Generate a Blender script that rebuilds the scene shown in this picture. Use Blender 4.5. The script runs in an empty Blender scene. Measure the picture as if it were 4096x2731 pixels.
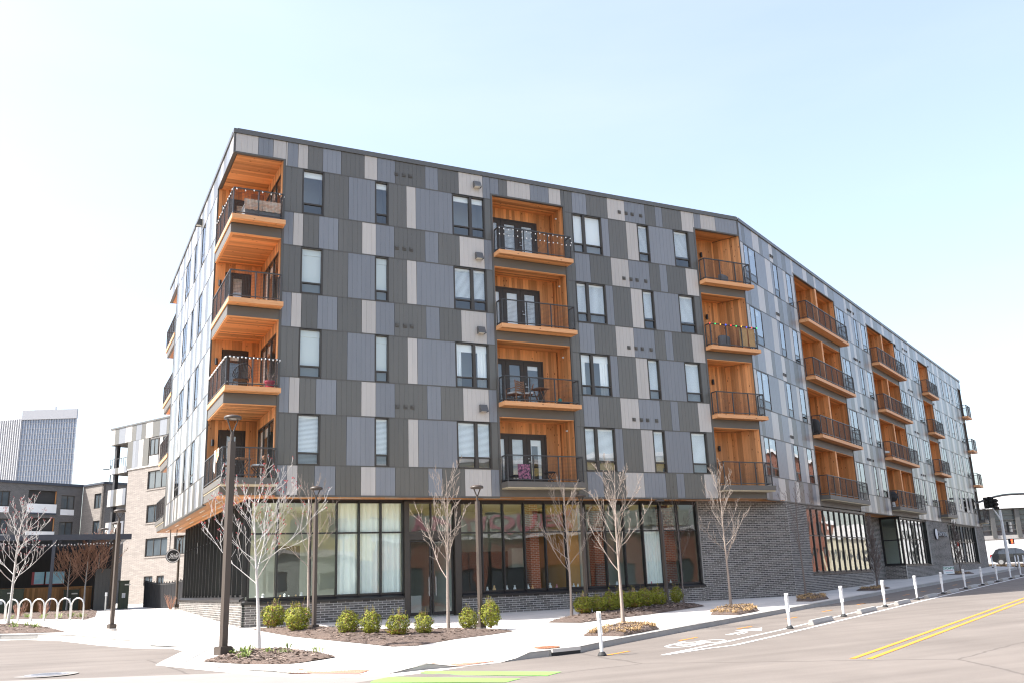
import bpy, bmesh, math, random
from math import sin, cos, pi, radians, sqrt, atan2
from mathutils import Vector, Matrix, noise

SC = bpy.context.scene
COL = SC.collection

# ------------------------------------------------------------------ camera, sky, sun, exposure
Z0 = 4.35                                    # height of the first-storey soffit above the datum
YAW, PIT, ROL = 0.46836, 0.25697, -0.03815
CAM = Vector((-4.9736, -32.1179, -3.1846 + Z0))
FPX = 3641.7                                 # focal length in pixels of a 4096 px wide frame
Fw = Vector((sin(YAW) * cos(PIT), cos(YAW) * cos(PIT), sin(PIT)))
Rt = Vector((cos(YAW), -sin(YAW), 0)); Up = Rt.cross(Fw)
rt = Rt * cos(ROL) + Up * sin(ROL); up = -Rt * sin(ROL) + Up * cos(ROL)
cam = bpy.data.cameras.new('camera'); camo = bpy.data.objects.new('camera', cam)
COL.objects.link(camo)
cam.sensor_width = 36.0; cam.lens = 36.0 * FPX / 4096.0
cam.clip_start = 0.1; cam.clip_end = 3000.0
camo.matrix_world = Matrix(((rt.x, up.x, -Fw.x, CAM.x), (rt.y, up.y, -Fw.y, CAM.y), (rt.z, up.z, -Fw.z, CAM.z), (0, 0, 0, 1)))
SC.camera = camo

SUN_EL = radians(49.0)
SUN_FROM = Vector((-0.962, 0.272, 0)).normalized()      # compass direction the sun stands in
world = bpy.data.worlds.new('World'); SC.world = world; world.use_nodes = True
wn = world.node_tree; wn.nodes.clear()
sky = wn.nodes.new('ShaderNodeTexSky'); sky.sky_type = 'NISHITA'; sky.sun_disc = False
sky.sun_elevation = SUN_EL; sky.sun_rotation = atan2(SUN_FROM.x, SUN_FROM.y)
sky.altitude = 250.0; sky.air_density = 1.1; sky.dust_density = 3.4; sky.ozone_density = 1.2
bg = wn.nodes.new('ShaderNodeBackground'); bg.inputs['Strength'].default_value = 0.110
wo = wn.nodes.new('ShaderNodeOutputWorld')
# thin high haze: soft streaks that whiten the blue a little
wtc = wn.nodes.new('ShaderNodeTexCoord'); wmp = wn.nodes.new('ShaderNodeMapping'); wmp.inputs['Scale'].default_value = (1.2, 1.2, 5.0)
wno = wn.nodes.new('ShaderNodeTexNoise'); wno.inputs['Scale'].default_value = 1.6; wno.inputs['Detail'].default_value = 5.0; wno.inputs['Roughness'].default_value = 0.55
wmr = wn.nodes.new('ShaderNodeMapRange'); wmr.inputs['From Min'].default_value = 0.42; wmr.inputs['From Max'].default_value = 0.80; wmr.inputs['To Min'].default_value = 0.20; wmr.inputs['To Max'].default_value = 0.30
wmx = wn.nodes.new('ShaderNodeMix'); wmx.data_type = 'RGBA'; wmx.inputs[7].default_value = (3.5, 3.4, 3.5, 1)
wn.links.new(wtc.outputs['Generated'], wmp.inputs[0]); wn.links.new(wmp.outputs[0], wno.inputs['Vector']); wn.links.new(wno.outputs[0], wmr.inputs[0])
wn.links.new(wmr.outputs[0], wmx.inputs[0]); wn.links.new(sky.outputs[0], wmx.inputs[6])
wn.links.new(wmx.outputs[2], bg.inputs[0]); wn.links.new(bg.outputs[0], wo.inputs[0])
sun = bpy.data.lights.new('sun', 'SUN'); sun.energy = 3.1; sun.angle = radians(0.53); sun.color = (1.0, 0.965, 0.92)
suno = bpy.data.objects.new('sun', sun); COL.objects.link(suno)
sd = Vector((SUN_FROM.x * cos(SUN_EL), SUN_FROM.y * cos(SUN_EL), sin(SUN_EL)))
suno.rotation_euler = sd.to_track_quat('Z', 'Y').to_euler(); suno.location = sd * 200
SC.view_settings.view_transform = 'Standard'; SC.view_settings.look = 'None'
SC.view_settings.exposure = 1.86; SC.view_settings.gamma = 1.0
SC.view_settings.use_curve_mapping = False
SC.render.engine = 'CYCLES'
SC.cycles.use_denoising = True; SC.cycles.filter_width = 1.15
SC.cycles.max_bounces = 7; SC.cycles.diffuse_bounces = 3; SC.cycles.glossy_bounces = 4
SC.cycles.transparent_max_bounces = 12; SC.cycles.transmission_bounces = 4
SC.cycles.caustics_reflective = False; SC.cycles.caustics_refractive = False

# ------------------------------------------------------------------ site geometry
LA, THB, LB = 23.834, 0.4793, 52.77
dB = Vector((cos(THB), sin(THB), 0)); nB = Vector((sin(THB), -cos(THB), 0))
NK = 2.85                                    # kerb line, metres out from the long street facade


def sn(x, y):
    return (x - LA) * dB.x + y * dB.y, (x - LA) * nB.x + y * nB.y


def xy(s, n):
    return LA + s * dB.x + n * nB.x, s * dB.y + n * nB.y


def zroad(x, y):
    s, n = sn(x, y)
    z = -4.55 + 0.0155 * max(min(s, 75), -23) + 0.0225 * max(0.0, 3.0 - n)
    return min(z, max(-4.05, -4.45 + 0.0155 * max(min(s, 75), -23))) + Z0


def project(p):
    d = Vector(p) - CAM
    w = d.dot(Fw)
    if w < 0.1:
        return None
    return 2048 + FPX * d.dot(rt) / w, 1365.5 - FPX * d.dot(up) / w


# ------------------------------------------------------------------ materials
def mat_new(name):
    m = bpy.data.materials.new(name); m.use_nodes = True
    nt = m.node_tree; nt.nodes.clear()
    out = nt.nodes.new('ShaderNodeOutputMaterial')
    return m, nt, out


def nd(nt, t, **kw):
    n = nt.nodes.new(t)
    for k, v in kw.items():
        if hasattr(n, k) and k not in n.inputs:
            setattr(n, k, v)
        else:
            n.inputs[k].default_value = v
    return n


def principled(name, col, rough=0.6, metal=0.0, spec=0.5, var=0.0, scale=3.0, bump=0.0, bscale=60.0, tint=0.0, coat=0.0, detail=4.0, col2=None, stretch=None, orand=0.0):
    """base colour with noise variation, optional per-face 'tint' variation, bump"""
    m, nt, out = mat_new(name)
    b = nd(nt, 'ShaderNodeBsdfPrincipled', Roughness=rough, Metallic=metal)
    b.inputs['Specular IOR Level'].default_value = spec
    b.inputs['Coat Weight'].default_value = coat
    tc = nd(nt, 'ShaderNodeTexCoord')
    src = tc.outputs['Object']
    if stretch:
        mp = nd(nt, 'ShaderNodeMapping'); mp.inputs['Scale'].default_value = stretch
        nt.links.new(src, mp.inputs['Vector']); src = mp.outputs[0]
    c = nd(nt, 'ShaderNodeRGB'); c.outputs[0].default_value = (*col, 1)
    cur = c.outputs[0]
    if col2 is not None or var > 0:
        n1 = nd(nt, 'ShaderNodeTexNoise', Scale=scale, Detail=detail, Roughness=0.6)
        nt.links.new(src, n1.inputs['Vector'])
        mx = nd(nt, 'ShaderNodeMix', data_type='RGBA')
        if col2 is not None:
            rp = nd(nt, 'ShaderNodeMapRange'); rp.inputs['From Min'].default_value = 0.35; rp.inputs['From Max'].default_value = 0.65
            nt.links.new(n1.outputs[0], rp.inputs[0]); nt.links.new(rp.outputs[0], mx.inputs[0])
            mx.inputs[6].default_value = (*col, 1); mx.inputs[7].default_value = (*col2, 1)
        else:
            nt.links.new(n1.outputs[0], mx.inputs[0])
            mx.inputs[6].default_value = tuple(v * (1 - var) for v in col) + (1,)
            mx.inputs[7].default_value = tuple(v * (1 + var) for v in col) + (1,)
        cur = mx.outputs[2]
    if tint > 0 or orand > 0:
        at = nd(nt, 'ShaderNodeAttribute', attribute_name='tint') if tint > 0 else nd(nt, 'ShaderNodeObjectInfo')
        mr = nd(nt, 'ShaderNodeMapRange')
        amp = tint or orand
        mr.inputs['To Min'].default_value = 1 - amp; mr.inputs['To Max'].default_value = 1 + amp
        nt.links.new(at.outputs['Fac'] if tint > 0 else at.outputs['Random'], mr.inputs[0])
        hs = nd(nt, 'ShaderNodeHueSaturation'); nt.links.new(mr.outputs[0], hs.inputs['Value']); nt.links.new(cur, hs.inputs['Color'])
        cur = hs.outputs[0]
    nt.links.new(cur, b.inputs['Base Color'])
    if bump > 0:
        n2 = nd(nt, 'ShaderNodeTexNoise', Scale=bscale, Detail=3.0)
        nt.links.new(src, n2.inputs['Vector'])
        bp = nd(nt, 'ShaderNodeBump', Strength=bump, Distance=0.02)
        nt.links.new(n2.outputs[0], bp.inputs['Height']); nt.links.new(bp.outputs[0], b.inputs['Normal'])
    nt.links.new(b.outputs[0], out.inputs[0])
    return m


def glass_mat(name, tintc=(0.8, 0.86, 0.84), ior=1.75, wav=0.0, rough=0.0):
    m, nt, out = mat_new(name)
    tr = nd(nt, 'ShaderNodeBsdfTransparent'); tr.inputs[0].default_value = (*tintc, 1)
    gl = nd(nt, 'ShaderNodeBsdfGlossy', Roughness=rough); gl.inputs[0].default_value = (0.95, 0.97, 1.0, 1)
    fr = nd(nt, 'ShaderNodeFresnel', IOR=ior)
    mx = nd(nt, 'ShaderNodeMixShader')
    if wav > 0:
        tc = nd(nt, 'ShaderNodeTexCoord'); n2 = nd(nt, 'ShaderNodeTexNoise', Scale=0.9, Detail=1.0)
        nt.links.new(tc.outputs['Object'], n2.inputs['Vector'])
        bp = nd(nt, 'ShaderNodeBump', Strength=1.0, Distance=wav)
        nt.links.new(n2.outputs[0], bp.inputs['Height']); nt.links.new(bp.outputs[0], gl.inputs['Normal'])
    ge = nd(nt, 'ShaderNodeNewGeometry'); mi = nd(nt, 'ShaderNodeMapRange'); mi.inputs['To Min'].default_value = ior; mi.inputs['To Max'].default_value = 1.0 / ior
    nt.links.new(ge.outputs['Backfacing'], mi.inputs[0]); nt.links.new(mi.outputs[0], fr.inputs['IOR'])
    nt.links.new(fr.outputs[0], mx.inputs[0]); nt.links.new(tr.outputs[0], mx.inputs[1]); nt.links.new(gl.outputs[0], mx.inputs[2])
    nt.links.new(mx.outputs[0], out.inputs[0])
    return m


def cedar_mat(name, axis, col=(0.64, 0.295, 0.112), knots=True):
    """cedar boards: grain along axis, knots as dark spots, board to board tint"""
    m, nt, out = mat_new(name)
    b = nd(nt, 'ShaderNodeBsdfPrincipled', Roughness=0.55)
    b.inputs['Specular IOR Level'].default_value = 0.3
    tc = nd(nt, 'ShaderNodeTexCoord')
    mp = nd(nt, 'ShaderNodeMapping')
    sc = [26.0, 26.0, 26.0]; sc[axis] = 1.3
    mp.inputs['Scale'].default_value = sc
    nt.links.new(tc.outputs['Object'], mp.inputs['Vector'])
    n1 = nd(nt, 'ShaderNodeTexNoise', Scale=1.0, Detail=5.0, Roughness=0.6); nt.links.new(mp.outputs[0], n1.inputs['Vector'])
    mx = nd(nt, 'ShaderNodeMix', data_type='RGBA')
    mx.inputs[6].default_value = tuple(v * f for v, f in zip(col, (0.74, 0.66, 0.56))) + (1,)
    mx.inputs[7].default_value = tuple(min(1, v * f) for v, f in zip(col, (1.22, 1.32, 1.55))) + (1,)
    nt.links.new(n1.outputs[0], mx.inputs[0])
    at = nd(nt, 'ShaderNodeAttribute', attribute_name='tint')
    mr = nd(nt, 'ShaderNodeMapRange'); mr.inputs['To Min'].default_value = 0.62; mr.inputs['To Max'].default_value = 1.34
    nt.links.new(at.outputs['Fac'], mr.inputs[0])
    hs = nd(nt, 'ShaderNodeHueSaturation'); nt.links.new(mr.outputs[0], hs.inputs['Value']); nt.links.new(mx.outputs[2], hs.inputs['Color'])
    cur = hs.outputs[0]
    if knots:
        mp2 = nd(nt, 'ShaderNodeMapping'); s2 = [6.3, 6.3, 6.3]; s2[axis] = 2.6
        mp2.inputs['Scale'].default_value = s2
        nt.links.new(tc.outputs['Object'], mp2.inputs['Vector'])
        vo = nd(nt, 'ShaderNodeTexVoronoi', Scale=1.0); nt.links.new(mp2.outputs[0], vo.inputs['Vector'])
        kr = nd(nt, 'ShaderNodeMapRange'); kr.inputs['From Min'].default_value = 0.06; kr.inputs['From Max'].default_value = 0.15
        nt.links.new(vo.outputs['Distance'], kr.inputs[0])
        mk = nd(nt, 'ShaderNodeMix', data_type='RGBA'); mk.inputs[6].default_value = (0.10, 0.028, 0.010, 1)
        nt.links.new(kr.outputs[0], mk.inputs[0]); nt.links.new(cur, mk.inputs[7]); cur = mk.outputs[2]
    nt.links.new(cur, b.inputs['Base Color'])
    bp = nd(nt, 'ShaderNodeBump', Strength=0.25, Distance=0.004); nt.links.new(n1.outputs[0], bp.inputs['Height']); nt.links.new(bp.outputs[0], b.inputs['Normal'])
    nt.links.new(b.outputs[0], out.inputs[0])
    return m


def brick_tex_mat(name, c1, c2, mort, bw=0.24, bh=0.075, rough=0.8, ax='x'):
    """far brick walls, where single bricks are below a pixel or two"""
    m, nt, out = mat_new(name)
    b = nd(nt, 'ShaderNodeBsdfPrincipled', Roughness=rough)
    tc = nd(nt, 'ShaderNodeTexCoord')
    sx = nd(nt, 'ShaderNodeSeparateXYZ'); nt.links.new(tc.outputs['Object'], sx.inputs[0])
    ad = nd(nt, 'ShaderNodeMath', operation='ADD'); nt.links.new(sx.outputs[0], ad.inputs[0]); nt.links.new(sx.outputs[1], ad.inputs[1])
    cb = nd(nt, 'ShaderNodeCombineXYZ'); nt.links.new(ad.outputs[0], cb.inputs[0]); nt.links.new(sx.outputs[2], cb.inputs[1])
    br = nd(nt, 'ShaderNodeTexBrick', Scale=1.0)
    br.inputs['Brick Width'].default_value = bw; br.inputs['Row Height'].default_value = bh; br.inputs['Mortar Size'].default_value = 0.008
    br.inputs['Color1'].default_value = (*c1, 1); br.inputs['Color2'].default_value = (*c2, 1); br.inputs['Mortar'].default_value = (*mort, 1)
    nt.links.new(cb.outputs[0], br.inputs['Vector']); nt.links.new(br.outputs[0], b.inputs['Base Color'])
    bp = nd(nt, 'ShaderNodeBump', Strength=0.4, Distance=0.006, invert=True); nt.links.new(br.outputs['Fac'], bp.inputs['Height']); nt.links.new(bp.outputs[0], b.inputs['Normal'])
    nt.links.new(b.outputs[0], out.inputs[0])
    return m


def emit_mat(name, col, s):
    m, nt, out = mat_new(name)
    e = nd(nt, 'ShaderNodeEmission', Strength=s); e.inputs[0].default_value = (*col, 1)
    nt.links.new(e.outputs[0], out.inputs[0]); return m


M = {}
P_ = dict(rough=0.30, spec=0.5, bump=0.10, bscale=7.0, tint=0.10, var=0.13, scale=1.0, stretch=(3.0, 3.0, 0.35))
M['dark'] = principled('panel_charcoal', (0.112, 0.107, 0.096), **P_)
M['blue'] = principled('panel_slate_blue', (0.188, 0.197, 0.216), **P_)
M['light'] = principled('panel_warm_grey', (0.440, 0.410, 0.380), **P_)
M['trim'] = principled('trim_charcoal', (0.088, 0.082, 0.073), rough=0.45, var=0.08)
M['coping'] = principled('coping_grey', (0.098, 0.097, 0.094), rough=0.4, var=0.06)
M['fascia'] = principled('fascia_grey', (0.115, 0.104, 0.090), rough=0.55, var=0.06)
M['sheath'] = principled('sheathing', (0.035, 0.034, 0.033), rough=0.8)
M['frame'] = principled('frame_bronze', (0.045, 0.037, 0.030), rough=0.42, var=0.08)
M['sframe'] = principled('storefront_black', (0.018, 0.017, 0.017), rough=0.38, var=0.08)
M['door'] = principled('door_bronze', (0.040, 0.031, 0.025), rough=0.5)
M['glass'] = glass_mat('window_glass', (0.95, 0.98, 0.97), 2.1, wav=0.004)
M['screen'] = glass_mat('screened_glass', (0.48, 0.50, 0.50), 1.9, wav=0.004)
M['bglass'] = glass_mat('coated_glass', (0.75, 0.82, 0.80), 4.6, wav=0.006)
M['sglass'] = glass_mat('storefront_glass', (0.95, 0.99, 0.96), 1.85, wav=0.006)
M['shade'] = principled('roller_shade', (0.62, 0.65, 0.61), rough=0.8)
M['blind'] = principled('blind_white', (0.90, 0.91, 0.90), rough=0.7)
M['room'] = principled('room_wall', (0.30, 0.30, 0.28), rough=0.9, var=0.15, scale=0.8)
M['curtain'] = principled('curtain', (0.86, 0.92, 0.88), rough=0.9)
M['cedx'] = cedar_mat('cedar_x', 0); M['cedy'] = cedar_mat('cedar_y', 1); M['cedz'] = cedar_mat('cedar_z', 2)
M['deck'] = cedar_mat('cedar_fascia', 0, (0.67, 0.335, 0.145))
M['soff'] = cedar_mat('cedar_soffit', 1, (0.60, 0.265, 0.098), knots=False)
M['rail'] = principled('railing_steel', (0.048, 0.047, 0.047), rough=0.45, var=0.1)
M['brick'] = principled('brick_charcoal', (0.118, 0.108, 0.098), rough=0.75, tint=0.45, var=0.2, scale=40, bump=0.35, bscale=90)
M['mortar'] = principled('mortar', (0.58, 0.55, 0.51), rough=0.95, var=0.12, scale=14)
M['conc'] = principled('concrete', (0.60, 0.565, 0.52), rough=0.9, var=0.10, scale=0.7, bump=0.12, bscale=50)
M['kerb'] = principled('kerb_concrete', (0.35, 0.335, 0.31), rough=0.92, var=0.22, scale=2.2, bump=0.3, bscale=30)
M['bronze'] = principled('lamp_bronze', (0.060, 0.044, 0.034), rough=0.5, var=0.08)
M['lens'] = principled('lamp_lens', (0.7, 0.68, 0.6), rough=0.3)
M['white'] = principled('white_plastic', (0.80, 0.80, 0.79), rough=0.45, var=0.05, scale=9)
M['black'] = principled('black_rubber', (0.02, 0.02, 0.02), rough=0.7)
M['steel'] = principled('galvanised_steel', (0.55, 0.55, 0.54), rough=0.35, metal=0.75, var=0.1)
def paint_mat(name, col):
    """road paint, scuffed through to the asphalt in small patches"""
    m, nt, out = mat_new(name); b = nd(nt, 'ShaderNodeBsdfPrincipled', Roughness=0.75)
    tc = nd(nt, 'ShaderNodeTexCoord'); n1 = nd(nt, 'ShaderNodeTexNoise', Scale=9.0, Detail=8.0, Roughness=0.75); nt.links.new(tc.outputs['Object'], n1.inputs['Vector'])
    mr = nd(nt, 'ShaderNodeMapRange'); mr.inputs['From Min'].default_value = 0.53; mr.inputs['From Max'].default_value = 0.70; mr.inputs['To Max'].default_value = 0.75; nt.links.new(n1.outputs[0], mr.inputs[0])
    mx = nd(nt, 'ShaderNodeMix', data_type='RGBA'); mx.inputs[6].default_value = (*col, 1); mx.inputs[7].default_value = (0.17, 0.15, 0.13, 1)
    nt.links.new(mr.outputs[0], mx.inputs[0]); nt.links.new(mx.outputs[2], b.inputs['Base Color']); nt.links.new(b.outputs[0], out.inputs[0]); return m


M['paintw'] = paint_mat('paint_white', (0.72, 0.71, 0.69)); M['painty'] = paint_mat('paint_yellow', (0.66, 0.25, 0.022)); M['paintg'] = paint_mat('paint_green', (0.20, 0.47, 0.085))
M['rust'] = principled('rusty_iron', (0.30, 0.12, 0.06), rough=0.85, var=0.35, scale=20, bump=0.4)
M['pad'] = principled('brick_red_pad', (0.50, 0.21, 0.14), rough=0.85, var=0.2, scale=9)
M['mulch'] = principled('mulch', (0.065, 0.044, 0.034), rough=0.95, var=0.5, scale=26, bump=0.9, bscale=40, col2=(0.165, 0.118, 0.092))
M['chip'] = principled('mulch_chip', (0.20, 0.15, 0.12), rough=0.95, tint=0.85)
M['bark'] = principled('bark_pale', (0.30, 0.245, 0.205), rough=0.85, var=0.25, scale=12, bump=0.4, bscale=60)
M['barkw'] = principled('bark_white', (0.48, 0.455, 0.43), rough=0.85, var=0.2, scale=12, bump=0.4, bscale=60)
M['barkg'] = principled('bark_grey', (0.16, 0.13, 0.115), rough=0.85, var=0.25, scale=12, bump=0.4, bscale=60)
M['barkr'] = principled('bark_russet', (0.40, 0.23, 0.165), rough=0.85, var=0.25, scale=12)
M['bud'] = principled('bud_red', (0.34, 0.035, 0.04), rough=0.7)
M['leaf'] = principled('boxwood_leaf', (0.200, 0.212, 0.020), rough=0.6, tint=0.6, spec=0.25)
M['leafb'] = principled('boxwood_bronze_leaf', (0.30, 0.115, 0.03), rough=0.7, tint=0.5)
M['lily'] = principled('daylily_leaf', (0.22, 0.30, 0.06), rough=0.6, tint=0.4)
M['straw'] = principled('dry_grass', (0.40, 0.265, 0.13), rough=0.9, tint=0.45)
M['iron'] = principled('dark_iron', (0.03, 0.03, 0.032), rough=0.6)


def asphalt():
    m, nt, out = mat_new('asphalt')
    b = nd(nt, 'ShaderNodeBsdfPrincipled', Roughness=0.88); b.inputs['Specular IOR Level'].default_value = 0.25
    tc = nd(nt, 'ShaderNodeTexCoord')
    n1 = nd(nt, 'ShaderNodeTexNoise', Scale=0.35, Detail=6.0, Roughness=0.6); nt.links.new(tc.outputs['Object'], n1.inputs['Vector'])
    mp = nd(nt, 'ShaderNodeMapping'); mp.inputs['Rotation'].default_value = (0, 0, -THB); mp.inputs['Scale'].default_value = (0.12, 1.6, 1)
    nt.links.new(tc.outputs['Object'], mp.inputs['Vector'])
    n2 = nd(nt, 'ShaderNodeTexNoise', Scale=1.0, Detail=4.0); nt.links.new(mp.outputs[0], n2.inputs['Vector'])
    n3 = nd(nt, 'ShaderNodeTexNoise', Scale=130.0, Detail=2.0); nt.links.new(tc.outputs['Object'], n3.inputs['Vector'])
    a1 = nd(nt, 'ShaderNodeMath', operation='ADD'); nt.links.new(n1.outputs[0], a1.inputs[0]); nt.links.new(n2.outputs[0], a1.inputs[1])
    a2 = nd(nt, 'ShaderNodeMath', operation='ADD'); nt.links.new(a1.outputs[0], a2.inputs[0]); nt.links.new(n3.outputs[0], a2.inputs[1])
    mr = nd(nt, 'ShaderNodeMapRange'); mr.inputs['From Min'].default_value = 1.0; mr.inputs['From Max'].default_value = 2.0
    nt.links.new(a2.outputs[0], mr.inputs[0])
    mx = nd(nt, 'ShaderNodeMix', data_type='RGBA'); mx.inputs[6].default_value = (0.128, 0.110, 0.096, 1); mx.inputs[7].default_value = (0.222, 0.194, 0.170, 1)
    nt.links.new(mr.outputs[0], mx.inputs[0])
    # sealed cracks
    vo = nd(nt, 'ShaderNodeTexVoronoi', Scale=0.10, feature='DISTANCE_TO_EDGE')
    nw = nd(nt, 'ShaderNodeTexNoise', Scale=1.5, Detail=3.0); nt.links.new(tc.outputs['Object'], nw.inputs['Vector'])
    vm = nd(nt, 'ShaderNodeMix', data_type='RGBA'); vm.inputs[0].default_value = 0.2
    nt.links.new(tc.outputs['Object'], vm.inputs[6]); nt.links.new(nw.outputs[1], vm.inputs[7]); nt.links.new(vm.outputs[2], vo.inputs['Vector'])
    cr = nd(nt, 'ShaderNodeMapRange'); cr.inputs['From Min'].default_value = 0.0015; cr.inputs['From Max'].default_value = 0.004
    nt.links.new(vo.outputs['Distance'], cr.inputs[0])
    mk = nd(nt, 'ShaderNodeMix', data_type='RGBA'); mk.inputs[6].default_value = (0.125, 0.108, 0.095, 1)
    nt.links.new(cr.outputs[0], mk.inputs[0]); nt.links.new(mx.outputs[2], mk.inputs[7])
    nt.links.new(mk.outputs[2], b.inputs['Base Color'])
    bp = nd(nt, 'ShaderNodeBump', Strength=0.35, Distance=0.01); nt.links.new(n3.outputs[0], bp.inputs['Height']); nt.links.new(bp.outputs[0], b.inputs['Normal'])
    nt.links.new(b.outputs[0], out.inputs[0]); return m


def sidewalk_mat():
    """broom-finished concrete with saw-cut joints on the street's own grid"""
    m, nt, out = mat_new('sidewalk_concrete')
    b = nd(nt, 'ShaderNodeBsdfPrincipled', Roughness=0.9); b.inputs['Specular IOR Level'].default_value = 0.25
    tc = nd(nt, 'ShaderNodeTexCoord')
    mp = nd(nt, 'ShaderNodeMapping'); mp.inputs['Rotation'].default_value = (0, 0, -THB)
    nt.links.new(tc.outputs['Object'], mp.inputs['Vector'])
    br = nd(nt, 'ShaderNodeTexBrick', Scale=1.0, offset=0.0)
    br.inputs['Brick Width'].default_value = 1.5; br.inputs['Row Height'].default_value = 1.5; br.inputs['Mortar Size'].default_value = 0.008
    br.inputs['Color1'].default_value = (0.60, 0.565, 0.52, 1); br.inputs['Color2'].default_value = (0.53, 0.50, 0.465, 1); br.inputs['Mortar'].default_value = (0.24, 0.22, 0.20, 1)
    nt.links.new(mp.outputs[0], br.inputs['Vector'])
    n1 = nd(nt, 'ShaderNodeTexNoise', Scale=1.1, Detail=7.0, Roughness=0.65); nt.links.new(tc.outputs['Object'], n1.inputs['Vector'])
    mr = nd(nt, 'ShaderNodeMapRange'); mr.inputs['To Min'].default_value = 0.78; mr.inputs['To Max'].default_value = 1.18
    nt.links.new(n1.outputs[0], mr.inputs[0])
    hs = nd(nt, 'ShaderNodeHueSaturation'); nt.links.new(mr.outputs[0], hs.inputs['Value']); nt.links.new(br.outputs[0], hs.inputs['Color'])
    nt.links.new(hs.outputs[0], b.inputs['Base Color'])
    n3 = nd(nt, 'ShaderNodeTexNoise', Scale=70.0, Detail=2.0); nt.links.new(tc.outputs['Object'], n3.inputs['Vector'])
    bp = nd(nt, 'ShaderNodeBump', Strength=0.2, Distance=0.01); nt.links.new(n3.outputs[0], bp.inputs['Height']); nt.links.new(bp.outputs[0], b.inputs['Normal'])
    nt.links.new(b.outputs[0], out.inputs[0]); return m


M['asphalt'] = asphalt(); M['sidewalk'] = sidewalk_mat()


# ------------------------------------------------------------------ mesh helpers
class Fr:
    """a wall's frame: u along it, d into the building, z up (z = 0 at the first-storey soffit)"""
    def __init__(s, o, e, i, z0=Z0):
        s.o = Vector(o); s.e = Vector(e); s.i = Vector(i); s.z0 = z0
        s.flip = s.e.cross(s.i).z < 0

    def p(s, u, d, z):
        q = s.o + s.e * u + s.i * d
        return (q.x, q.y, z + s.z0)


FA = Fr((0, 0, 0), (1, 0, 0), (0, 1, 0))
FL = Fr((0, 0, 0), (0, 1, 0), (1, 0, 0))
FB = Fr((LA, 0, 0), dB, -nB)
FW = Fr((0, 0, 0), (1, 0, 0), (0, 1, 0), 0.0)       # plain local axes


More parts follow.
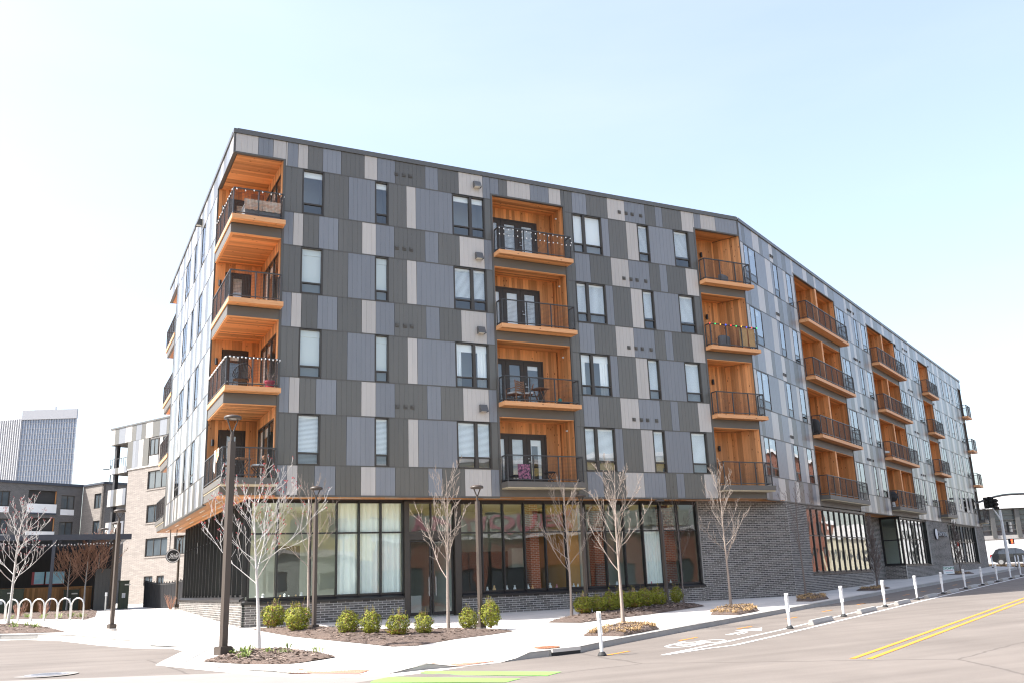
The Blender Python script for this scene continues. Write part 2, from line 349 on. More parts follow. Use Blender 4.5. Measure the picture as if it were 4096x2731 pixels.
class MB:
    def __init__(s):
        s.v = []; s.f = []; s.t = []; s.m = []

    def face(s, idx, tint=0.5, m=0):
        s.f.append(idx); s.t.append(tint); s.m.append(m)

    def poly(s, pts, tint=0.5, m=0):
        n = len(s.v); s.v += [tuple(p) for p in pts]; s.face(tuple(range(n, n + len(pts))), tint, m)

    def box(s, F, u0, u1, d0, d1, z0, z1, tint=0.5, m=0, skip=''):
        n = len(s.v)
        for z in (z0, z1):
            s.v += [F.p(u0, d0, z), F.p(u1, d0, z), F.p(u1, d1, z), F.p(u0, d1, z)]
        fs = {'f': (0, 1, 5, 4), 'r': (1, 2, 6, 5), 'b': (2, 3, 7, 6), 'l': (3, 0, 4, 7), 'd': (3, 2, 1, 0), 't': (4, 5, 6, 7)}
        for k, q in fs.items():
            if k in skip: continue
            q = tuple(n + i for i in q)
            s.face(q[::-1] if F.flip else q, tint, m)

    def bar(s, a, b, w, h=None, upv=(0, 0, 1), tint=0.5, m=0):
        """square bar from point a to point b"""
        a = Vector(a); b = Vector(b); h = h or w
        d = (b - a).normalized(); upv = Vector(upv)
        x = d.cross(upv)
        if x.length < 1e-4: x = d.cross(Vector((1, 0, 0)))
        x.normalize(); y = x.cross(d).normalized()
        n = len(s.v)
        for q in (a, b):
            for sx, sy in ((-1, -1), (1, -1), (1, 1), (-1, 1)):
                s.v.append(tuple(q + x * sx * w / 2 + y * sy * h / 2))
        for q in ((0, 1, 5, 4), (1, 2, 6, 5), (2, 3, 7, 6), (3, 0, 4, 7), (3, 2, 1, 0), (4, 5, 6, 7)):
            s.face(tuple(n + i for i in q), tint, m)

    def tube(s, pts, rad, k=6, tint=0.5, m=0, cap=True):
        pts = [Vector(p) for p in pts]
        if not isinstance(rad, (list, tuple)): rad = [rad] * len(pts)
        n0 = len(s.v); px = None
        for i, p in enumerate(pts):
            d = (pts[min(i + 1, len(pts) - 1)] - pts[max(i - 1, 0)])
            d = d.normalized() if d.length > 1e-9 else Vector((0, 0, 1))
            if px is None:
                px = d.cross(Vector((0, 0, 1)))
                if px.length < 1e-3: px = Vector((1, 0, 0))
            px = (px - d * px.dot(d))
            px = px.normalized() if px.length > 1e-6 else d.orthogonal().normalized()
            py = d.cross(px)
            for j in range(k):
                a = 2 * pi * j / k
                s.v.append(tuple(p + (px * cos(a) + py * sin(a)) * rad[i]))
        for i in range(len(pts) - 1):
            for j in range(k):
                a = n0 + i * k + j; b = n0 + i * k + (j + 1) % k
                s.face((a, b, b + k, a + k), tint, m)
        if cap:
            s.face(tuple(n0 + j for j in range(k))[::-1], tint, m)
            s.face(tuple(n0 + (len(pts) - 1) * k + j for j in range(k)), tint, m)

    def lathe(s, prof, k=24, c=(0, 0, 0), tint=0.5, m=0):
        """profile of (radius, z) turned round the vertical axis through c"""
        n0 = len(s.v)
        for r, z in prof:
            for j in range(k):
                a = 2 * pi * j / k
                s.v.append((c[0] + r * cos(a), c[1] + r * sin(a), c[2] + z))
        for i in range(len(prof) - 1):
            for j in range(k):
                a = n0 + i * k + j; b = n0 + i * k + (j + 1) % k
                s.face((a, b, b + k, a + k), tint, m)

    def mesh(s, name, mats):
        me = bpy.data.meshes.new(name)
        me.from_pydata(s.v, [], s.f)
        for mt in (mats if isinstance(mats, (list, tuple)) else [mats]):
            me.materials.append(mt)
        if any(s.m): me.polygons.foreach_set('material_index', s.m)
        at = me.attributes.new('tint', 'FLOAT', 'FACE'); at.data.foreach_set('value', s.t)
        me.update()
        return me

    def obj(s, name, mats, parent=None, smooth=False, **tags):
        me = s.mesh(name, mats)
        if smooth:
            me.polygons.foreach_set('use_smooth', [True] * len(me.polygons))
        o = bpy.data.objects.new(name, me); COL.objects.link(o)
        if parent is not None: o.parent = parent
        for k, v in tags.items(): o[k] = v
        return o


def empty(name, loc=(0, 0, 0), rz=0.0, label=None, category=None, group=None, parent=None, kind=None):
    o = bpy.data.objects.new(name, None); COL.objects.link(o)
    o.location = loc; o.rotation_euler = (0, 0, rz); o.empty_display_size = 0.2
    if label: o['label'] = label
    if category: o['category'] = category
    if group: o['group'] = group
    if kind: o['kind'] = kind
    if parent is not None: o.parent = parent
    return o


def copy_tree(o, parent=None):
    c = o.copy(); COL.objects.link(c)
    if parent is not None: c.parent = parent
    for ch in list(o.children):
        copy_tree(ch, c)
    return c


def structure(o):
    o['kind'] = 'structure'; return o


class Pieces:
    """small alike pieces: the 300 that show largest become objects, the others one joined part"""
    def __init__(s, name, rest, limit=300):
        s.name = name; s.rest = rest; s.limit = limit; s.items = []

    def add(s, mb, mat):
        s.items.append((mb, mat))

    def flush(s, parent):
        def size(it):
            q = [project(v) for v in it[0].v]
            if any(k is None for k in q): return 0
            xs = [k[0] for k in q]; ys = [k[1] for k in q]
            if max(xs) < 0 or min(xs) > 4096 or max(ys) < 0 or min(ys) > 2731: return 0
            a = 0
            vs = [Vector((k[0], k[1], 0)) for k in q]
            for f in it[0].f:
                sa = 0
                for i in range(len(f)):
                    p, r = vs[f[i]], vs[f[(i + 1) % len(f)]]; sa += p.x * r.y - r.x * p.y
                a += abs(sa) / 4
            return a
        order = sorted(s.items, key=lambda it: -size(it))
        for mb, mat in order[:s.limit]:
            mb.obj(s.name, mat, parent)
        rest = order[s.limit:]
        if rest:
            mats = []; big = MB()
            for mb, mat in rest:
                if mat not in mats: mats.append(mat)
                k = mats.index(mat); n = len(big.v); big.v += mb.v
                for f, t in zip(mb.f, mb.t): big.face(tuple(i + n for i in f), t, k)
            o = big.obj(s.rest, mats, parent); o['kind'] = 'stuff'


RND = random.Random(7)

# ------------------------------------------------------------------ the apartment building
H = 3.15                     # storey height
J0, J1, HJ = 1.06, 2.89, 3.165
BLD = empty('apartment_building', (0, 0, 0), label='long five-storey apartment block clad in patchwork grey panels with orange cedar balconies', category='building')
PAN = Pieces('cladding_panel', 'distant_cladding_panels')
PLK = Pieces('plank', 'remaining_planks')
BRK = Pieces('brick', 'remaining_bricks')
PM = {'d': M['dark'], 'b': M['blue'], 'l': M['light']}
sheath = MB(); trims = MB()


def panel(F, u0, u1, z0, z1, c, sheet=True):
    mb = MB(); g = 0.007; a0, a1 = u0 + g, u1 - g
    n = max(1, int(round((a1 - a0) / 0.187))); w = (a1 - a0) / n
    pts = [(a0, 0.02)]
    for i in range(n):
        pts += [(a0 + i * w + (0.0035 if i else 0), -0.022), (a0 + (i + 1) * w - (0.0035 if i < n - 1 else 0), -0.022)]
        if i < n - 1: pts.append((a0 + (i + 1) * w, -0.016))
    pts.append((a1, 0.02))
    t = RND.random(); k = len(pts)
    for z in (z0 + g, z1 - g):
        mb.v += [F.p(u, d, z) for u, d in pts]
    for i in range(k - 1):
        q = (i, i + 1, k + i + 1, k + i)
        mb.face(q[::-1] if F.flip else q, t)
    mb.face(tuple(range(k)) if F.flip else tuple(range(k))[::-1], t)
    mb.face(tuple(range(k, 2 * k))[::-1] if F.flip else tuple(range(k, 2 * k)), t)
    PAN.add(mb, PM[c])
    if sheet: sheath.box(F, u0, u1, 0.022, 0.09, z0, z1, skip='b')


def row(F, z0, z1, u, spec):
    """spec: 'd2.55 b3.2 ...' colour and right edge, starting at u"""
    for w in spec.split():
        u1 = float(w[1:]); panel(F, u, u1, z0, z1, w[0]); u = u1


def blind(F, u0, u1, d, z0, z1, kind):
    mb = MB(); h = z1 - z0
    if kind in ('full', 'upper'):
        zb = z0 if kind == 'full' else z0 + 0.30 * h
        z = z1 - 0.06
        mb.box(F, u0, u1, d, d + 0.05, z1 - 0.06, z1)
        while z > zb + 0.02:
            q = [F.p(u0, d, z - 0.040), F.p(u1, d, z - 0.040), F.p(u1, d + 0.020, z), F.p(u0, d + 0.020, z)]
            mb.poly(q[::-1] if F.flip else q); z -= 0.046
    elif kind in ('roller', 'shade'):
        mb.box(F, u0, u1, d, d + 0.006, z0 if kind == 'roller' else z0 + .34 * h * 0, z1)
        if kind == 'shade': mb.box(F, u0, u1, d - 0.03, d - 0.002, z1 - 0.24, z1)
    elif kind == 'head':
        mb.box(F, u0, u1, d, d + 0.05, z1 - 0.22, z1)
    elif kind == 'drape':
        mb.box(F, u0, u1, d, d + 0.05, z1 - 0.30, z1)
        for a, b in ((u0, u0 + 0.2 * (u1 - u0)), (u1 - 0.30 * (u1 - u0), u1)):
            n = 7
            for i in range(n):
                x0 = a + (b - a) * i / n; x1 = a + (b - a) * (i + 1) / n; dd = 0.03 * (i % 2)
                q = [F.p(x0, d + dd, z0), F.p(x1, d + 0.03 - dd, z0), F.p(x1, d + 0.03 - dd, z1 - 0.3), F.p(x0, d + dd, z1 - 0.3)]
                mb.poly(q[::-1] if F.flip else q)
    return mb


def window(F, u0, u1, z0, z1, mulls=(), kind='full', sash=0.40, parent=None, deep=1.0):
    fr = MB(); b = 0.05; pd = 0.05 if F is FA else -0.012; sf = -0.005 if F is FA else -0.018
    fr.box(F, u0, u0 + b, -0.03, 0.10, z0, z1); fr.box(F, u1 - b, u1, -0.03, 0.10, z0, z1)
    fr.box(F, u0 + b, u1 - b, -0.03, 0.10, z1 - b, z1); fr.box(F, u0 + b, u1 - b, -0.045, 0.10, z0, z0 + b)
    edges = [u0 + b] + [e for m_ in mulls for e in (m_ - 0.06, m_ + 0.06)] + [u1 - b]
    for m_ in mulls: fr.box(F, m_ - 0.06, m_ + 0.06, -0.02, 0.10, z0 + b, z1 - b)
    zs = z0 + sash
    o = None
    panes = []
    for i in range(0, len(edges), 2):
        a, c = edges[i], edges[i + 1]
        fr.box(F, a, c, sf, 0.09, zs, zs + 0.055)
        fr.box(F, a, a + 0.025, sf + .002, 0.08, z0 + b, zs); fr.box(F, c - 0.025, c, sf + .002, 0.08, z0 + b, zs)
        panes += [(a, c, zs + 0.055, z1 - b), (a + 0.025, c - 0.025, z0 + b, zs)]
    o = fr.obj('window', M['frame'], parent or BLD)
    for a, c, p, q in panes:
        mb = MB(); v = [F.p(a, pd, p), F.p(c, pd, p), F.p(c, pd, q), F.p(a, pd, q)]
        mb.poly(v[::-1] if F.flip else v); mb.obj('pane', (M['glass'] if F is FA else M['bglass']) if q > zs + 0.1 else M['screen'] if F is not FL else M['glass'], o)
    if kind:
        k2 = blind(F, u0 + b, u1 - b, 0.13, z0 + b, z1 - b, kind)
        if k2.v: k2.obj('blind', M['shade'] if kind == 'shade' else M['blind'], o)
    rm = MB(); rm.box(F, u0 - 0.08, u1 + 0.08, 0.10, deep, z0 - 0.10, z1 + 0.10, skip='f')
    rm.obj('room_behind', M['room'], o)
    return o


# ---- facade A (faces the plaza)
A_WIN = [('d', 1.90, 2.56), ('W', 2.56, 3.40, ()), ('d', 3.40, 4.37), ('b', 4.37, 5.44), ('W', 5.44, 6.00, ()), ('d', 6.00, 6.75), ('l', 6.75, 7.15),
         ('b', 7.15, 8.74), ('W', 8.74, 10.21, (9.56,)), ('d', 10.21, 10.49),
         ('d', 14.10, 14.44), ('W', 14.44, 15.96, (15.04,)), ('b', 15.96, 16.33), ('d', 16.33, 17.27), ('l', 17.27, 17.87), ('W', 17.87, 18.51, ()),
         ('b', 18.51, 19.87), ('W', 19.87, 20.78, ()), ('d', 20.78, 21.10)]
BL = {3: ['head', 'head', 'head', 'roller', 'full', 'upper'], 2: ['shade', 'shade', 'upper', 'full', 'upper', 'upper'],
      1: ['shade', 'shade', 'drape', 'drape', 'full', 'full'], 0: ['full', 'full', 'full', 'full', 'full', 'full']}
A_SPL = 'b2.25 l2.62 d3.22 b3.98 d4.92 l5.48 b6.23 d7.53 b8.10 d9.03 l10.14 b10.49'
A_SPR = 'd14.48 b15.24 d16.33 l17.26 b18.37 d18.94 b19.34 d20.42 l21.10'
A_PAR = 'l0.86 b1.42 l1.97 b2.37 l2.75 d3.33 b4.06 d5.00 l5.53 b6.28 d7.57 b8.13 d9.05 l10.15 b10.90 d11.30 l12.41 b13.33 l13.92 d14.49 b15.23 d16.33 l17.26 b18.37 d18.95 b19.34 d20.44 l21.18 b21.56 l22.45 b23.77'
ZT = 13.40                   # top of panels, under the coping


def zj(k): return J0 + HJ * k, J1 + HJ * k


def over(u0, u1, ops):
    for a, b in ops:
        if min(u1, b) - max(u0, a) > 0.02: return True
    return False


def parapet(F, spec, u, ops):
    zb = zj(3)[1]
    for w in spec.split():
        u1 = float(w[1:]); c = w[0]
        cuts = [u] + sorted(e for a, b in ops for e in (a - 0.085, b + 0.085) if u + 0.05 < e < u1 - 0.05) + [u1]
        for a, b in zip(cuts[:-1], cuts[1:]):
            z0 = 4 * H + 0.05 if over(a, b, [(p - 0.085, q + 0.085) for p, q in ops]) else zb
            panel(F, a, b, z0, ZT, c)
        u = u1


def wrows(F, segs, blinds):
    for k in range(4):
        z0, z1 = zj(k); j = 0
        for sg in segs:
            if sg[0] == 'W':
                kind = blinds[k][j] if isinstance(blinds, dict) else blinds
                window(F, sg[1], sg[2], z0, z1, sg[3], kind); j += 1
                sheath.box(F, sg[1], sg[2], 0.022, 0.09, z1, z1 + 0.001, skip='b')
            else:
                panel(F, sg[1], sg[2], z0, z1, sg[0])


def spans(F, u, spec):
    row(F, 0.0, zj(0)[0], u, spec)
    for k in range(3): row(F, zj(k)[1], zj(k + 1)[0], u, spec)


def hjoints(F, runs):
    """flashing bars along the horizontal joints"""
    for a, b in runs:
        for k in range(4):
            for z in zj(k): trims.box(F, a, b, -0.030, 0.02, z - 0.022, z + 0.022)
        trims.box(F, a, b, -0.032, 0.10, -0.045, 0.012)


A_OPS = [(-0.3, 1.82), (10.575, 14.01), (21.185, 24.2)]
wrows(FA, A_WIN, BL)
spans(FA, 1.90, A_SPL); spans(FA, 14.10, A_SPR)
parapet(FA, A_PAR, 0.03, A_OPS)
hjoints(FA, [(1.86, 10.49), (14.10, 21.10)])
for a, b in ((1.82, 1.90), (10.49, 10.575), (14.01, 14.10), (21.10, 21.185)):
    trims.box(FA, a, b, -0.034, 0.12, 0.0, 4 * H + 0.02)
for a, b in ((-0.03, 1.90), (10.49, 14.10), (21.10, LA)):
    trims.box(FA, a, b, -0.036, 0.12, 4 * H, 4 * H + 0.06)
trims.box(FA, -0.04, 0.03, -0.03, 0.10, 4 * H + 0.06, ZT); trims.box(FA, 23.77, LA, -0.03, 0.06, 4 * H + 0.06, ZT)

# ---- facade L (faces the sun, left)
LW = [('W', 6.68, 7.58, ()), ('W', 9.22, 9.82, ()), ('W', 11.4, 12.95, (12.25,))]
lw, u = [], 3.62
for w in [('l', 4.2), ('b', 4.9), ('d', 5.6), ('l', 6.1), ('b', 6.68), LW[0], ('d', 8.2), ('l', 8.6), ('b', 9.22), LW[1], ('d', 10.3), ('l', 10.9), ('b', 11.4), LW[2], ('l', 13.6), ('d', 14.4), ('b', 15.0), ('l', 15.6), ('d', 16.5)]:
    if w[0] == 'W': lw.append(w); u = w[2]
    else: lw.append((w[0], u, w[1])); u = w[1]
L_SP = 'b4.1 d4.8 l5.4 b5.9 d6.6 l7.1 b7.6 d8.1 l8.5 b8.9 d9.6 l10.1 b10.5 l11.2 d11.8 l12.4 d12.8 l13.1 b13.7 d14.4 l14.8 b15.4 l15.9 d16.5'
wrows(FL, lw, 'head'); spans(FL, 3.62, L_SP)
parapet(FL, 'l0.9 b1.7 d2.4 l3.0 b3.7 ' + L_SP.replace('b4.1 ', 'd4.1 ', 1) + ' b17.1 l17.9 d18.6 b19.3 l20.05', 0.03, [(-0.3, 3.54), (16.58, 20.4)])
hjoints(FL, [(3.62, 16.5)])
for a, b in ((3.54, 3.62), (16.5, 16.58)): trims.box(FL, a, b, -0.034, 0.12, 0.0, 4 * H + 0.02)
for a, b in ((0.12, 3.62), (16.5, 20.1)): trims.box(FL, a, b, -0.036, 0.12, 4 * H, 4 * H + 0.06)

# ---- facade B (along the street)
bw = []
u = 0.06
for w in [('l', .41), ('W', .41, 1.93, (1.04,)), ('b', 3.27), ('l', 4.02), ('b', 4.32), ('W', 4.32, 5.01, ()), ('b', 5.81), ('l', 6.26), ('W', 6.26, 7.05, ()), ('l', 7.49),
          ('O', 14.70), ('l', 15.03), ('W', 15.03, 16.53, (15.62,)), ('b', 17.5), ('l', 18.05), ('b', 18.59), ('W', 18.59, 19.2, ()), ('b', 19.75), ('l', 20.16), ('W', 20.16, 21.2, ()), ('l', 21.55),
          ('O', 28.65), ('l', 28.95), ('W', 28.95, 30.25, (29.55,)), ('b', 30.8), ('l', 31.3), ('W', 31.3, 31.98, ()), ('b', 32.6), ('l', 33.1), ('b', 33.74), ('W', 33.74, 35.38, (34.5,)), ('l', 35.74),
          ('O', 39.22), ('l', 39.9), ('W', 39.9, 41.65, (40.7,)), ('b', 42.6), ('l', 43.2), ('b', 43.78), ('W', 43.78, 44.43, ()), ('l', 44.9), ('b', 45.5), ('W', 45.5, 46.6, ()), ('l', 47.39),
          ('W', 47.39, 48.1, ()), ('b', 48.7), ('l', 49.39), ('W', 49.39, 51.02, (50.2,)), ('b', 51.3)]:
    if w[0] == 'W': bw.append(w); u = w[2]
    elif w[0] == 'O': u = w[1]
    else: bw.append((w[0], u, w[1])); u = w[1]
wrows(FB, bw, 'head')
BS1 = 'b.37 d.78 b1.75 l2.64 d3.09 b4.03 l4.53 d5.19 b5.86 d6.5 b7.0 l7.49'
BS2 = 'b15.6 d16.4 l17.0 b17.8 l18.3 d19.0 b19.7 d20.3 b20.9 l21.55'
BS3 = 'b29.4 d30.2 l30.9 b31.8 l32.5 d33.2 b34.1 l34.8 d35.3 b35.74'
BS4 = 'b40.1 l40.8 d41.7 b42.6 l43.3 b44.2 d45.0 l45.8 b46.7 d47.5 l48.4 b49.2 d50.1 l50.7 b51.3'
spans(FB, 0.06, BS1); spans(FB, 14.70, BS2); spans(FB, 28.65, BS3); spans(FB, 39.22, BS4)
B_OPS = [(7.575, 14.615), (21.635, 28.565), (35.825, 39.135), (51.38, 54)]
parapet(FB, 'b.37 d.78 b1.75 l2.64 d3.09 b4.03 l4.53 d5.19 b5.86 d6.5 b7.31 l7.66 b9.23 l9.94 d11.15 l11.49 b13.06 l13.67 d14.88 b15.91 b16.9 l17.35 d18.19 l18.72 b19.6 d20.4 b21.1 l21.7 b22.9 l23.5 d24.6 b25.7 l26.3 b27.6 d28.6 l29.3 b30.4 d31.2 l31.9 b33.0 l33.6 d34.7 b35.6 l36.3 b37.5 d38.6 l39.2 b40.4 d41.2 l41.9 b43.0 l43.6 d44.8 b45.9 l46.5 b47.7 d48.6 l49.3 b50.5 d51.3 l51.9 b52.72', 0.06, B_OPS)
hjoints(FB, [(0.06, 7.49), (14.70, 21.55), (28.65, 35.74), (39.22, 51.3)])
for a, b in ((7.49, 7.575), (14.615, 14.70), (21.55, 21.635), (28.565, 28.65), (35.74, 35.825), (39.135, 39.22), (51.3, 51.38)):
    trims.box(FB, a, b, -0.034, 0.12, 0.0, 4 * H + 0.02)
for a, b in ((7.49, 14.70), (21.55, 28.65), (35.74, 39.22), (51.3, 52.77)):
    trims.box(FB, a, b, -0.036, 0.12, 4 * H, 4 * H + 0.06)
trims.box(FB, 0.0, 0.06, -0.03, 0.06, 0.0, ZT); trims.box(FB, 52.72, 52.80, -0.03, 0.10, 4 * H + 0.06, ZT)

# coping round the roof edge, and the flat roof
cop = MB()
cop.box(FA, -0.06, LA - 0.02, -0.07, 0.30, ZT, ZT + 0.17); cop.box(FA, 0.08, LA - 0.05, -0.05, 0.26, ZT + 0.17, ZT + 0.20)
cop.box(FL, 0.30, 20.15, -0.07, 0.30, ZT, ZT + 0.17)
cop.box(FB, 0.02, 52.85, -0.07, 0.30, ZT, ZT + 0.17)
cop.obj('coping', M['coping'], BLD)
e3 = FB.p(52.77, 0, 0)
rf = MB(); zt = ZT + 0.05 + Z0
back = [(LA + 52.77 * dB.x - 12 * nB.x, 52.77 * dB.y - 12 * nB.y), (16, 20.08), (1.86, 20.08)]
rf.poly([(0.05, 0.05, zt), (LA, 0.05, zt), (e3[0], e3[1], zt)] + [(x, y, zt) for x, y in back] + [(0.05, 20.08, zt)])
rf.obj('roof', M['coping'], BLD)
bk = MB()
ring = [(e3[0], e3[1])] + back
for i in range(len(ring) - 1):
    (x0, y0), (x1, y1) = ring[i], ring[i + 1]
    bk.poly([(x0, y0, Z0 - 4.6), (x1, y1, Z0 - 4.6), (x1, y1, zt), (x0, y0, zt)])
bk.poly([(0.1, 20.08, 4 * H + Z0), (1.9, 20.08, 4 * H + Z0), (1.9, 20.08, zt), (0.1, 20.08, zt)])
bk.obj('rear_wall', M['dark'], BLD)


# ---- balconies
def planks(F, u0, u1, d, z0, z1, w=0.14, mat='cedz', holes=()):
    """vertical boards on a wall at depth d, facing -d; holes = (u0, u1, z0, z1)"""
    n = max(1, int(round((u1 - u0) / w))); w = (u1 - u0) / n
    for i in range(n):
        a, b = u0 + i * w, u0 + (i + 1) * w
        segs = [(z0, z1)]
        for h in holes:
            if min(b, h[1]) - max(a, h[0]) > 0.3 * w:
                segs = [q for s0, s1 in segs for q in ((s0, min(s1, h[2])), (max(s0, h[3]), s1)) if q[1] - q[0] > 0.02]
        for s0, s1 in segs:
            mb = MB(); mb.box(F, a + 0.002, b - 0.002, d, d + 0.03, s0, s1, RND.random(), skip='b')
            PLK.add(mb, M[mat])
    bkb.box(F, u0, u1, d + 0.006, d + 0.05, z0, z1, skip='b') if not holes else None


bkb = MB()


def ceiling_planks(F, u0, u1, d0, d1, z, w=0.14, mat='cedx', th=0.02, taper=None):
    n = max(1, int(round((d1 - d0) / w))); w = (d1 - d0) / n
    for i in range(n):
        mb = MB(); uu = u1
        if taper: uu = u1 - taper * (d0 + (i + 0.5) * w)
        mb.box(F, u0, uu, d0 + i * w + 0.002, d0 + (i + 1) * w - 0.002, z, z + th, RND.random(), skip='t')
        PLK.add(mb, M[mat])
    bkb.box(F, u0, u1 - (taper or 0) * d1, d0, d1, z + 0.008, z + 0.06)


def rail(F, path, zf, parent, post_w=0.04, hgt=1.02):
    rl = MB(); wr = MB()
    P = [Vector(F.p(u, d, zf)) for u, d in path]
    for i in range(len(P) - 1):
        a, b = P[i], P[i + 1]; L_ = (b - a).length
        n = max(1, int(round(L_ / 1.0)))
        for j in range(n + (1 if i == len(P) - 2 else 0)):
            q = a.lerp(b, j / n); rl.bar(q, q + Vector((0, 0, hgt - 0.02)), post_w)
        z = Vector((0, 0, 1))
        rl.bar(a + z * hgt, b + z * hgt, 0.05, 0.04); rl.bar(a + z * 0.09, b + z * 0.09, 0.035, 0.035)
        # welded wire infill
        nv = int(L_ / 0.052)
        for j in range(1, nv):
            q = a.lerp(b, j / nv); wr.bar(q + z * 0.10, q + z * (hgt - 0.02), 0.0042)
        for j in range(1, 17):
            wr.bar(a + z * (0.10 + j * 0.054), b + z * (0.10 + j * 0.054), 0.0042)
    rl.obj('railing', M['rail'], parent); wr.obj('wire_mesh', M['rail'], parent)


def deck(F, u0, u1, d0, d1, k, parent, lowest=False, left_open=True):
    z0 = k * H + 0.37; z1 = k * H + 0.54
    mb = MB(); fm = 'deck'
    if lowest:
        z0 -= 0.04; fm = 'fascia'
    # outer boards on the three free edges, then the platform inside them
    mb.box(F, u0, u1, d0, d0 + 0.045, z0, z1, 0.55)
    mb.box(F, u0, u0 + 0.045, d0 + 0.045, d1, z0, z1, 0.6); mb.box(F, u1 - 0.045, u1, d0 + 0.045, 0.0, z0, z1, 0.6)
    mb.obj('deck_edge_board', M['deck'] if not lowest else M['fascia'], parent)
    pl = MB(); pl.box(F, u0 + 0.045, u1 - 0.045, d0 + 0.045, d1, z0 + 0.03, z1 - 0.004, 0.4)
    pl.obj('deck', M['soff'] if not lowest else M['fascia'], parent)
    if lowest:
        ss = MB(); ss.box(F, u0 + 0.03, u1 - 0.03, d0 + 0.03, d1, z0 - 0.05, z0 - 0.002, 0.5)
        ss.obj('underside_board', M['cream'], parent)
    else:
        ceiling_planks(F, u0 + 0.045, u1 - 0.045, d0 + 0.05, -0.04, z0 + 0.004, 0.145, 'cedx')


M['cream'] = principled('cream_board', (0.52, 0.44, 0.30), rough=0.7, var=0.1)


def door(F, u0, u1, d, z0, z1, leaves, parent, blindk=None, handle=True, stile=0.14):
    """glazed timber-look doors; d is the wall face they stand in"""
    mb = MB(); f = 0.07
    mb.box(F, u0, u0 + f, d - 0.02, d + 0.06, z0, z1); mb.box(F, u1 - f, u1, d - 0.02, d + 0.06, z0, z1); mb.box(F, u0 + f, u1 - f, d - 0.02, d + 0.06, z1 - f, z1)
    w = (u1 - u0 - 2 * f) / leaves
    for i in range(leaves):
        a = u0 + f + i * w + 0.005; b = a + w - 0.01
        st = min(stile, w * 0.28)
        mb.box(F, a, a + st, d, d + 0.05, z0 + 0.01, z1 - f); mb.box(F, b - st, b, d, d + 0.05, z0 + 0.01, z1 - f)
        mb.box(F, a + st, b - st, d, d + 0.05, z0 + 0.01, z0 + 0.27); mb.box(F, a + st, b - st, d, d + 0.05, z1 - f - 0.16, z1 - f)
        g = MB(); q = [F.p(a + st, d + 0.025, z0 + 0.27), F.p(b - st, d + 0.025, z0 + 0.27), F.p(b - st, d + 0.025, z1 - f - 0.16), F.p(a + st, d + 0.025, z1 - f - 0.16)]
        g.poly(q[::-1] if F.flip else q); g.obj('door_pane', M['glass'], parent)
        bk_ = blindk[i] if isinstance(blindk, (list, tuple)) else blindk
        if bk_: blind(F, a + st - 0.02, b - st + 0.02, d + 0.07, z0 + 0.2, z1 - f - 0.1, bk_).obj('blind', M['blind'], parent)
    mb.obj('door', M['door'], parent)
    if handle:
        h = MB(); a = u1 - f - w + 0.06
        h.box(F, a - 0.012, a + 0.012, d - 0.05, d, z0 + 0.98, z0 + 1.02); h.box(F, a - 0.012, a + 0.11, d - 0.055, d - 0.04, z0 + 0.99, z0 + 1.015); h.box(F, a - 0.02, a + 0.02, d - 0.02, d, z0 + 1.12, z0 + 1.16)
        h.obj('handle', M['steel'], parent)
    rm = MB(); rm.box(F, u0, u1, d + 0.06, d + 1.2, z0, z1, skip='f'); rm.obj('room_behind', M['room'], parent)


def sconce(F, u, d, z, parent):
    mb = MB(); c = F.p(u, d - 0.085, z)
    mb.lathe([(0.0, 0.0), (0.055, 0.0), (0.055, 0.24), (0.0, 0.24)], 12, c)
    mb.box(F, u - 0.03, u + 0.03, d - 0.05, d, z + 0.08, z + 0.16)
    mb.obj('wall_lamp', M['iron'], parent)


def band(F, u0, u1, k, parent, m='fascia'):
    mb = MB(); mb.box(F, u0, u1, -0.012, 0.10, k * H, k * H + (0.37 if k else 0.31)); mb.obj('fascia_board', M[m], parent)


def lip(F, u0, u1, k):
    mb = MB(); mb.box(F, u0, u1, 0.0, 0.10, k * H - 0.030, k * H - 0.002, 0.7); PLK.add(mb, M['cedx'])


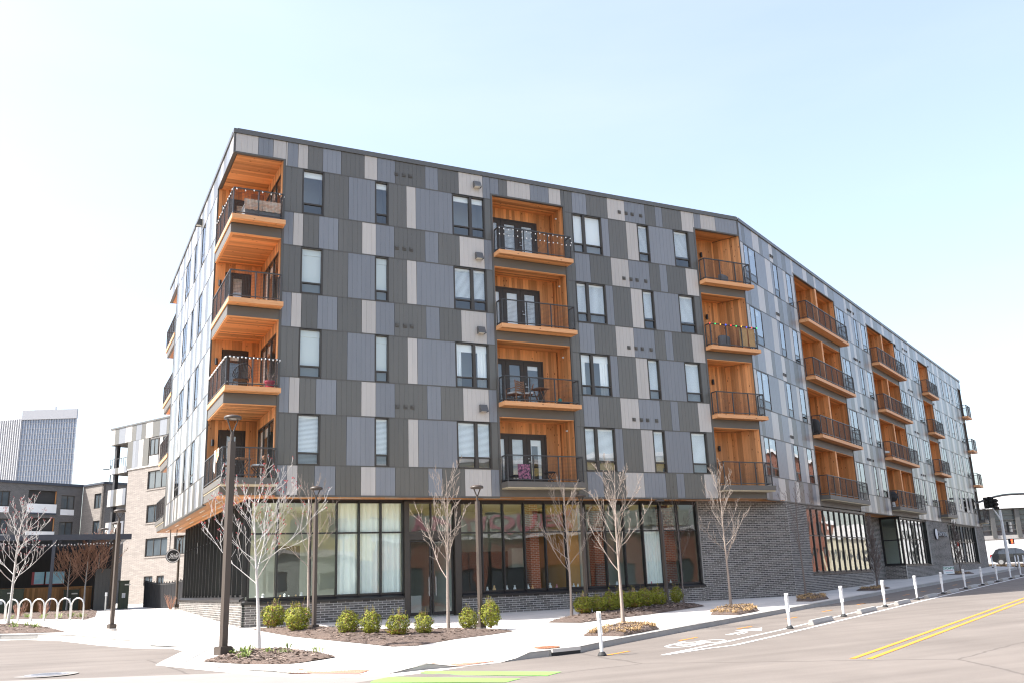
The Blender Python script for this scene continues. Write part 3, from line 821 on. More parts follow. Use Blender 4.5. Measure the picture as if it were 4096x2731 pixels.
mid_bl = {3: ('upper', 'full', 'full'), 2: ('roller', 'roller', 'full'), 1: (None, None, 'head'), 0: ('roller', 'full', 'drape')}
for k in range(4):
    zc = (k + 1) * H; zf = k * H + 0.54; low = k == 0
    # corner stack at the left end of facade A, open on two sides
    bal = empty('balcony', FA.p(0.9, 0.5, zf), parent=BLD); bal.location = (0, 0, 0)
    band(FA, -0.01, 1.82, k, bal); band(FL, 0.10, 3.54, k, bal)
    if k: lip(FA, 0.10, 1.82, k); lip(FL, 0.0, 3.54, k)
    deck(FA, -0.06, 1.86, -0.50, 3.5, k, bal, low)
    ceiling_planks(FA, 0.10, 1.80, 0.10, 3.5, zc, 0.14)
    planks(FA, 0.02, 1.80, 3.5, zf, zc, 0.13, holes=[(0.42, 1.36, zf, zf + 2.25)])
    bkb.box(FA, 0.0, 0.42, 3.507, 3.6, zf, zc); bkb.box(FA, 1.36, 1.82, 3.507, 3.6, zf, zc); bkb.box(FA, 0.42, 1.36, 3.507, 3.6, zf + 2.25, zc)
    door(FA, 0.43, 1.35, 3.5, zf, zf + 2.25, 1, bal, ('full', 'head', 'full', 'full')[k], stile=0.22)
    sconce(FA, 0.2, 3.5, zf + 1.62, bal)
    FR = Fr((1.80, 0, 0), (0, 1, 0), (1, 0, 0))
    planks(FR, 0.02, 3.48, 0.0, zf, zc, 0.13, holes=[(0.28, 3.05, zf, zf + 2.22)])
    bkb.box(FR, 0.04, 0.28, 0.007, 0.04, zf, zc); bkb.box(FR, 3.05, 3.5, 0.007, 0.05, zf, zc); bkb.box(FR, 0.28, 3.05, 0.007, 0.05, zf + 2.22, zc)
    g = MB(); fr = MB()
    for a, b in ((0.29, 1.2), (1.2, 2.1), (2.1, 3.04)):
        fr.box(FR, a, a + 0.05, 0.0, 0.06, zf, zf + 2.21); fr.box(FR, b - 0.05, b, 0.0, 0.06, zf, zf + 2.21)
        fr.box(FR, a + 0.05, b - 0.05, 0.0, 0.06, zf + 2.15, zf + 2.21); fr.box(FR, a + 0.05, b - 0.05, 0.0, 0.06, zf, zf + 0.08)
        g.poly([FR.p(b, 0.03, zf + 0.08), FR.p(a, 0.03, zf + 0.08), FR.p(a, 0.03, zf + 2.15), FR.p(b, 0.03, zf + 2.15)])
    fr.obj('sliding_door_frame', M['frame'], bal); g.obj('sliding_door_pane', M['glass'], bal)
    blind(FR, 1.5, 3.0, 0.10, zf + 0.1, zf + 2.1, 'drape').obj('curtain', M['blind'], bal)
    rm = MB(); rm.box(FR, 0.29, 3.04, 0.062, 0.70, zf, zf + 2.2, skip='f'); rm.obj('room_behind', M['room'], bal)
    rail(FA, [(-0.02, 3.46), (-0.02, -0.44), (1.76, -0.44), (1.76, -0.04)], zf, bal)
    # middle stack
    bal = empty('balcony', parent=BLD)
    band(FA, 10.575, 14.01, k, bal)
    if k: lip(FA, 10.6, 14.0, k)
    deck(FA, 10.56, 14.07, -0.58, 1.15, k, bal, low)
    ceiling_planks(FA, 10.59, 13.99, 0.10, 1.15, zc, 0.13)
    dt = zf + 2.15
    planks(FA, 10.59, 13.30, 1.15, dt, zc, 0.135); planks(FA, 13.30, 13.97, 1.15, zf, zc, 0.135)
    door(FA, 10.60, 13.29, 1.16, zf, dt, 3, bal, mid_bl[k], stile=0.17)
    FR = Fr((13.98, 0, 0), (0, 1, 0), (1, 0, 0)); planks(FR, 0.0, 1.15, 0.0, zf, zc, 0.115)
    FRl = Fr((10.60, 0, 0), (0, 1, 0), (-1, 0, 0)); planks(FRl, 0.0, 1.15, 0.0, zf, zc, 0.115)
    sp = MB(); sp.tube([FR.p(0.55, 0.0, zf + 2.25), FR.p(0.55, -0.06, zf + 2.25)], [0.045, 0.03], 10); sp.obj('sprinkler', M['white'], bal)
    rail(FA, [(10.62, -0.04), (10.62, -0.52), (14.0, -0.52), (14.0, -0.04)], zf, bal)
    # right corner stack; its right-hand wall stands square to the street facade
    bal = empty('balcony', parent=BLD)
    band(FA, 21.185, 23.83, k, bal)
    if k: lip(FA, 21.2, 23.8, k)
    deck(FA, 21.17, 24.06, -0.46, 1.2, k, bal, low)
    ceiling_planks(FA, 21.20, 23.74, 0.10, 1.2, zc, 0.135, taper=0.52)
    planks(FA, 22.10, 23.22, 1.2, zf, zc, 0.13); planks(FA, 21.2, 22.10, 1.2, zf + 2.2, zc, 0.13)
    door(FA, 21.20, 22.09, 1.21, zf, zf + 2.2, 1, bal, 'full', stile=0.30)
    sconce(FA, 22.36, 1.2, zf + 1.72, bal)
    FR = Fr((23.80, 0, 0), (-nB.x, -nB.y, 0), dB); planks(FR, -0.02, 1.33, 0.0, zf, zc, 0.12)
    FRl = Fr((21.21, 0, 0), (0, 1, 0), (-1, 0, 0)); planks(FRl, 0.0, 1.2, 0.0, zf, zc, 0.12)
    rail(FA, [(21.24, -0.04), (21.24, -0.40), (23.92, -0.40), (23.92, -0.04)], zf, bal)
    # street facade stacks
    for (a, b, dv) in ((7.575, 14.615, 11.1), (21.635, 28.565, 25.2), (35.825, 39.135, None)):
        bal = empty('balcony', parent=BLD)
        band(FB, a, b, k, bal)
        if k: lip(FB, a, b, k)
        deck(FB, a + 0.12, b + 0.42, -0.52, 1.4, k, bal, low)
        ceiling_planks(FB, a + 0.01, b - 0.02, 0.10, 1.4, zc, 0.14)
        planks(FB, a + 0.02, b - 0.02, 1.4, zf, zc, 0.14)
        walls = [b - 0.03] + ([dv] if dv else [])
        for w in walls:
            o = Vector(FB.p(w, 0, 0)); FR = Fr((o.x, o.y, 0), -nB, dB); planks(FR, 0.0, 1.4, 0.0, zf, zc, 0.125)
        if dv:
            mb = MB(); mb.box(FB, dv + 0.03, dv + 0.22, 0.0, 1.4, zf, zc, 0.5); mb.box(FB, dv - 0.004, dv + 0.25, -0.02, 0.0, zf, zc, 0.75); mb.obj('dividing_wall', M['cedz'], bal)
        o = Vector(FB.p(a + 0.02, 0, 0)); FRl = Fr((o.x, o.y, 0), -nB, -dB); planks(FRl, 0.0, 1.4, 0.0, zf, zc, 0.125)
        rail(FB, [(a + 0.16, -0.03), (a + 0.16, -0.47), (b + 0.38, -0.47), (b + 0.38, -0.03)], zf, bal)
    # far corners: left end of L, right end of B
    bal = empty('balcony', parent=BLD)
    band(FL, 16.58, 20.08, k, bal)
    deck(FL, 16.55, 20.55, -0.06, 1.8, k, bal, low)
    ceiling_planks(FL, 16.6, 20.05, 0.1, 1.8, zc, 0.14, 'cedy')
    o = FL.p(16.58, 0, 0); FR = Fr((0, 16.58, 0), (1, 0, 0), (0, -1, 0)); planks(FR, 0.04, 1.8, 0.0, zf, zc, 0.13)
    FR = Fr((1.8, 16.6, 0), (0, 1, 0), (1, 0, 0)); planks(FR, 0.0, 3.45, 0.0, zf, zc, 0.13)
    rail(FL, [(16.62, -0.02), (20.50, -0.02), (20.50, 1.75)], zf, bal)
    bal = empty('balcony', parent=BLD)
    band(FB, 51.38, 52.77, k, bal)
    deck(FB, 51.42, 53.35, -0.52, 3.0, k, bal, low)
    ceiling_planks(FB, 51.4, 52.75, 0.1, 3.0, zc, 0.14)
    planks(FB, 51.4, 52.75, 3.0, zf, zc, 0.13)
    o = Vector(FB.p(51.40, 0, 0)); FR = Fr((o.x, o.y, 0), -nB, -dB); planks(FR, 0.0, 3.0, 0.0, zf, zc, 0.13)
    rail(FB, [(51.46, -0.03), (51.46, -0.47), (53.30, -0.47), (53.30, 2.9)], zf, bal)

# ---- vents
def vent(F, u, z, s=0.15, hood=False):
    mb = MB()
    if hood:
        s = 0.30; n = len(mb.v)
        q = [F.p(u - s / 2, -0.03, z - s / 2), F.p(u + s / 2, -0.03, z - s / 2), F.p(u + s / 2, -0.03, z + s / 2), F.p(u - s / 2, -0.03, z + s / 2),
             F.p(u - s / 2, -0.28, z - s / 2), F.p(u + s / 2, -0.28, z - s / 2), F.p(u + s / 2, -0.12, z + s / 2), F.p(u - s / 2, -0.12, z + s / 2)]
        mb.v += q
        for f in ((4, 5, 6, 7), (0, 4, 7, 3), (5, 1, 2, 6), (7, 6, 2, 3)): mb.face(f)
        mb.obj('vent_hood', M['coping'], BLD)
        g = MB(); g.box(F, u - s / 2 + .02, u + s / 2 - .02, -0.24, -0.03, z - s / 2 + 0.03, z - s / 2 + 0.05); g.obj('vent_screen', M['lens'], BLD)
    else:
        mb.box(F, u - s / 2, u + s / 2, -0.05, -0.015, z - s / 2, z + s / 2); mb.box(F, u - s / 2 + 0.02, u + s / 2 - 0.02, -0.075, -0.05, z - 0.01, z + s / 2 - 0.02)
        mb.box(F, u - s / 2 + 0.02, u + s / 2 - 0.02, -0.068, -0.05, z - s / 2 + 0.02, z - 0.03)
        mb.obj('vent', M['trim'], BLD)


for k in range(4):
    z = 12.83 - 3.165 * k
    for u in (6.33, 6.65, 6.93): vent(FA, u, z)
    for u in (16.96, 17.33, 17.66, 18.13): vent(FA, u, z - 0.03)
    vent(FA, 9.86, z + 0.09, hood=True)
    for u in (4.17, 4.43, 17.58, 17.88, 18.21, 18.78, 31.44, 32.05, 32.53, 39.63): vent(FB, u, z - 0.1)
vent(FL, 8.2, 12.9, hood=True)

# ---- soffit over the recessed ground floor
NB = int(1.3 / 0.13)
for i in range(9):
    mb = MB(); mb.box(FA, 0.0, 25.6 if i > 4 else 23.9, 0.02 + i * 0.14, 0.155 + i * 0.14, -0.02, 0.0, RND.random(), skip='t'); PLK.add(mb, M['cedx'])
for i in range(9):
    mb = MB(); mb.box(FL, 1.28, 20.1, 0.02 + i * 0.14, 0.155 + i * 0.14, -0.02, 0.0, RND.random(), skip='t'); PLK.add(mb, M['cedy'])
for i in range(4):
    mb = MB(); mb.box(FB, 15.6, 23.1, 0.1 + i * 0.32, 0.41 + i * 0.32, -0.02, 0.0, RND.random(), skip='t'); PLK.add(mb, M['cedx'])
for i in range(4):
    mb = MB(); mb.box(FL, 16.6, 20.1, 1.28 + i * 0.14, 1.41 + i * 0.14, -0.02, 0.0, RND.random(), skip='t'); PLK.add(mb, M['cedy'])
for F, lst in ((FA, [(x, 0.45 + 0.35 * (i % 2)) for i, x in enumerate(range(2, 23, 2))]), (FL, [(x, 0.35 + 0.4 * (i % 2)) for i, x in enumerate(range(2, 19, 2))])):
    for u_, d_ in lst:
        mb = MB(); mb.box(F, u_, u_ + 1.2, d_, d_ + 0.06, -0.028, -0.019); mb.obj('linear_soffit_light', M['lens'], BLD)

# ---- bricks
mort = MB()


def bricks(F, d, u0, u1, z0, z1, bl=0.305, bh=0.081, face=1):
    z = z1; r = 0
    while z > z0:
        zb = max(z - bh, z0); u = u0 - (bl * (0.5 if r % 2 else 0.0))
        while u < u1 - 0.01:
            a, b = max(u, u0), min(u + bl, u1)
            if b - a > 0.03:
                mb = MB(); mb.box(F, a + 0.009, b - 0.009, d, d + 0.03, zb + 0.0075, z - 0.0075, RND.random(), skip='b')
                BRK.add(mb, M['brick'])
            u += bl
        z -= bh; r += 1
    mort.box(F, u0, u1, d + 0.006, d + 0.10, z0, z1, skip='b')


bricks(FA, 1.06, 1.06, 6.95, -4.70, -3.63)
bricks(FA, 1.06, 9.27, 20.80, -4.75, -3.70)
bricks(FA, 1.08, 20.80, 26.0, -4.75, -0.02)
bricks(FL, 1.06, 1.06, 17.9, -4.60, -3.52)
bricks(FB, 0.02, 2.40, 5.28, -4.75, -0.02)
bricks(FB, 0.02, 5.28, 15.62, -4.75, -3.42)
bricks(FB, 1.25, 15.6, 23.1, -4.6, -0.02)
bricks(FB, 0.02, 23.16, 31.1, -4.5, -3.18)
bricks(FB, 0.02, 31.1, 37.85, -4.5, -0.02)
bricks(FB, 0.02, 37.85, 49.4, -4.3, -3.18)
bricks(FB, 0.02, 49.4, 52.77, -4.3, -0.02)
o = Vector(FB.p(23.1, 0, 0)); FRET = Fr((o.x, o.y, 0), -nB, dB)
bricks(FRET, 0.0, -0.05, 1.25, -4.5, -3.12)
# ledges of dark stone under the storefront glass
led = MB()


def ledge(F, u0, u1, d, zt, zb, out=0.17):
    """sloping ledge from the glass line down and out to the brick face"""
    n = len(led.v)
    led.v += [F.p(u0, d - out - 0.03, zb), F.p(u1, d - out - 0.03, zb), F.p(u1, d, zb), F.p(u0, d, zb), F.p(u0, d - out - 0.03, zb + 0.07), F.p(u1, d - out - 0.03, zb + 0.07), F.p(u1, d, zt), F.p(u0, d, zt)]
    for q in ((0, 1, 5, 4), (1, 2, 6, 5), (2, 3, 7, 6), (3, 0, 4, 7), (3, 2, 1, 0), (4, 5, 6, 7)):
        q = tuple(n + i for i in q); led.face(q[::-1] if F.flip else q)


ledge(FA, 1.04, 6.93, 1.2, -3.47, -3.64); ledge(FA, 9.27, 20.82, 1.2, -3.55, -3.71)
ledge(FL, 1.25, 17.92, 1.2, -3.36, -3.53); ledge(FB, 5.3, 15.6, 0.14, -3.34, -3.43, 0.11)
ledge(FB, 23.2, 31.1, 0.24, -3.10, -3.19, 0.2); ledge(FB, 37.85, 49.4, 0.24, -3.10, -3.19, 0.2)
led.obj('stone_ledge', M['sframe'], BLD)
M['sframe2'] = M['sframe']

# ---- storefronts
def storefront(F, d, edges, zlev, first=0.06, fin=0.10, mw=0.055, pane_mat='sglass'):
    """edges: mullion positions; zlev: bottom, transom, top"""
    zb, zt, zp = zlev
    for u_ in edges:
        mb = MB(); mb.box(F, u_ - mw / 2, u_ + mw / 2, d - fin, d + 0.06, zb, zp); mb.obj('mullion', M['sframe'], BLD)
    for a, b in zip(edges[:-1], edges[1:]):
        for nm, z, h in (('sill_bar', zb, 0.07), ('transom_bar', zt - 0.025, 0.055), ('head_bar', zp - 0.06, 0.06)):
            hb = MB(); hb.box(F, a + mw / 2, b - mw / 2, d - 0.03, d + 0.05, z, z + h); hb.obj(nm, M['sframe'], BLD)
        for z0, z1 in ((zb + 0.07, zt - 0.025), (zt + 0.03, zp - 0.06)):
            g = MB(); q = [F.p(a + mw / 2, d, z0), F.p(b - mw / 2, d, z0), F.p(b - mw / 2, d, z1), F.p(a + mw / 2, d, z1)]
            g.poly(q[::-1] if F.flip else q); g.obj('storefront_pane', M[pane_mat], BLD)


storefront(FA, 1.2, [1.28, 2.24, 3.42, 4.38, 5.22, 6.06, 6.93], (-3.48, -1.24, -0.10))
storefront(FA, 1.2, [9.28, 10.2, 11.14, 12.08, 13.04, 13.99, 14.94, 15.89, 16.83, 17.79, 18.75, 19.67, 20.70], (-3.56, -1.29, -0.12))
storefront(FL, 1.2, [1.30] + [2.3 + 0.92 * i for i in range(17)], (-3.37, -1.12, -0.05), fin=0.12)
storefront(FB, 0.14, [5.32 + 0.935 * i for i in range(12)], (-3.34, -1.52, -0.16), fin=0.05, mw=0.07, pane_mat='bglass')
storefront(FB, 0.24, [23.2 + 0.99 * i for i in range(9)], (-3.10, -1.42, -0.12), fin=0.05, mw=0.08, pane_mat='bglass')
storefront(FB, 0.24, [37.9 + 1.15 * i for i in range(11)], (-3.10, -1.42, -0.10), fin=0.05, mw=0.09, pane_mat='bglass')
hd = MB(); hd.box(FA, 1.2, 20.75, 1.17, 1.30, -0.12, -0.02); hd.box(FL, 1.2, 17.5, 1.17, 1.30, -0.06, -0.02)
hd.box(FB, 5.28, 15.62, 0.03, 0.2, -0.17, -0.05); hd.box(FB, 23.1, 32.0, 0.1, 0.3, -0.13, -0.05); hd.box(FB, 37.8, 49.5, 0.1, 0.3, -0.11, -0.05)
hd.obj('storefront_head', M['sframe'], BLD)
# glazed corner bay that returns into the street entry
r_ = MB()
for a, b, z0, z1 in ((-0.05, 0.08, -3.12, -0.03), (1.12, 1.25, -3.12, -0.03), (0.08, 1.12, -3.12, -2.98), (0.08, 1.12, -0.16, -0.03), (0.08, 1.12, -1.55, -1.48)):
    r_.box(FRET, a, b, -0.03, 0.06, z0, z1)
r_.obj('display_window_frame', M['sframe'], BLD)
g = MB(); g.poly([FRET.p(0.08, 0.02, -2.98), FRET.p(1.12, 0.02, -2.98), FRET.p(1.12, 0.02, -0.16), FRET.p(0.08, 0.02, -0.16)]); g.obj('display_window_pane', M['sglass'], BLD)
# plaza door between two broad posts
dr = MB()
for a, b in ((6.95, 7.15), (9.0, 9.25)): dr.box(FA, a, b, 1.02, 1.30, -4.6, -0.10)
dr.box(FA, 7.15, 9.0, 1.10, 1.28, -1.53, -1.22); dr.box(FA, 7.15, 9.0, 1.10, 1.28, -0.16, -0.10); dr.box(FA, 8.05, 8.10, 1.12, 1.26, -1.22, -0.16)
dr.obj('door_surround', M['frame'], BLD)
for a, b in ((7.17, 8.06), (8.10, 8.98)):
    lf = MB(); z0, z1 = -4.30, -1.54
    lf.box(FA, a, a + 0.07, 1.17, 1.22, z0, z1); lf.box(FA, b - 0.07, b, 1.17, 1.22, z0, z1); lf.box(FA, a + 0.07, b - 0.07, 1.17, 1.22, z0, z0 + 0.12); lf.box(FA, a + 0.07, b - 0.07, 1.17, 1.22, z1 - 0.07, z1)
    ld = lf.obj('entrance_door', M['sframe'], BLD)
    g = MB(); g.poly([FA.p(a + .07, 1.195, z0 + .12), FA.p(b - .07, 1.195, z0 + .12), FA.p(b - .07, 1.195, z1 - .07), FA.p(a + .07, 1.195, z1 - .07)]); g.obj('pane', M['sglass'], ld)
    hh = MB(); hu = b - 0.12 if a < 8 else a + 0.12
    hh.tube([FA.p(hu, 1.10, -3.6), FA.p(hu, 1.10, -2.9)], 0.014, 8); hh.box(FA, hu - .01, hu + .01, 1.10, 1.17, -3.5, -3.48); hh.box(FA, hu - .01, hu + .01, 1.10, 1.17, -3.02, -3.0)
    hh.obj('handle', M['steel'], ld)
for a, b in ((7.15, 8.05), (8.10, 9.0)):
    g = MB(); g.poly([FA.p(a, 1.19, -1.22), FA.p(b, 1.19, -1.22), FA.p(b, 1.19, -0.16), FA.p(a, 1.19, -0.16)]); g.obj('storefront_pane', M['sglass'], BLD)

# ---- ground-floor interior seen through the glass
M['iwall'] = principled('interior_wall', (0.62, 0.65, 0.58), rough=0.9, var=0.06)
M['idark'] = principled('interior_dark', (0.05, 0.045, 0.04), rough=0.8)
M['ochre'] = principled('interior_ochre', (0.42, 0.22, 0.06), rough=0.8)
M['ibrick'] = brick_tex_mat('interior_brick', (0.30, 0.085, 0.04), (0.22, 0.06, 0.03), (0.35, 0.3, 0.25))
it = MB()
it.box(FA, 1.3, 26.0, 1.32, 6.5, -4.42, -4.34); it.box(FA, 1.3, 26.0, 1.34, 6.5, -0.04, 0.03); it.box(FA, 1.3, 26.0, 6.5, 6.6, -4.4, 0.0)
it.box(FL, 6.6, 17.9, 6.0, 6.1, -4.3, 0.0); it.box(FL, 6.6, 17.9, 1.3, 6.0, -4.42, -4.34); it.box(FL, 6.5, 17.9, 1.3, 6.0, -0.04, 0.03)
it.box(FB, 3.0, 15.5, 5.0, 5.1, -4.4, 0.0); it.box(FB, 3.0, 15.5, 0.3, 5.0, -4.3, -4.2); it.box(FB, 3.0, 15.5, 0.3, 5.0, -0.02, 0.06)
it.box(FB, 23.3, 52.0, 5.0, 5.1, -4.0, 0.0); it.box(FB, 23.3, 52.0, 0.4, 5.0, -4.0, -3.9); it.box(FB, 23.3, 52.0, 0.4, 5.0, -0.02, 0.06)
for u_ in (6.98, 9.15, 14.9): it.box(FA, u_, u_ + 0.15, 1.35, 6.4, -4.34, -0.05)
it.obj('shop_interior', M['iwall'], BLD)
ci = MB()
for a, b in ((4.42, 5.18), (5.26, 6.02), (6.10, 6.88)):
    n = 12
    for i in range(n):
        x0 = a + (b - a) * i / n; x1 = a + (b - a) * (i + 1) / n; w0 = 1.30 + 0.03 * sin(i * 2.1); w1 = 1.30 + 0.03 * sin((i + 1) * 2.1)
        ci.poly([FA.p(x0, w0, -3.5), FA.p(x1, w1, -3.5), FA.p(x1, w1, -0.1), FA.p(x0, w0, -0.1)])
ci.obj('shop_curtain', M['curtain'], BLD)
ci = MB()
for i in range(16):
    a = 17.9 + 0.06 * i; ci.poly([FA.p(a, 1.34 + 0.03 * (i % 2), -3.55), FA.p(a + .06, 1.37 - 0.03 * (i % 2), -3.55), FA.p(a + .06, 1.37 - 0.03 * (i % 2), -1.3), FA.p(a, 1.34 + 0.03 * (i % 2), -1.3)])
ci.obj('shop_curtain', M['curtain'], BLD)
def ibox(name, mat, *b):
    mb = MB(); mb.box(*b); return mb.obj(name, M[mat], BLD)
ibox('shop_cabinet', 'idark', FA, 2.6, 3.4, 2.6, 3.2, -4.3, -1.6); ibox('shop_cabinet', 'idark', FA, 10.4, 14.7, 4.6, 5.2, -4.3, -1.9)
ibox('shop_partition', 'ochre', FA, 14.2, 14.85, 1.6, 4.0, -4.3, -0.1); ibox('shop_partition', 'ochre', FA, 15.2, 16.6, 5.6, 5.8, -4.3, -0.2)
ibox('brick_pier', 'ibrick', FA, 7.3, 7.8, 3.0, 3.5, -4.34, -0.05); ibox('brick_pier', 'ibrick', FA, 13.1, 13.5, 2.6, 3.2, -4.34, -0.05)
ibox('brick_pier', 'ibrick', FA, 16.6, 17.1, 3.2, 3.7, -4.34, -0.05); ibox('brick_pier', 'ibrick', FA, 19.9, 20.5, 2.6, 3.1, -4.34, -0.05)
ibox('wash_basin_cabinet', 'white', FA, 8.0, 8.5, 3.4, 3.8, -4.34, -3.6); ibox('wall_cabinet', 'iwall', FA, 13.0, 14.6, 4.2, 4.6, -2.6, -1.8)
ibox('wall_cabinet', 'iwall', FA, 15.1, 16.4, 4.3, 4.6, -2.7, -1.9)
mort.obj('mortar_bed', M['mortar'], BLD)
sheath.obj('wall_sheathing', M['sheath'], BLD); trims.obj('joint_flashing', M['trim'], BLD); bkb.obj('plank_backing', M['sheath'], BLD)
PAN.flush(BLD); PLK.flush(BLD); BRK.flush(BLD)

# ------------------------------------------------------------------ ground, kerbs, markings
RAMPS = [((-1.2, -4.2), (-1.3, -10.8), 0.9, 2.4), ((0.3, -12.9), (0.8, -13.2), 0.7, 1.7), ((3.3, -13.1), (3.7, -13.2), 0.5, 1.3)]


def hfac(x, y):
    h = 1.0
    for a, b, r0, r1 in RAMPS:
        ax, ay = a; bx, by = b; dx, dy = bx - ax, by - ay
        t = max(0, min(1, ((x - ax) * dx + (y - ay) * dy) / (dx * dx + dy * dy)))
        d = sqrt((x - ax - t * dx) ** 2 + (y - ay - t * dy) ** 2)
        q = max(0, min(1, (d - r0) / (r1 - r0))); h = min(h, q * q * (3 - 2 * q))
    return h


def zwalk(x, y): return zroad(x, y) + 0.012 + 0.138 * hfac(x, y)


rd = MB()
ss = [-400, -200, -110, -60] + [-44 + 2 * i for i in range(24)] + [4 + 5 * i for i in range(16)] + [90, 110, 150, 220, 400, 800]
nn = [-400, -200, -110, -70, -50, -40] + [-34 + 2 * i for i in range(26)] + [20, 26, 34, 50, 90, 160, 400]
for s_ in ss:
    for n_ in nn:
        x, y = xy(s_, n_); rd.v.append((x, y, zroad(x, y)))
for i in range(len(ss) - 1):
    for j in range(len(nn) - 1):
        a = i * len(nn) + j; rd.face((a + 1, a, a + len(nn), a + len(nn) + 1))
road = structure(rd.obj('road', M['asphalt']))

KERB = [(-16, 9.2), (-9.0, 5.7), (-6.23, 4.34), (-5.1, 3.79), (-4.0, 2.14), (-3.04, -0.83), (-2.18, -2.91), (-1.30, -3.60), (-1.05, -5.0), (-2.13, -8.68), (-1.05, -11.18), (-0.5, -12.4),
        (0.4, -13.4), (1.3, -13.75), (2.2, -13.45), (2.95, -13.40), (3.6, -13.35), (4.9, -12.85), (5.5, -12.72), (6.38, -12.53), (7.4, -11.87), (8.4, -11.30)]
KERB += [xy(s_, NK) for s_ in (-15, -10, -4, 2, 8, 16, 24, 32, 40, 48)] + [xy(52, 2.2), xy(54.5, 0.2), xy(55.5, -3), xy(55.5, -14)]
WALK = KERB + [xy(55.5, -60), (-60, 90), (-60, 20)]


def clip_cell(poly, x0, x1, y0, y1):
    for ax, lim, sg in ((0, x0, 1), (0, x1, -1), (1, y0, 1), (1, y1, -1)):
        out = []
        for i in range(len(poly)):
            p, q = poly[i - 1], poly[i]
            ip, iq = (p[ax] - lim) * sg >= 0, (q[ax] - lim) * sg >= 0
            if ip != iq:
                t = (lim - p[ax]) / (q[ax] - p[ax]); out.append((p[0] + t * (q[0] - p[0]), p[1] + t * (q[1] - p[1])))
            if iq: out.append(q)
        poly = out
        if len(poly) < 3: return []
    return poly


sw = MB()


def walk_cells(x0, y0, size):
    c = clip_cell(WALK, x0, x0 + size, y0, y0 + size)
    if not c: return
    fine = 1.0 if (x0 < 12 and y0 < 6 and x0 + size > -9 and y0 + size > -16) else 4.0
    if size > fine:
        h = size / 2
        for a, b in ((0, 0), (h, 0), (0, h), (h, h)): walk_cells(x0 + a, y0 + b, h)
        return
    q = []
    for p in c:
        if not q or abs(p[0] - q[-1][0]) + abs(p[1] - q[-1][1]) > 1e-6: q.append(p)
    if len(q) > 2: sw.poly([(x, y, zwalk(x, y)) for x, y in q])


for gx in range(-64, 128, 32):
    for gy in range(-32, 128, 32): walk_cells(gx, gy, 32.0)
sidewalk = structure(sw.obj('sidewalk', M['sidewalk']))


def resample(pts, step):
    out = [pts[0]]
    for a, b in zip(pts[:-1], pts[1:]):
        L_ = sqrt((b[0] - a[0]) ** 2 + (b[1] - a[1]) ** 2); n = max(1, int(round(L_ / step)))
        for i in range(1, n + 1): out.append((a[0] + (b[0] - a[0]) * i / n, a[1] + (b[1] - a[1]) * i / n))
    return out


def offset(pts, d):
    out = []
    for i, p in enumerate(pts):
        a = pts[max(i - 1, 0)]; b = pts[min(i + 1, len(pts) - 1)]
        dx, dy = b[0] - a[0], b[1] - a[1]; L_ = sqrt(dx * dx + dy * dy) or 1
        out.append((p[0] - dy / L_ * d, p[1] + dx / L_ * d))
    return out


kp = resample(KERB, 0.6)
kin = offset(kp, 0.17)
kroot = structure(empty('kerb'))
i = 0
while i < len(kp) - 1:
    j = min(i + 6, len(kp) - 1); mb = MB(); t = RND.random()
    sec = []
    for q in range(i, j + 1):
        x, y = kp[q]; X, Y = kin[q]
        if q == i and q: x, y = x + (kp[q + 1][0] - x) * .015, y + (kp[q + 1][1] - y) * .015; X, Y = X + (kin[q + 1][0] - X) * .015, Y + (kin[q + 1][1] - Y) * .015
        z = zroad(x, y); h = zwalk(x, y) + 0.006
        sec.append([(x, y, z - 0.06), (x + (X - x) * .06, y + (Y - y) * .06, h - 0.02), (x + (X - x) * .2, y + (Y - y) * .2, h), (X, Y, h + 0.001), (X, Y, z - 0.06)])
    for c in sec: mb.v += c
    for a in range(len(sec) - 1):
        for b in range(4): mb.face((a * 5 + b, a * 5 + 5 + b, a * 5 + 6 + b, a * 5 + 1 + b), t)
    mb.face((4, 3, 2, 1, 0), t); n = len(sec) - 1; mb.face(tuple(n * 5 + b for b in range(5)), t)
    mb.obj('kerb_section', M['kerb'], kroot); i = j


def sheet(name, pts, mat, lift=0.006, parent=None, step=None, walk=False):
    """flat polygon laid on the road or the sidewalk"""
    mb = MB(); fz = zwalk if walk else zroad
    mb.poly([(x, y, fz(x, y) + lift) for x, y in pts]); return mb.obj(name, mat, parent)


def stripe(name, pts, w, mat, lift=0.006, parent=None, step=1.5, fz=None):
    p = resample(pts, step); a = offset(p, w / 2); b = offset(p, -w / 2); mb = MB(); fz = fz or zroad
    for i in range(len(p) - 1):
        mb.poly([(q[0], q[1], fz(*q) + lift) for q in (b[i], b[i + 1], a[i + 1], a[i])])
    return mb.obj(name, mat, parent)


# concrete gutter pan round the corner and the pale crossing slab
stripe('gutter_pan', [(p[0], p[1]) for p in offset(resample(KERB[1:26], 0.8), -0.24)], 0.46, M['conc'], 0.004, road, 0.8)
sheet('crossing_slab', [(-9.0, -9.2), (-5.66, -10.2), (-1.2, -11.6), (-0.6, -12.9), (0.3, -13.9), (1.3, -14.2), (0.3, -14.9), (-2.0, -16.4), (-6.0, -18), (-9, -16)], principled('old_concrete', (0.25, 0.228, 0.208), rough=0.92, var=0.16, scale=1.0, bump=0.2, bscale=30), 0.003, road)
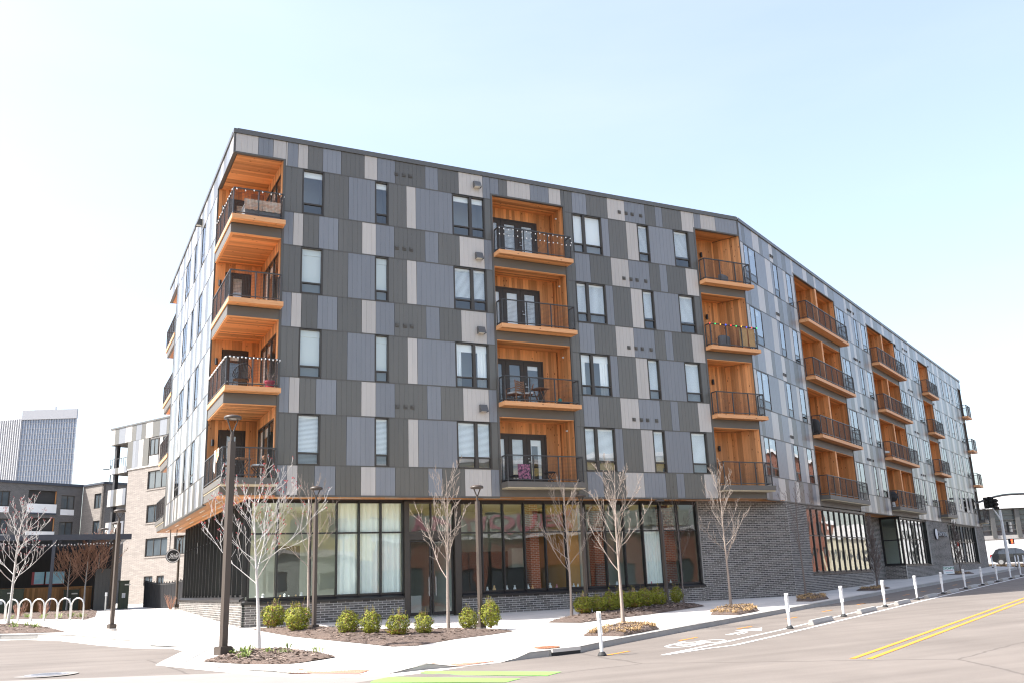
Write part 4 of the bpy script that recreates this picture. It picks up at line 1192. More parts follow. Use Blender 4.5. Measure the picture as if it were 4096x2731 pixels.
# lane lines: strips of paint
stripe('lane_line', [xy(-21.4, 5.33), xy(-18.6, 5.42), xy(-14.5, 5.48), xy(-5, 5.3), xy(70, 5.25)], 0.11, M['paintw'], 0.007, road, 3)
stripe('lane_line', [xy(-21.3, 5.36), xy(-19.8, 5.7), xy(-19.0, 6.0), xy(-16, 6.05), xy(-1.7, 6.02), xy(70, 6.02)], 0.12, M['paintw'], 0.0075, road, 3)
stripe('centre_line', [xy(-21.45, 9.46), xy(60, 9.75)], 0.115, M['painty'], 0.007, road, 3)
stripe('centre_line', [xy(-21.45, 9.78), xy(60, 10.05)], 0.115, M['painty'], 0.007, road, 3)
for s_ in (-21.6, -17.9, -14.1, -10.1, -6.4, -2.1, 1.4, 5.1, 8.5, 12.2, 16, 20, 24, 28):
    stripe('dashed_line', [xy(s_, 4.03), xy(s_ + 0.95, 4.08)], 0.09, M['painty'], 0.007, road)
sheet('green_crossing_bar', [(1.83, -13.98), (2.08, -13.70), (4.04, -15.88), (3.51, -16.29), (2.16, -14.68)], M['paintg'], 0.007, road)
sheet('green_crossing_bar', [(0.51, -14.95), (0.73, -14.58), (1.13, -14.28), (2.91, -16.38), (2.42, -16.73)], M['paintg'], 0.007, road)


def ring(mb, cs, cn, rs, rn, w=0.09, k=26):
    for i in range(k):
        a, b = 2 * pi * i / k, 2 * pi * (i + 1) / k; q = []
        for ang, f in ((a, 1), (b, 1), (b, 0), (a, 0)):
            x, y = xy(cs + (rs - (0 if f else w)) * cos(ang), cn + (rn - (0 if f else w * .8)) * sin(ang)); q.append((x, y, zroad(x, y) + 0.007))
        mb.poly(q)


def line(mb, a, b, w=0.08):
    dx, dy = b[0] - a[0], b[1] - a[1]; L_ = sqrt(dx * dx + dy * dy); ox, oy = -dy / L_ * w / 2, dx / L_ * w / 2; q = []
    for s_, n_ in ((a[0] + ox, a[1] + oy), (b[0] + ox, b[1] + oy), (b[0] - ox, b[1] - oy), (a[0] - ox, a[1] - oy)):
        x, y = xy(s_, n_); q.append((x, y, zroad(x, y) + 0.0073))
    mb.poly(q)


bk_ = MB(); ring(bk_, -19.25, 4.72, 0.47, 0.36); ring(bk_, -18.05, 4.98, 0.47, 0.36)
for a, b in (((-19.25, 4.72), (-18.75, 5.12)), ((-18.75, 5.12), (-18.45, 4.42)), ((-19.0, 4.40), (-18.45, 4.42)), ((-19.25, 4.72), (-18.95, 4.38)), ((-18.95, 4.4), (-18.75, 5.12)), ((-18.05, 4.98), (-18.5, 4.3)), ((-18.5, 4.3), (-18.1, 4.28)), ((-19.15, 4.36), (-18.8, 4.36))):
    line(bk_, a, b)
bk_.obj('bicycle_symbol', M['paintw'], road)
ar = MB(); ar.poly([(*xy(s_, n_), zroad(*xy(s_, n_)) + 0.007) for s_, n_ in ((-13.7, 4.62), (-14.75, 5.02), (-14.75, 4.22))])
line(ar, (-16.2, 4.62), (-14.75, 4.62), 0.16); line(ar, (-16.1, 4.86), (-15.4, 4.86), 0.05)
ar.obj('arrow_symbol', M['paintw'], road)

# iron covers, tactile pads, kerb inlet
def disc(name, c, r, mat, lift, parent, walk=True, k=28):
    mb = MB(); fz = zwalk if walk else zroad
    mb.poly([(c[0] + r * cos(2 * pi * i / k), c[1] + r * sin(2 * pi * i / k), fz(c[0], c[1]) + lift) for i in range(k)]); return mb.obj(name, mat, parent)


mh = empty('manhole_cover', (-4.82, -9.45, zroad(-4.82, -9.45)), label='round steel manhole cover in a concrete collar in the left foreground road', category='manhole cover')
M['oldsteel'] = principled('worn_steel', (0.30, 0.30, 0.31), rough=0.5, metal=0.4, var=0.2, scale=12)
mb = MB(); mb.lathe([(0.0, 0.006), (0.62, 0.006)], 30); mb.obj('collar', bpy.data.materials['old_concrete'], mh)
mb = MB(); mb.lathe([(0.0, 0.012), (0.30, 0.012), (0.30, 0.016), (0.36, 0.016), (0.37, 0.010), (0.43, 0.010)], 30)
for i in range(-4, 5):
    L_ = sqrt(max(0, 0.29 ** 2 - (i * 0.06) ** 2)); mb.box(FW, -L_, L_, i * 0.06 - 0.012, i * 0.06 + 0.012, 0.012, 0.017)
mb.obj('cover_plate', M['oldsteel'], mh)


def tactile(c, ang, w, l, label):
    t = empty('tactile_pad', (c[0], c[1], zwalk(*c)), ang, label, 'tactile pad')
    s_, n_ = sn(*c); z = lambda u, v: zwalk(c[0] + u * cos(ang) - v * sin(ang), c[1] + u * sin(ang) + v * cos(ang)) - zwalk(*c)
    nx, ny = 10, 6; pl = MB(); dm = MB()
    for i in range(nx):
        for j in range(ny):
            u0, u1, v0, v1 = -w / 2 + w * i / nx, -w / 2 + w * (i + 1) / nx, -l / 2 + l * j / ny, -l / 2 + l * (j + 1) / ny
            pl.poly([(u, v, z(u, v) + 0.012) for u, v in ((u0, v0), (u1, v0), (u1, v1), (u0, v1))])
            for a in (0.25, 0.75):
                u = u0 + (u1 - u0) * a; v = (v0 + v1) / 2; dm.lathe([(0.022, 0.0), (0.014, 0.008), (0.0, 0.009)], 6, (u, v, z(u, v) + 0.012))
    pl.obj('plate', M['pad'], t); d_ = dm.obj('domes', M['pad'], t); d_['kind'] = 'stuff'
    return t


tactile((0.35, -12.75), radians(-38), 1.55, 0.66, 'brick red tactile pad nearest the left corner lamp post')
tactile((3.35, -12.85), radians(22), 1.5, 0.66, 'brick red tactile pad beside the kerb drain inlet')
fc = empty('iron_cover', (5.72, -12.2, zwalk(5.72, -12.2)), label='round rusty iron access cover behind the kerb drain', category='iron cover')
mb = MB(); mb.lathe([(0.0, 0.012), (0.20, 0.012), (0.21, 0.018), (0.30, 0.018), (0.31, 0.006)], 28); mb.obj('cover_plate', M['rust'], fc)
mb = MB()
for i in range(8):
    a = i * pi / 4; mb.bar((0.07 * cos(a), 0.07 * sin(a), 0.014), (0.19 * cos(a), 0.19 * sin(a), 0.014), 0.02, 0.008)
mb.obj('ribs', M['rust'], fc)
inl = MB()
a = Vector((5.55, -12.70)); b = Vector((6.40, -12.53)); dd = (b - a).normalized(); nrm = Vector((dd.y, -dd.x))
z = zroad(5.9, -12.6)
q0 = a + nrm * 0.03; q1 = b + nrm * 0.03
di = empty('drain_inlet', (5.95, -12.62, z), label='dark slot of the storm drain inlet in the kerb', category='drain')
mb = MB(); mb.bar(((q0 - Vector((5.95, -12.62))).x, (q0 - Vector((5.95, -12.62))).y, 0.045), ((q1 - Vector((5.95, -12.62))).x, (q1 - Vector((5.95, -12.62))).y, 0.045), 0.03, 0.075); mb.obj('slot', M['black'], di)
mb = MB(); mb.bar(((q0 - Vector((5.95, -12.62))).x, (q0 - Vector((5.95, -12.62))).y, 0.125), ((q1 - Vector((5.95, -12.62))).x, (q1 - Vector((5.95, -12.62))).y, 0.125), 0.045, 0.08); mb.obj('lintel', M['conc'], di)
gv = empty('utility_cover', (3.6, -4.3, zwalk(3.6, -4.3)), radians(20), 'flat green plastic utility cover at the edge of the mulch near the second lamp post', 'utility cover')
mb = MB(); mb.box(FW, -0.3, 0.3, -0.2, 0.2, -0.02, 0.05); mb.box(FW, -0.26, 0.26, -0.16, 0.16, 0.05, 0.056); mb.obj('lid', principled('green_plastic', (0.16, 0.36, 0.24), rough=0.5), gv)
mb = MB(); mb.box(FW, -0.05, 0.05, -0.02, 0.02, 0.056, 0.062); mb.obj('grip', M['black'], gv)


# ---- planting beds
def bed(pts, hgt, chips, parent_name='mulch_bed', seed=1, mat='mulch'):
    rnd = random.Random(seed)
    cx = sum(p[0] for p in pts) / len(pts); cy = sum(p[1] for p in pts) / len(pts)
    p2 = resample(pts + [pts[0]], 0.35)[:-1]; k = len(p2); mb = MB(); rings = [(1.0, 0.0), (0.94, 0.35), (0.8, 0.7), (0.6, 0.9), (0.35, 1.0), (0.12, 1.02)]
    for f, h in rings:
        for x, y in p2:
            X = cx + (x - cx) * f; Y = cy + (y - cy) * f
            mb.v.append((X, Y, zwalk(X, Y) + 0.012 + h * hgt + (noise.noise((X * 3, Y * 3, seed)) * 0.03 if h else 0)))
    for i in range(len(rings) - 1):
        for j in range(k): mb.face((i * k + j, i * k + (j + 1) % k, (i + 1) * k + (j + 1) % k, (i + 1) * k + j))
    mb.v.append((cx, cy, zwalk(cx, cy) + hgt + 0.012)); c = len(mb.v) - 1
    for j in range(k): mb.face(((len(rings) - 1) * k + j, (len(rings) - 1) * k + (j + 1) % k, c))
    o = structure(mb.obj(parent_name, M[mat], smooth=True))
    ch = MB()
    for _ in range(chips):
        j = rnd.randrange(k); f = sqrt(rnd.random()) * 0.99; x, y = p2[j]; x1, y1 = p2[(j + 1) % k]; t = rnd.random()
        X = cx + (x + (x1 - x) * t - cx) * f; Y = cy + (y + (y1 - y) * t - cy) * f
        h = 1.0 if f < .35 else max(0, min(1, (1 - f) / .2 * .7)) if f > .8 else 0.7 + (0.8 - f) / .45 * .3
        z = zwalk(X, Y) + 0.02 + h * hgt; a = rnd.random() * pi; l = rnd.uniform(.02, .06); w = rnd.uniform(.008, .02); tz = rnd.uniform(-.015, .02)
        dx, dy = cos(a) * l, sin(a) * l; ex, ey = -sin(a) * w, cos(a) * w
        ch.poly([(X - dx - ex, Y - dy - ey, z), (X + dx - ex, Y + dy - ey, z + tz), (X + dx + ex, Y + dy + ey, z + tz + .01), (X - dx + ex, Y - dy + ey, z + .012)], rnd.random())
    c_ = ch.obj('bark_chips', M['chip'], o); c_['kind'] = 'stuff'
    return o


def tufts(name, mat, pts, n, lo, hi, seed, parent=None, blades=18, spread=0.10, upright=0.6, label=None):
    rnd = random.Random(seed); mb = MB()
    for cx, cy, cz in pts:
        for _ in range(blades):
            a = rnd.random() * 2 * pi; r = rnd.random() * spread; x, y = cx + cos(a) * r, cy + sin(a) * r
            L_ = rnd.uniform(lo, hi); a2 = a + rnd.uniform(-.8, .8); lean = rnd.uniform(0.2, 1.0) * (1 - upright) * 2
            w = rnd.uniform(.006, .012); ox, oy = -sin(a2) * w, cos(a2) * w
            mx, my, mz = x + cos(a2) * L_ * .35 * lean, y + sin(a2) * L_ * .35 * lean, cz + L_ * .65
            tx, ty, tz = x + cos(a2) * L_ * .9 * lean, y + sin(a2) * L_ * .9 * lean, cz + L_ * (1 - .55 * lean)
            t = rnd.random(); i = len(mb.v)
            mb.v += [(x - ox, y - oy, cz), (x + ox, y + oy, cz), (mx + ox, my + oy, mz), (mx - ox, my - oy, mz), (tx, ty, tz)]
            mb.face((i, i + 1, i + 2, i + 3), t); mb.face((i + 3, i + 2, i + 4), t)
    o = mb.obj(name, M[mat], parent); return o


BED_A = [(1.25, -0.1), (2.3, 0.1), (2.75, -3.0), (5.0, -5.75), (7.3, -7.3), (6.3, -7.9), (4.93, -8.49), (3.49, -9.5), (2.9, -9.3), (1.6, -3.9)]
BED_F = [(-1.55, -8.7), (-0.95, -7.7), (-0.1, -6.3), (0.55, -7.6), (0.95, -11.1), (0.2, -11.0), (-0.7, -10.2)]
BED_B = [(9.65, -5.0), (10.99, -3.65), (12.38, -3.0), (17.32, -0.6), (18.97, 0.35), (19.0, -0.6), (18.22, -2.11), (14.06, -4.41), (12.64, -4.97), (10.3, -6.0)]
BED_5 = [(7.9, -10.2), (9.2, -9.0), (10.5, -8.2), (11.2, -8.7), (10.6, -9.85), (8.6, -11.0)]
BED_7 = [(15.2, -6.3), (16.9, -4.5), (18.2, -3.65), (18.9, -4.2), (17.6, -6.0), (15.7, -7.1)]
BED_8 = [(22.5, -2.6), (24.3, -0.8), (25.8, 0.1), (26.3, -0.4), (24.6, -2.3), (22.8, -3.2)]
BED_9 = [(30.6, 1.9), (32.2, 2.9), (33.9, 3.3), (33.4, 2.3), (31.2, 1.2)]
BED_10 = [xy(31.5, 0.7), xy(34.5, 0.6), xy(35.5, 1.5), xy(33, 2.2), xy(31, 1.6)]
BED_L = [(-9.5, 13), (-6.0, 11.4), (-5.0, 8.6), (-4.25, 4.2), (-6.2, 5.0), (-9.2, 6.4)]
BED_L2 = [(-9, 24), (-8, 17.5), (-5.0, 14.9), (-3.35, 12.4), (-2.9, 14.5), (-2.4, 24), (-2.6, 29.5), (-8, 30)]
bed(BED_A, 0.13, 1500, seed=1); bed(BED_F, 0.10, 1300, seed=2); bed(BED_B, 0.12, 1500, seed=3); bed(BED_5, 0.14, 500, seed=4)
bed(BED_7, 0.14, 400, seed=5); bed(BED_8, 0.12, 200, seed=6); bed(BED_9, 0.10, 100, seed=7); bed(BED_10, 0.10, 60, seed=8)
bed(BED_L, 0.10, 900, seed=9); bed(BED_L2, 0.06, 1200, seed=10)


def inpoly(x, y, P):
    c = False
    for i in range(len(P)):
        (x0, y0), (x1, y1) = P[i - 1], P[i]
        if (y0 > y) != (y1 > y) and x < (x1 - x0) * (y - y0) / (y1 - y0) + x0: c = not c
    return c


def scatter(P, n, seed, f=0.92):
    rnd = random.Random(seed); cx = sum(p[0] for p in P) / len(P); cy = sum(p[1] for p in P) / len(P); out = []
    xs = [p[0] for p in P]; ys = [p[1] for p in P]
    while len(out) < n:
        x, y = rnd.uniform(min(xs), max(xs)), rnd.uniform(min(ys), max(ys))
        if inpoly(x, y, P): x, y = cx + (x - cx) * f, cy + (y - cy) * f; out.append((x, y, zwalk(x, y) + 0.08))
    return out


for P, n, sd_, lab in ((BED_5, 120, 1, 'dry straw coloured grass under the tree by the first white post'), (BED_7, 110, 2, 'dry straw coloured grass under the tree at the kerb before the brick wall'), (BED_8, 60, 3, 'short dull grass in the shaded bed at the brick wall corner'), (BED_9, 30, 4, 'short dull grass in the bed at the street entry'), (BED_10, 20, 5, 'short dull grass in the bed behind the yard sign')):
    o = tufts('dry_grass', 'straw', scatter(P, n, sd_), int(n * .7), 0.06, 0.15, sd_, blades=14, spread=0.12, upright=0.25); o['kind'] = 'stuff'; o['label'] = lab; o['category'] = 'grass'

# ------------------------------------------------------------------ trees, shrubs, street furniture
def branch(mb, p, d, L_, r, rnd, depth, bend, kmin=0.0042):
    """one curved tapering branch with side shoots; returns nothing"""
    n = 5 if depth > 1 else 4
    pts = [Vector(p)]; rad = [r]; dv = Vector(d).normalized()
    for i in range(n):
        dv = (dv + Vector((rnd.uniform(-1, 1), rnd.uniform(-1, 1), rnd.uniform(-.5, .8))) * bend + Vector((0, 0, 0.10))).normalized()
        pts.append(pts[-1] + dv * (L_ / n)); rad.append(max(kmin, r * (1 - 0.8 * (i + 1) / n)))
    mb.tube(pts, rad, 5 if depth > 1 else 4, cap=False)
    tips.append(pts[-1])
    if depth <= 0: return
    m = {3: 7, 2: 6, 1: 3}[depth]
    for j in range(m):
        t = 0.22 + 0.75 * (j + rnd.random() * .7) / m
        f = t * n; i = min(int(f), n - 1); q = pts[i].lerp(pts[i + 1], f - i); dd = (pts[i + 1] - pts[i]).normalized()
        side = dd.orthogonal().normalized(); side.rotate(Matrix.Rotation(rnd.random() * 2 * pi, 3, dd))
        ang = rnd.uniform(.45, .85)
        nd_ = dd * cos(ang) + side * sin(ang) + Vector((0, 0, 0.25))
        branch(mb, q, nd_, L_ * (1 - t * 0.55) * rnd.uniform(.28, .52), max(kmin, rad[i] * 0.60), rnd, depth - 1, bend * 1.1, kmin)


tips = []


def tree(x, y, h, seed, label, mat='bark', fork=0.36, spread=0.30, trunk_r=0.055, z=None, n1=13, buds=False, depth=2, up_=0.75, kmin=0.0042, group='young bare trees', lean=0.0):
    global tips
    rnd = random.Random(seed); tips = []
    z = zwalk(x, y) + 0.05 if z is None else z
    t = empty('bare_tree', (x, y, z - 0.06), rnd.random() * 6, label, 'tree', group)
    tr = MB(); pts = []; rad = []; n = 9
    for i in range(n + 1):
        f = i / n; pts.append(Vector((0.035 * h * 0.3 * sin(f * 5 + seed) * f + lean * f, 0.03 * h * 0.3 * cos(f * 4 + seed * 2) * f, h * 0.93 * f)))
        rad.append(max(kmin, trunk_r * (1.0 - 0.95 * f) * (1.25 if i == 0 else 1)))
    tr.tube(pts, rad, 9, cap=False); tr.obj('trunk', M[mat], t, smooth=True)
    cr = MB(); az = rnd.random() * 6
    for j in range(n1):
        f = fork + (0.92 - fork) * j / n1; i = min(int(f * n), n - 1); q = pts[i].lerp(pts[i + 1], f * n - i)
        az += 2.4 + rnd.uniform(-.4, .4); prof = sin(pi * min(1, (0.42 + 0.58 * (f - fork) / (1 - fork)))) ** 0.7
        L_ = h * spread * 1.5 * (1.12 - .75 * (f - fork) / (1 - fork)) * rnd.uniform(.8, 1.15); el = rnd.uniform(.58, .92) * up_ + 0.3 * (f - fork)
        branch(cr, q, (cos(az) * cos(el), sin(az) * cos(el), sin(el)), L_, max(kmin, rad[i] * 0.36), rnd, depth, 0.15, kmin)
    cr.obj('crown', M[mat], t)
    if buds:
        b = MB()
        for q in tips:
            if rnd.random() < 0.38:
                for _ in range(2):
                    c = q + Vector((rnd.uniform(-.03, .03), rnd.uniform(-.03, .03), rnd.uniform(-.03, .03))); s_ = rnd.uniform(.009, .018)
                    b.v += [tuple(c + Vector(v) * s_) for v in ((1, 0, 0), (0, 1, 0), (-1, 0, 0), (0, -1, 0), (0, 0, 1.4), (0, 0, -1.4))]; k = len(b.v) - 6
                    for f_ in ((0, 1, 4), (1, 2, 4), (2, 3, 4), (3, 0, 4), (1, 0, 5), (2, 1, 5), (3, 2, 5), (0, 3, 5)): b.face(tuple(k + i for i in f_))
        b.obj('buds', M['bud'], t)['kind'] = 'stuff'
    return t


tree(0.17, -6.52, 4.75, 11, 'white barked bare tree with red buds in front of the corner storefront', 'barkw', 0.38, 0.33, 0.056, n1=20, buds=True, kmin=0.005, depth=2, lean=0.25)
tree(2.75, -1.4, 5.1, 12, 'bare tree rising between two shrubs beside the second lamp post', 'bark', 0.42, 0.24, 0.05, n1=12, up_=.95)
tree(5.60, -6.42, 5.1, 13, 'bare vase-shaped tree in front of the glazed plaza door', 'bark', 0.32, 0.235, 0.054, n1=16, up_=1.0, kmin=.0045)
tree(11.58, -3.21, 4.95, 14, 'bare tree at the left end of the clipped hedge', 'bark', 0.30, 0.26, 0.05, n1=15, up_=.95, kmin=.0045)
tree(10.39, -8.32, 5.15, 15, 'bare tree in dry grass near the first white post', 'bark', 0.33, 0.245, 0.058, n1=17, up_=1.0, kmin=.0045)
tree(18.95, 0.2, 5.2, 16, 'thin grey bare tree at the right end of the hedge in shade', 'barkg', 0.30, 0.20, 0.04, n1=13, up_=1.0)
tree(18.11, -3.85, 5.6, 17, 'bare tree in dry grass in front of the brick wall', 'bark', 0.33, 0.225, 0.053, n1=17, up_=1.0, kmin=.0045)
tree(25.20, -0.35, 5.4, 18, 'grey bare tree in shade at the corner of the brick wall', 'barkg', 0.36, 0.24, 0.05, n1=14, up_=.95)
tree(33.29, 3.50 - .5, 4.0, 19, 'narrow dark columnar tree at the street entry', 'barkg', 0.10, 0.17, 0.05, n1=40, up_=1.45, kmin=.013)
tree(*xy(33.7, 1.2), 4.0, 20, 'narrow dark columnar tree behind the yard sign', 'barkg', 0.10, 0.17, 0.05, n1=34, up_=1.45, kmin=.013)
tree(-6.25, 11.6, 5.35, 21, 'white barked bare tree with red buds at the left edge of the picture', 'barkw', 0.30, 0.26, 0.065, n1=20, buds=True, kmin=0.006, lean=0.3)
for (x, y, h, sd_, lab) in ((-3.85, 27.5, 3.5, 22, 'russet twigged small tree, leftmost of the trio by the wooden fence'), (-3.0, 26.3, 3.8, 23, 'russet twigged small tree, middle of the trio by the wooden fence'), (-2.35, 27.5, 4.3, 24, 'russet twigged small tree, rightmost of the trio by the wooden fence')):
    t_ = tree(x, y, h, sd_, lab, 'barkr', 0.40, 0.33, 0.06, n1=24, depth=2, up_=.85, kmin=.009, group='small trees by the wooden fence')
    for c_ in t_.children:
        if c_.name.startswith('trunk'): c_.data.materials[0] = M['barkw']


# ---- shrubs
def shrub_mesh(seed, n=3800, bronze=0.03):
    rnd = random.Random(seed); mb = MB(); st = MB()
    for _ in range(n):
        while True:
            v = Vector((rnd.uniform(-1, 1), rnd.uniform(-1, 1), rnd.uniform(-1, 1)))
            if 0.05 < v.length <= 1: break
        r = v.length ** 0.33; v = v.normalized() * r
        lump = 1 + 0.19 * noise.noise(v * 2.6 + Vector((seed, 0, 0))) * 2
        c = Vector((v.x * .30 * lump, v.y * .30 * lump, .33 + v.z * .31 * lump))
        if c.z < 0.03: continue
        nrm = (v + Vector((rnd.uniform(-1, 1), rnd.uniform(-1, 1), rnd.uniform(-.2, 1.2))) * .8).normalized()
        a = nrm.orthogonal().normalized(); a.rotate(Matrix.Rotation(rnd.random() * 6, 3, nrm)); b = nrm.cross(a)
        l = rnd.uniform(.013, .025); w = l * .6
        m_ = 1 if (rnd.random() < bronze + (0.35 if (c.z < .22 and c.x < -.05) else 0) * (seed % 2)) else 0
        i = len(mb.v); mb.v += [tuple(c - a * l), tuple(c - b * w), tuple(c + a * l), tuple(c + b * w)]
        mb.face((i, i + 1, i + 2, i + 3), rnd.random(), m_)
    for _ in range(16):     # upright shoots
        a = rnd.random() * 6.28; r = rnd.random() * .2; x, y = cos(a) * r, sin(a) * r; h = .60 + rnd.random() * .2
        st.tube([(x * .3, y * .3, 0.0), (x * .8, y * .8, .3), (x, y, h)], [.008, .005, .002], 4)
        for q in range(5):
            c = Vector((x, y, h - q * .02)); d_ = Vector((rnd.uniform(-1, 1), rnd.uniform(-1, 1), .6)).normalized() * .02; e = d_.orthogonal().normalized() * .009
            i = len(mb.v); mb.v += [tuple(c), tuple(c + d_ * .6 - e), tuple(c + d_ * 1.5), tuple(c + d_ * .6 + e)]; mb.face((i, i + 1, i + 2, i + 3), rnd.random(), 0)
    return mb.mesh('foliage', [M['leaf'], M['leafb']]), st.mesh('stems', M['barkr'])


SHM = [shrub_mesh(31), shrub_mesh(32), shrub_mesh(33), shrub_mesh(34, bronze=.03)]
SHR = [(1.75, -0.9, .80, .78, 'boxwood with bronze leaves at its left foot, nearest the corner storefront'), (2.02, -3.0, .78, .82, 'boxwood at the foot of the second lamp post'),
       (2.89, -5.46, .66, .66, 'round boxwood, first of four along the mulch below the curtained windows'), (3.31, -6.29, .60, .68, 'round boxwood, second of four along the mulch below the curtained windows'),
       (3.76, -7.29, .66, .64, 'round boxwood, third of four along the mulch below the curtained windows'), (4.52, -7.25, .52, .60, 'round boxwood, fourth of four, just left of the door tree'),
       (6.16, -6.59, .58, .62, 'round boxwood left of the third lamp post'), (6.98, -6.4, .60, .78, 'tall boxwood right of the third lamp post'),
       (11.98, -3.35, .68, .66, 'first boxwood of the hedge at its left end'), (12.68, -3.2, .66, .64, 'second boxwood of the hedge from the left'), (13.35, -2.95, .74, .70, 'third boxwood of the hedge from the left'),
       (14.05, -2.6, .72, .72, 'fourth boxwood of the hedge from the left'), (14.8, -2.3, .74, .70, 'fifth boxwood of the hedge from the left'), (15.6, -1.9, .74, .72, 'sixth boxwood of the hedge from the left'), (16.5, -1.45, .72, .72, 'seventh boxwood of the hedge, against the fifth lamp post'),
       (18.2, -0.35, .52, .66, 'small boxwood beyond the fifth lamp post')]
for i, (x, y, w, h, lab) in enumerate(SHR):
    s_ = empty('boxwood_shrub', (x, y, zwalk(x, y) + 0.06), i * 1.7 + .4, lab, 'shrub', 'boxwood shrubs along the plaza'); s_.scale = (w / .62, w / .62, h / .66)
    f_, st_ = SHM[i % 4 if i != 0 else 0]
    for nm, me in (('foliage', f_), ('stems', st_)):
        o = bpy.data.objects.new(nm, me); COL.objects.link(o); o.parent = s_
# green clumps in the front beds
for i, (x, y) in enumerate([(-0.75, -8.0), (-0.45, -7.7), (-0.55, -8.7), (-0.75, -9.35), (-0.15, -7.1), (0.15, -9.4), (0.55, -8.2), (-0.05, -8.6), (0.75, -10.3)]):
    lab = ['large', 'bright', 'low', 'wide', 'small', 'middle', 'right hand', 'faint', 'far right'][i]
    c = empty('daylily_clump', (x, y, zwalk(x, y) + 0.07), i, lab + ' green daylily clump in the mulch behind the tall corner lamp post', 'plant', 'daylily clumps in the corner bed')
    tufts('leaves', 'lily', [(0, 0, 0)], 1, .12, .24, 60 + i, c, blades=34 if i < 4 else 16, spread=.12, upright=.35)
ORD9 = ['seventh', 'third', 'second', 'first', 'ninth', 'eighth', 'fifth', 'sixth', 'fourth', 'tenth']
for i, (x, y) in enumerate([(-6.0, 9.4), (-5.5, 8.2), (-5.9, 7.2), (-5.2, 6.6), (-6.3, 14.9), (-5.0, 14.6), (-4.4, 14.0), (-3.9, 14.4), (-3.5, 13.6), (-5.6, 15.8)]):
    c = empty('daylily_clump', (x, y, zwalk(x, y) + 0.06), i, ORD9[i] + ' small green perennial clump of the far left planting beds, counted from the camera', 'plant', 'perennial clumps in the far left beds')
    tufts('leaves', 'lily', [(0, 0, 0)], 1, .12, .28, 80 + i, c, blades=30, spread=.16, upright=.35)
for i, (x, y, lab) in enumerate([(-6.0, 17.2, 'left of two bare twiggy shrubs before the wooden fence'), (-5.0, 17.4, 'right of two bare twiggy shrubs before the wooden fence'), (0.72, 18.3, 'bare russet twiggy shrub at the end of the brick base by the black gate')]):
    c = empty('twiggy_shrub', (x, y, zwalk(x, y)), 0, lab, 'shrub'); rnd = random.Random(90 + i); tips = []; mb = MB()
    for j in range(22):
        a = rnd.random() * 6.28; branch(mb, (cos(a) * .05, sin(a) * .05, 0), (cos(a) * .5, sin(a) * .5, 1), rnd.uniform(.4, .75), .012, rnd, 1, .12, .006)
    mb.obj('twigs', M['barkr'], c)


# ---- lamp posts
def lamp(x, y, h, label, w=0.108, base=0.24, head=0.205, z=None, rz=0.0, group='bronze plaza lamp posts'):
    z = zwalk(x, y) if z is None else z
    t = empty('lamp_post', (x, y, z), rz, label, 'lamp post', group)
    b = MB(); b.lathe([(base * .72, -0.1), (base * .72, 0.05), (base * .66, 0.07), (0, 0.07)], 24); b.obj('concrete_footing', M['conc'], t)
    b = MB(); q = base / 2; b.box(FW, -q, q, -q, q, 0.07, 0.07 + base * .55); b.box(FW, -q + .02, q - .02, -q + .02, q - .02, 0.07 + base * .55, 0.085 + base * .55); b.obj('base_cover', M['bronze'], t)
    ha = h * 0.885; b = MB(); b.box(FW, -w / 2, w / 2, -w / 2, w / 2, 0.1, ha); b.obj('pole', M['bronze'], t)
    b = MB(); b.box(FW, -w * .3, w * .3, -w / 2 - .006, -w / 2, 0.85, 1.03); b.obj('access_plate', M['bronze'], t)
    b = MB(); b.tube([(0, 0, ha), (0, 0, ha + h * .03)], w * .33, 12); b.tube([(0, 0, ha + h * .03), (0, 0, ha + h * .045)], w * .26, 12); b.obj('collar', M['bronze'], t)
    z0 = ha + h * .035; z1 = h - .10
    for s_ in (-1, 1):
        b = MB(); b.bar((s_ * .012, 0, z0), (s_ * head * .72, 0, z1 + .01), 0.022, 0.035, (0, 1, 0)); b.obj('arm', M['bronze'], t)
    b = MB(); b.lathe([(0.0, h), (head * .55, h), (head * .92, h - .03), (head, h - .065), (head * .96, h - .10), (head * .60, h - .11), (head * .52, h - .085), (0, h - .08)], 30); b.obj('luminaire', M['bronze'], t, smooth=True)
    b = MB(); b.lathe([(0, h - .088), (head * .5, h - .088)], 24); b.obj('lens', M['lens'], t)
    return t


lamp(-0.97, -7.92, 6.0, 'tall bronze lamp post on a square base at the front corner', 0.15, 0.33, 0.225, rz=.35)
lamp(2.61, -2.69, 4.5, 'bronze lamp post beside two boxwoods, second from the corner', rz=.35)
lamp(6.76, -6.13, 4.3, 'bronze lamp post right of the plaza door tree, third from the corner', rz=.35)
lamp(12.43, -2.85, 4.28, 'bronze lamp post among the hedge, fourth from the corner', rz=.35)
lamp(17.55, -0.60, 4.25, 'bronze lamp post at the far end of the hedge, fifth from the corner', rz=.35)
lamp(-2.83, 3.73, 4.15, 'bronze lamp post standing on the open paving left of the building', 0.115, rz=.35)
lamp(-7.15, 8.2, 5.15, 'bronze lamp post cut by the left edge of the picture', 0.13, rz=.35)
lamp(-1.75, 24.5, 4.75, 'distant bronze lamp post behind the russet trees, nearer one', 0.12, 0.24, 0.25, rz=.35)
lamp(-1.9, 33.0, 5.0, 'distant bronze lamp post behind the russet trees, farther one', 0.12, 0.24, 0.25, rz=.35)
lamp(1.0, 18.55, 3.65, 'slim bronze lamp post at the end of the brick base beside the black gate', 0.09, 0.24, 0.20, rz=.35)

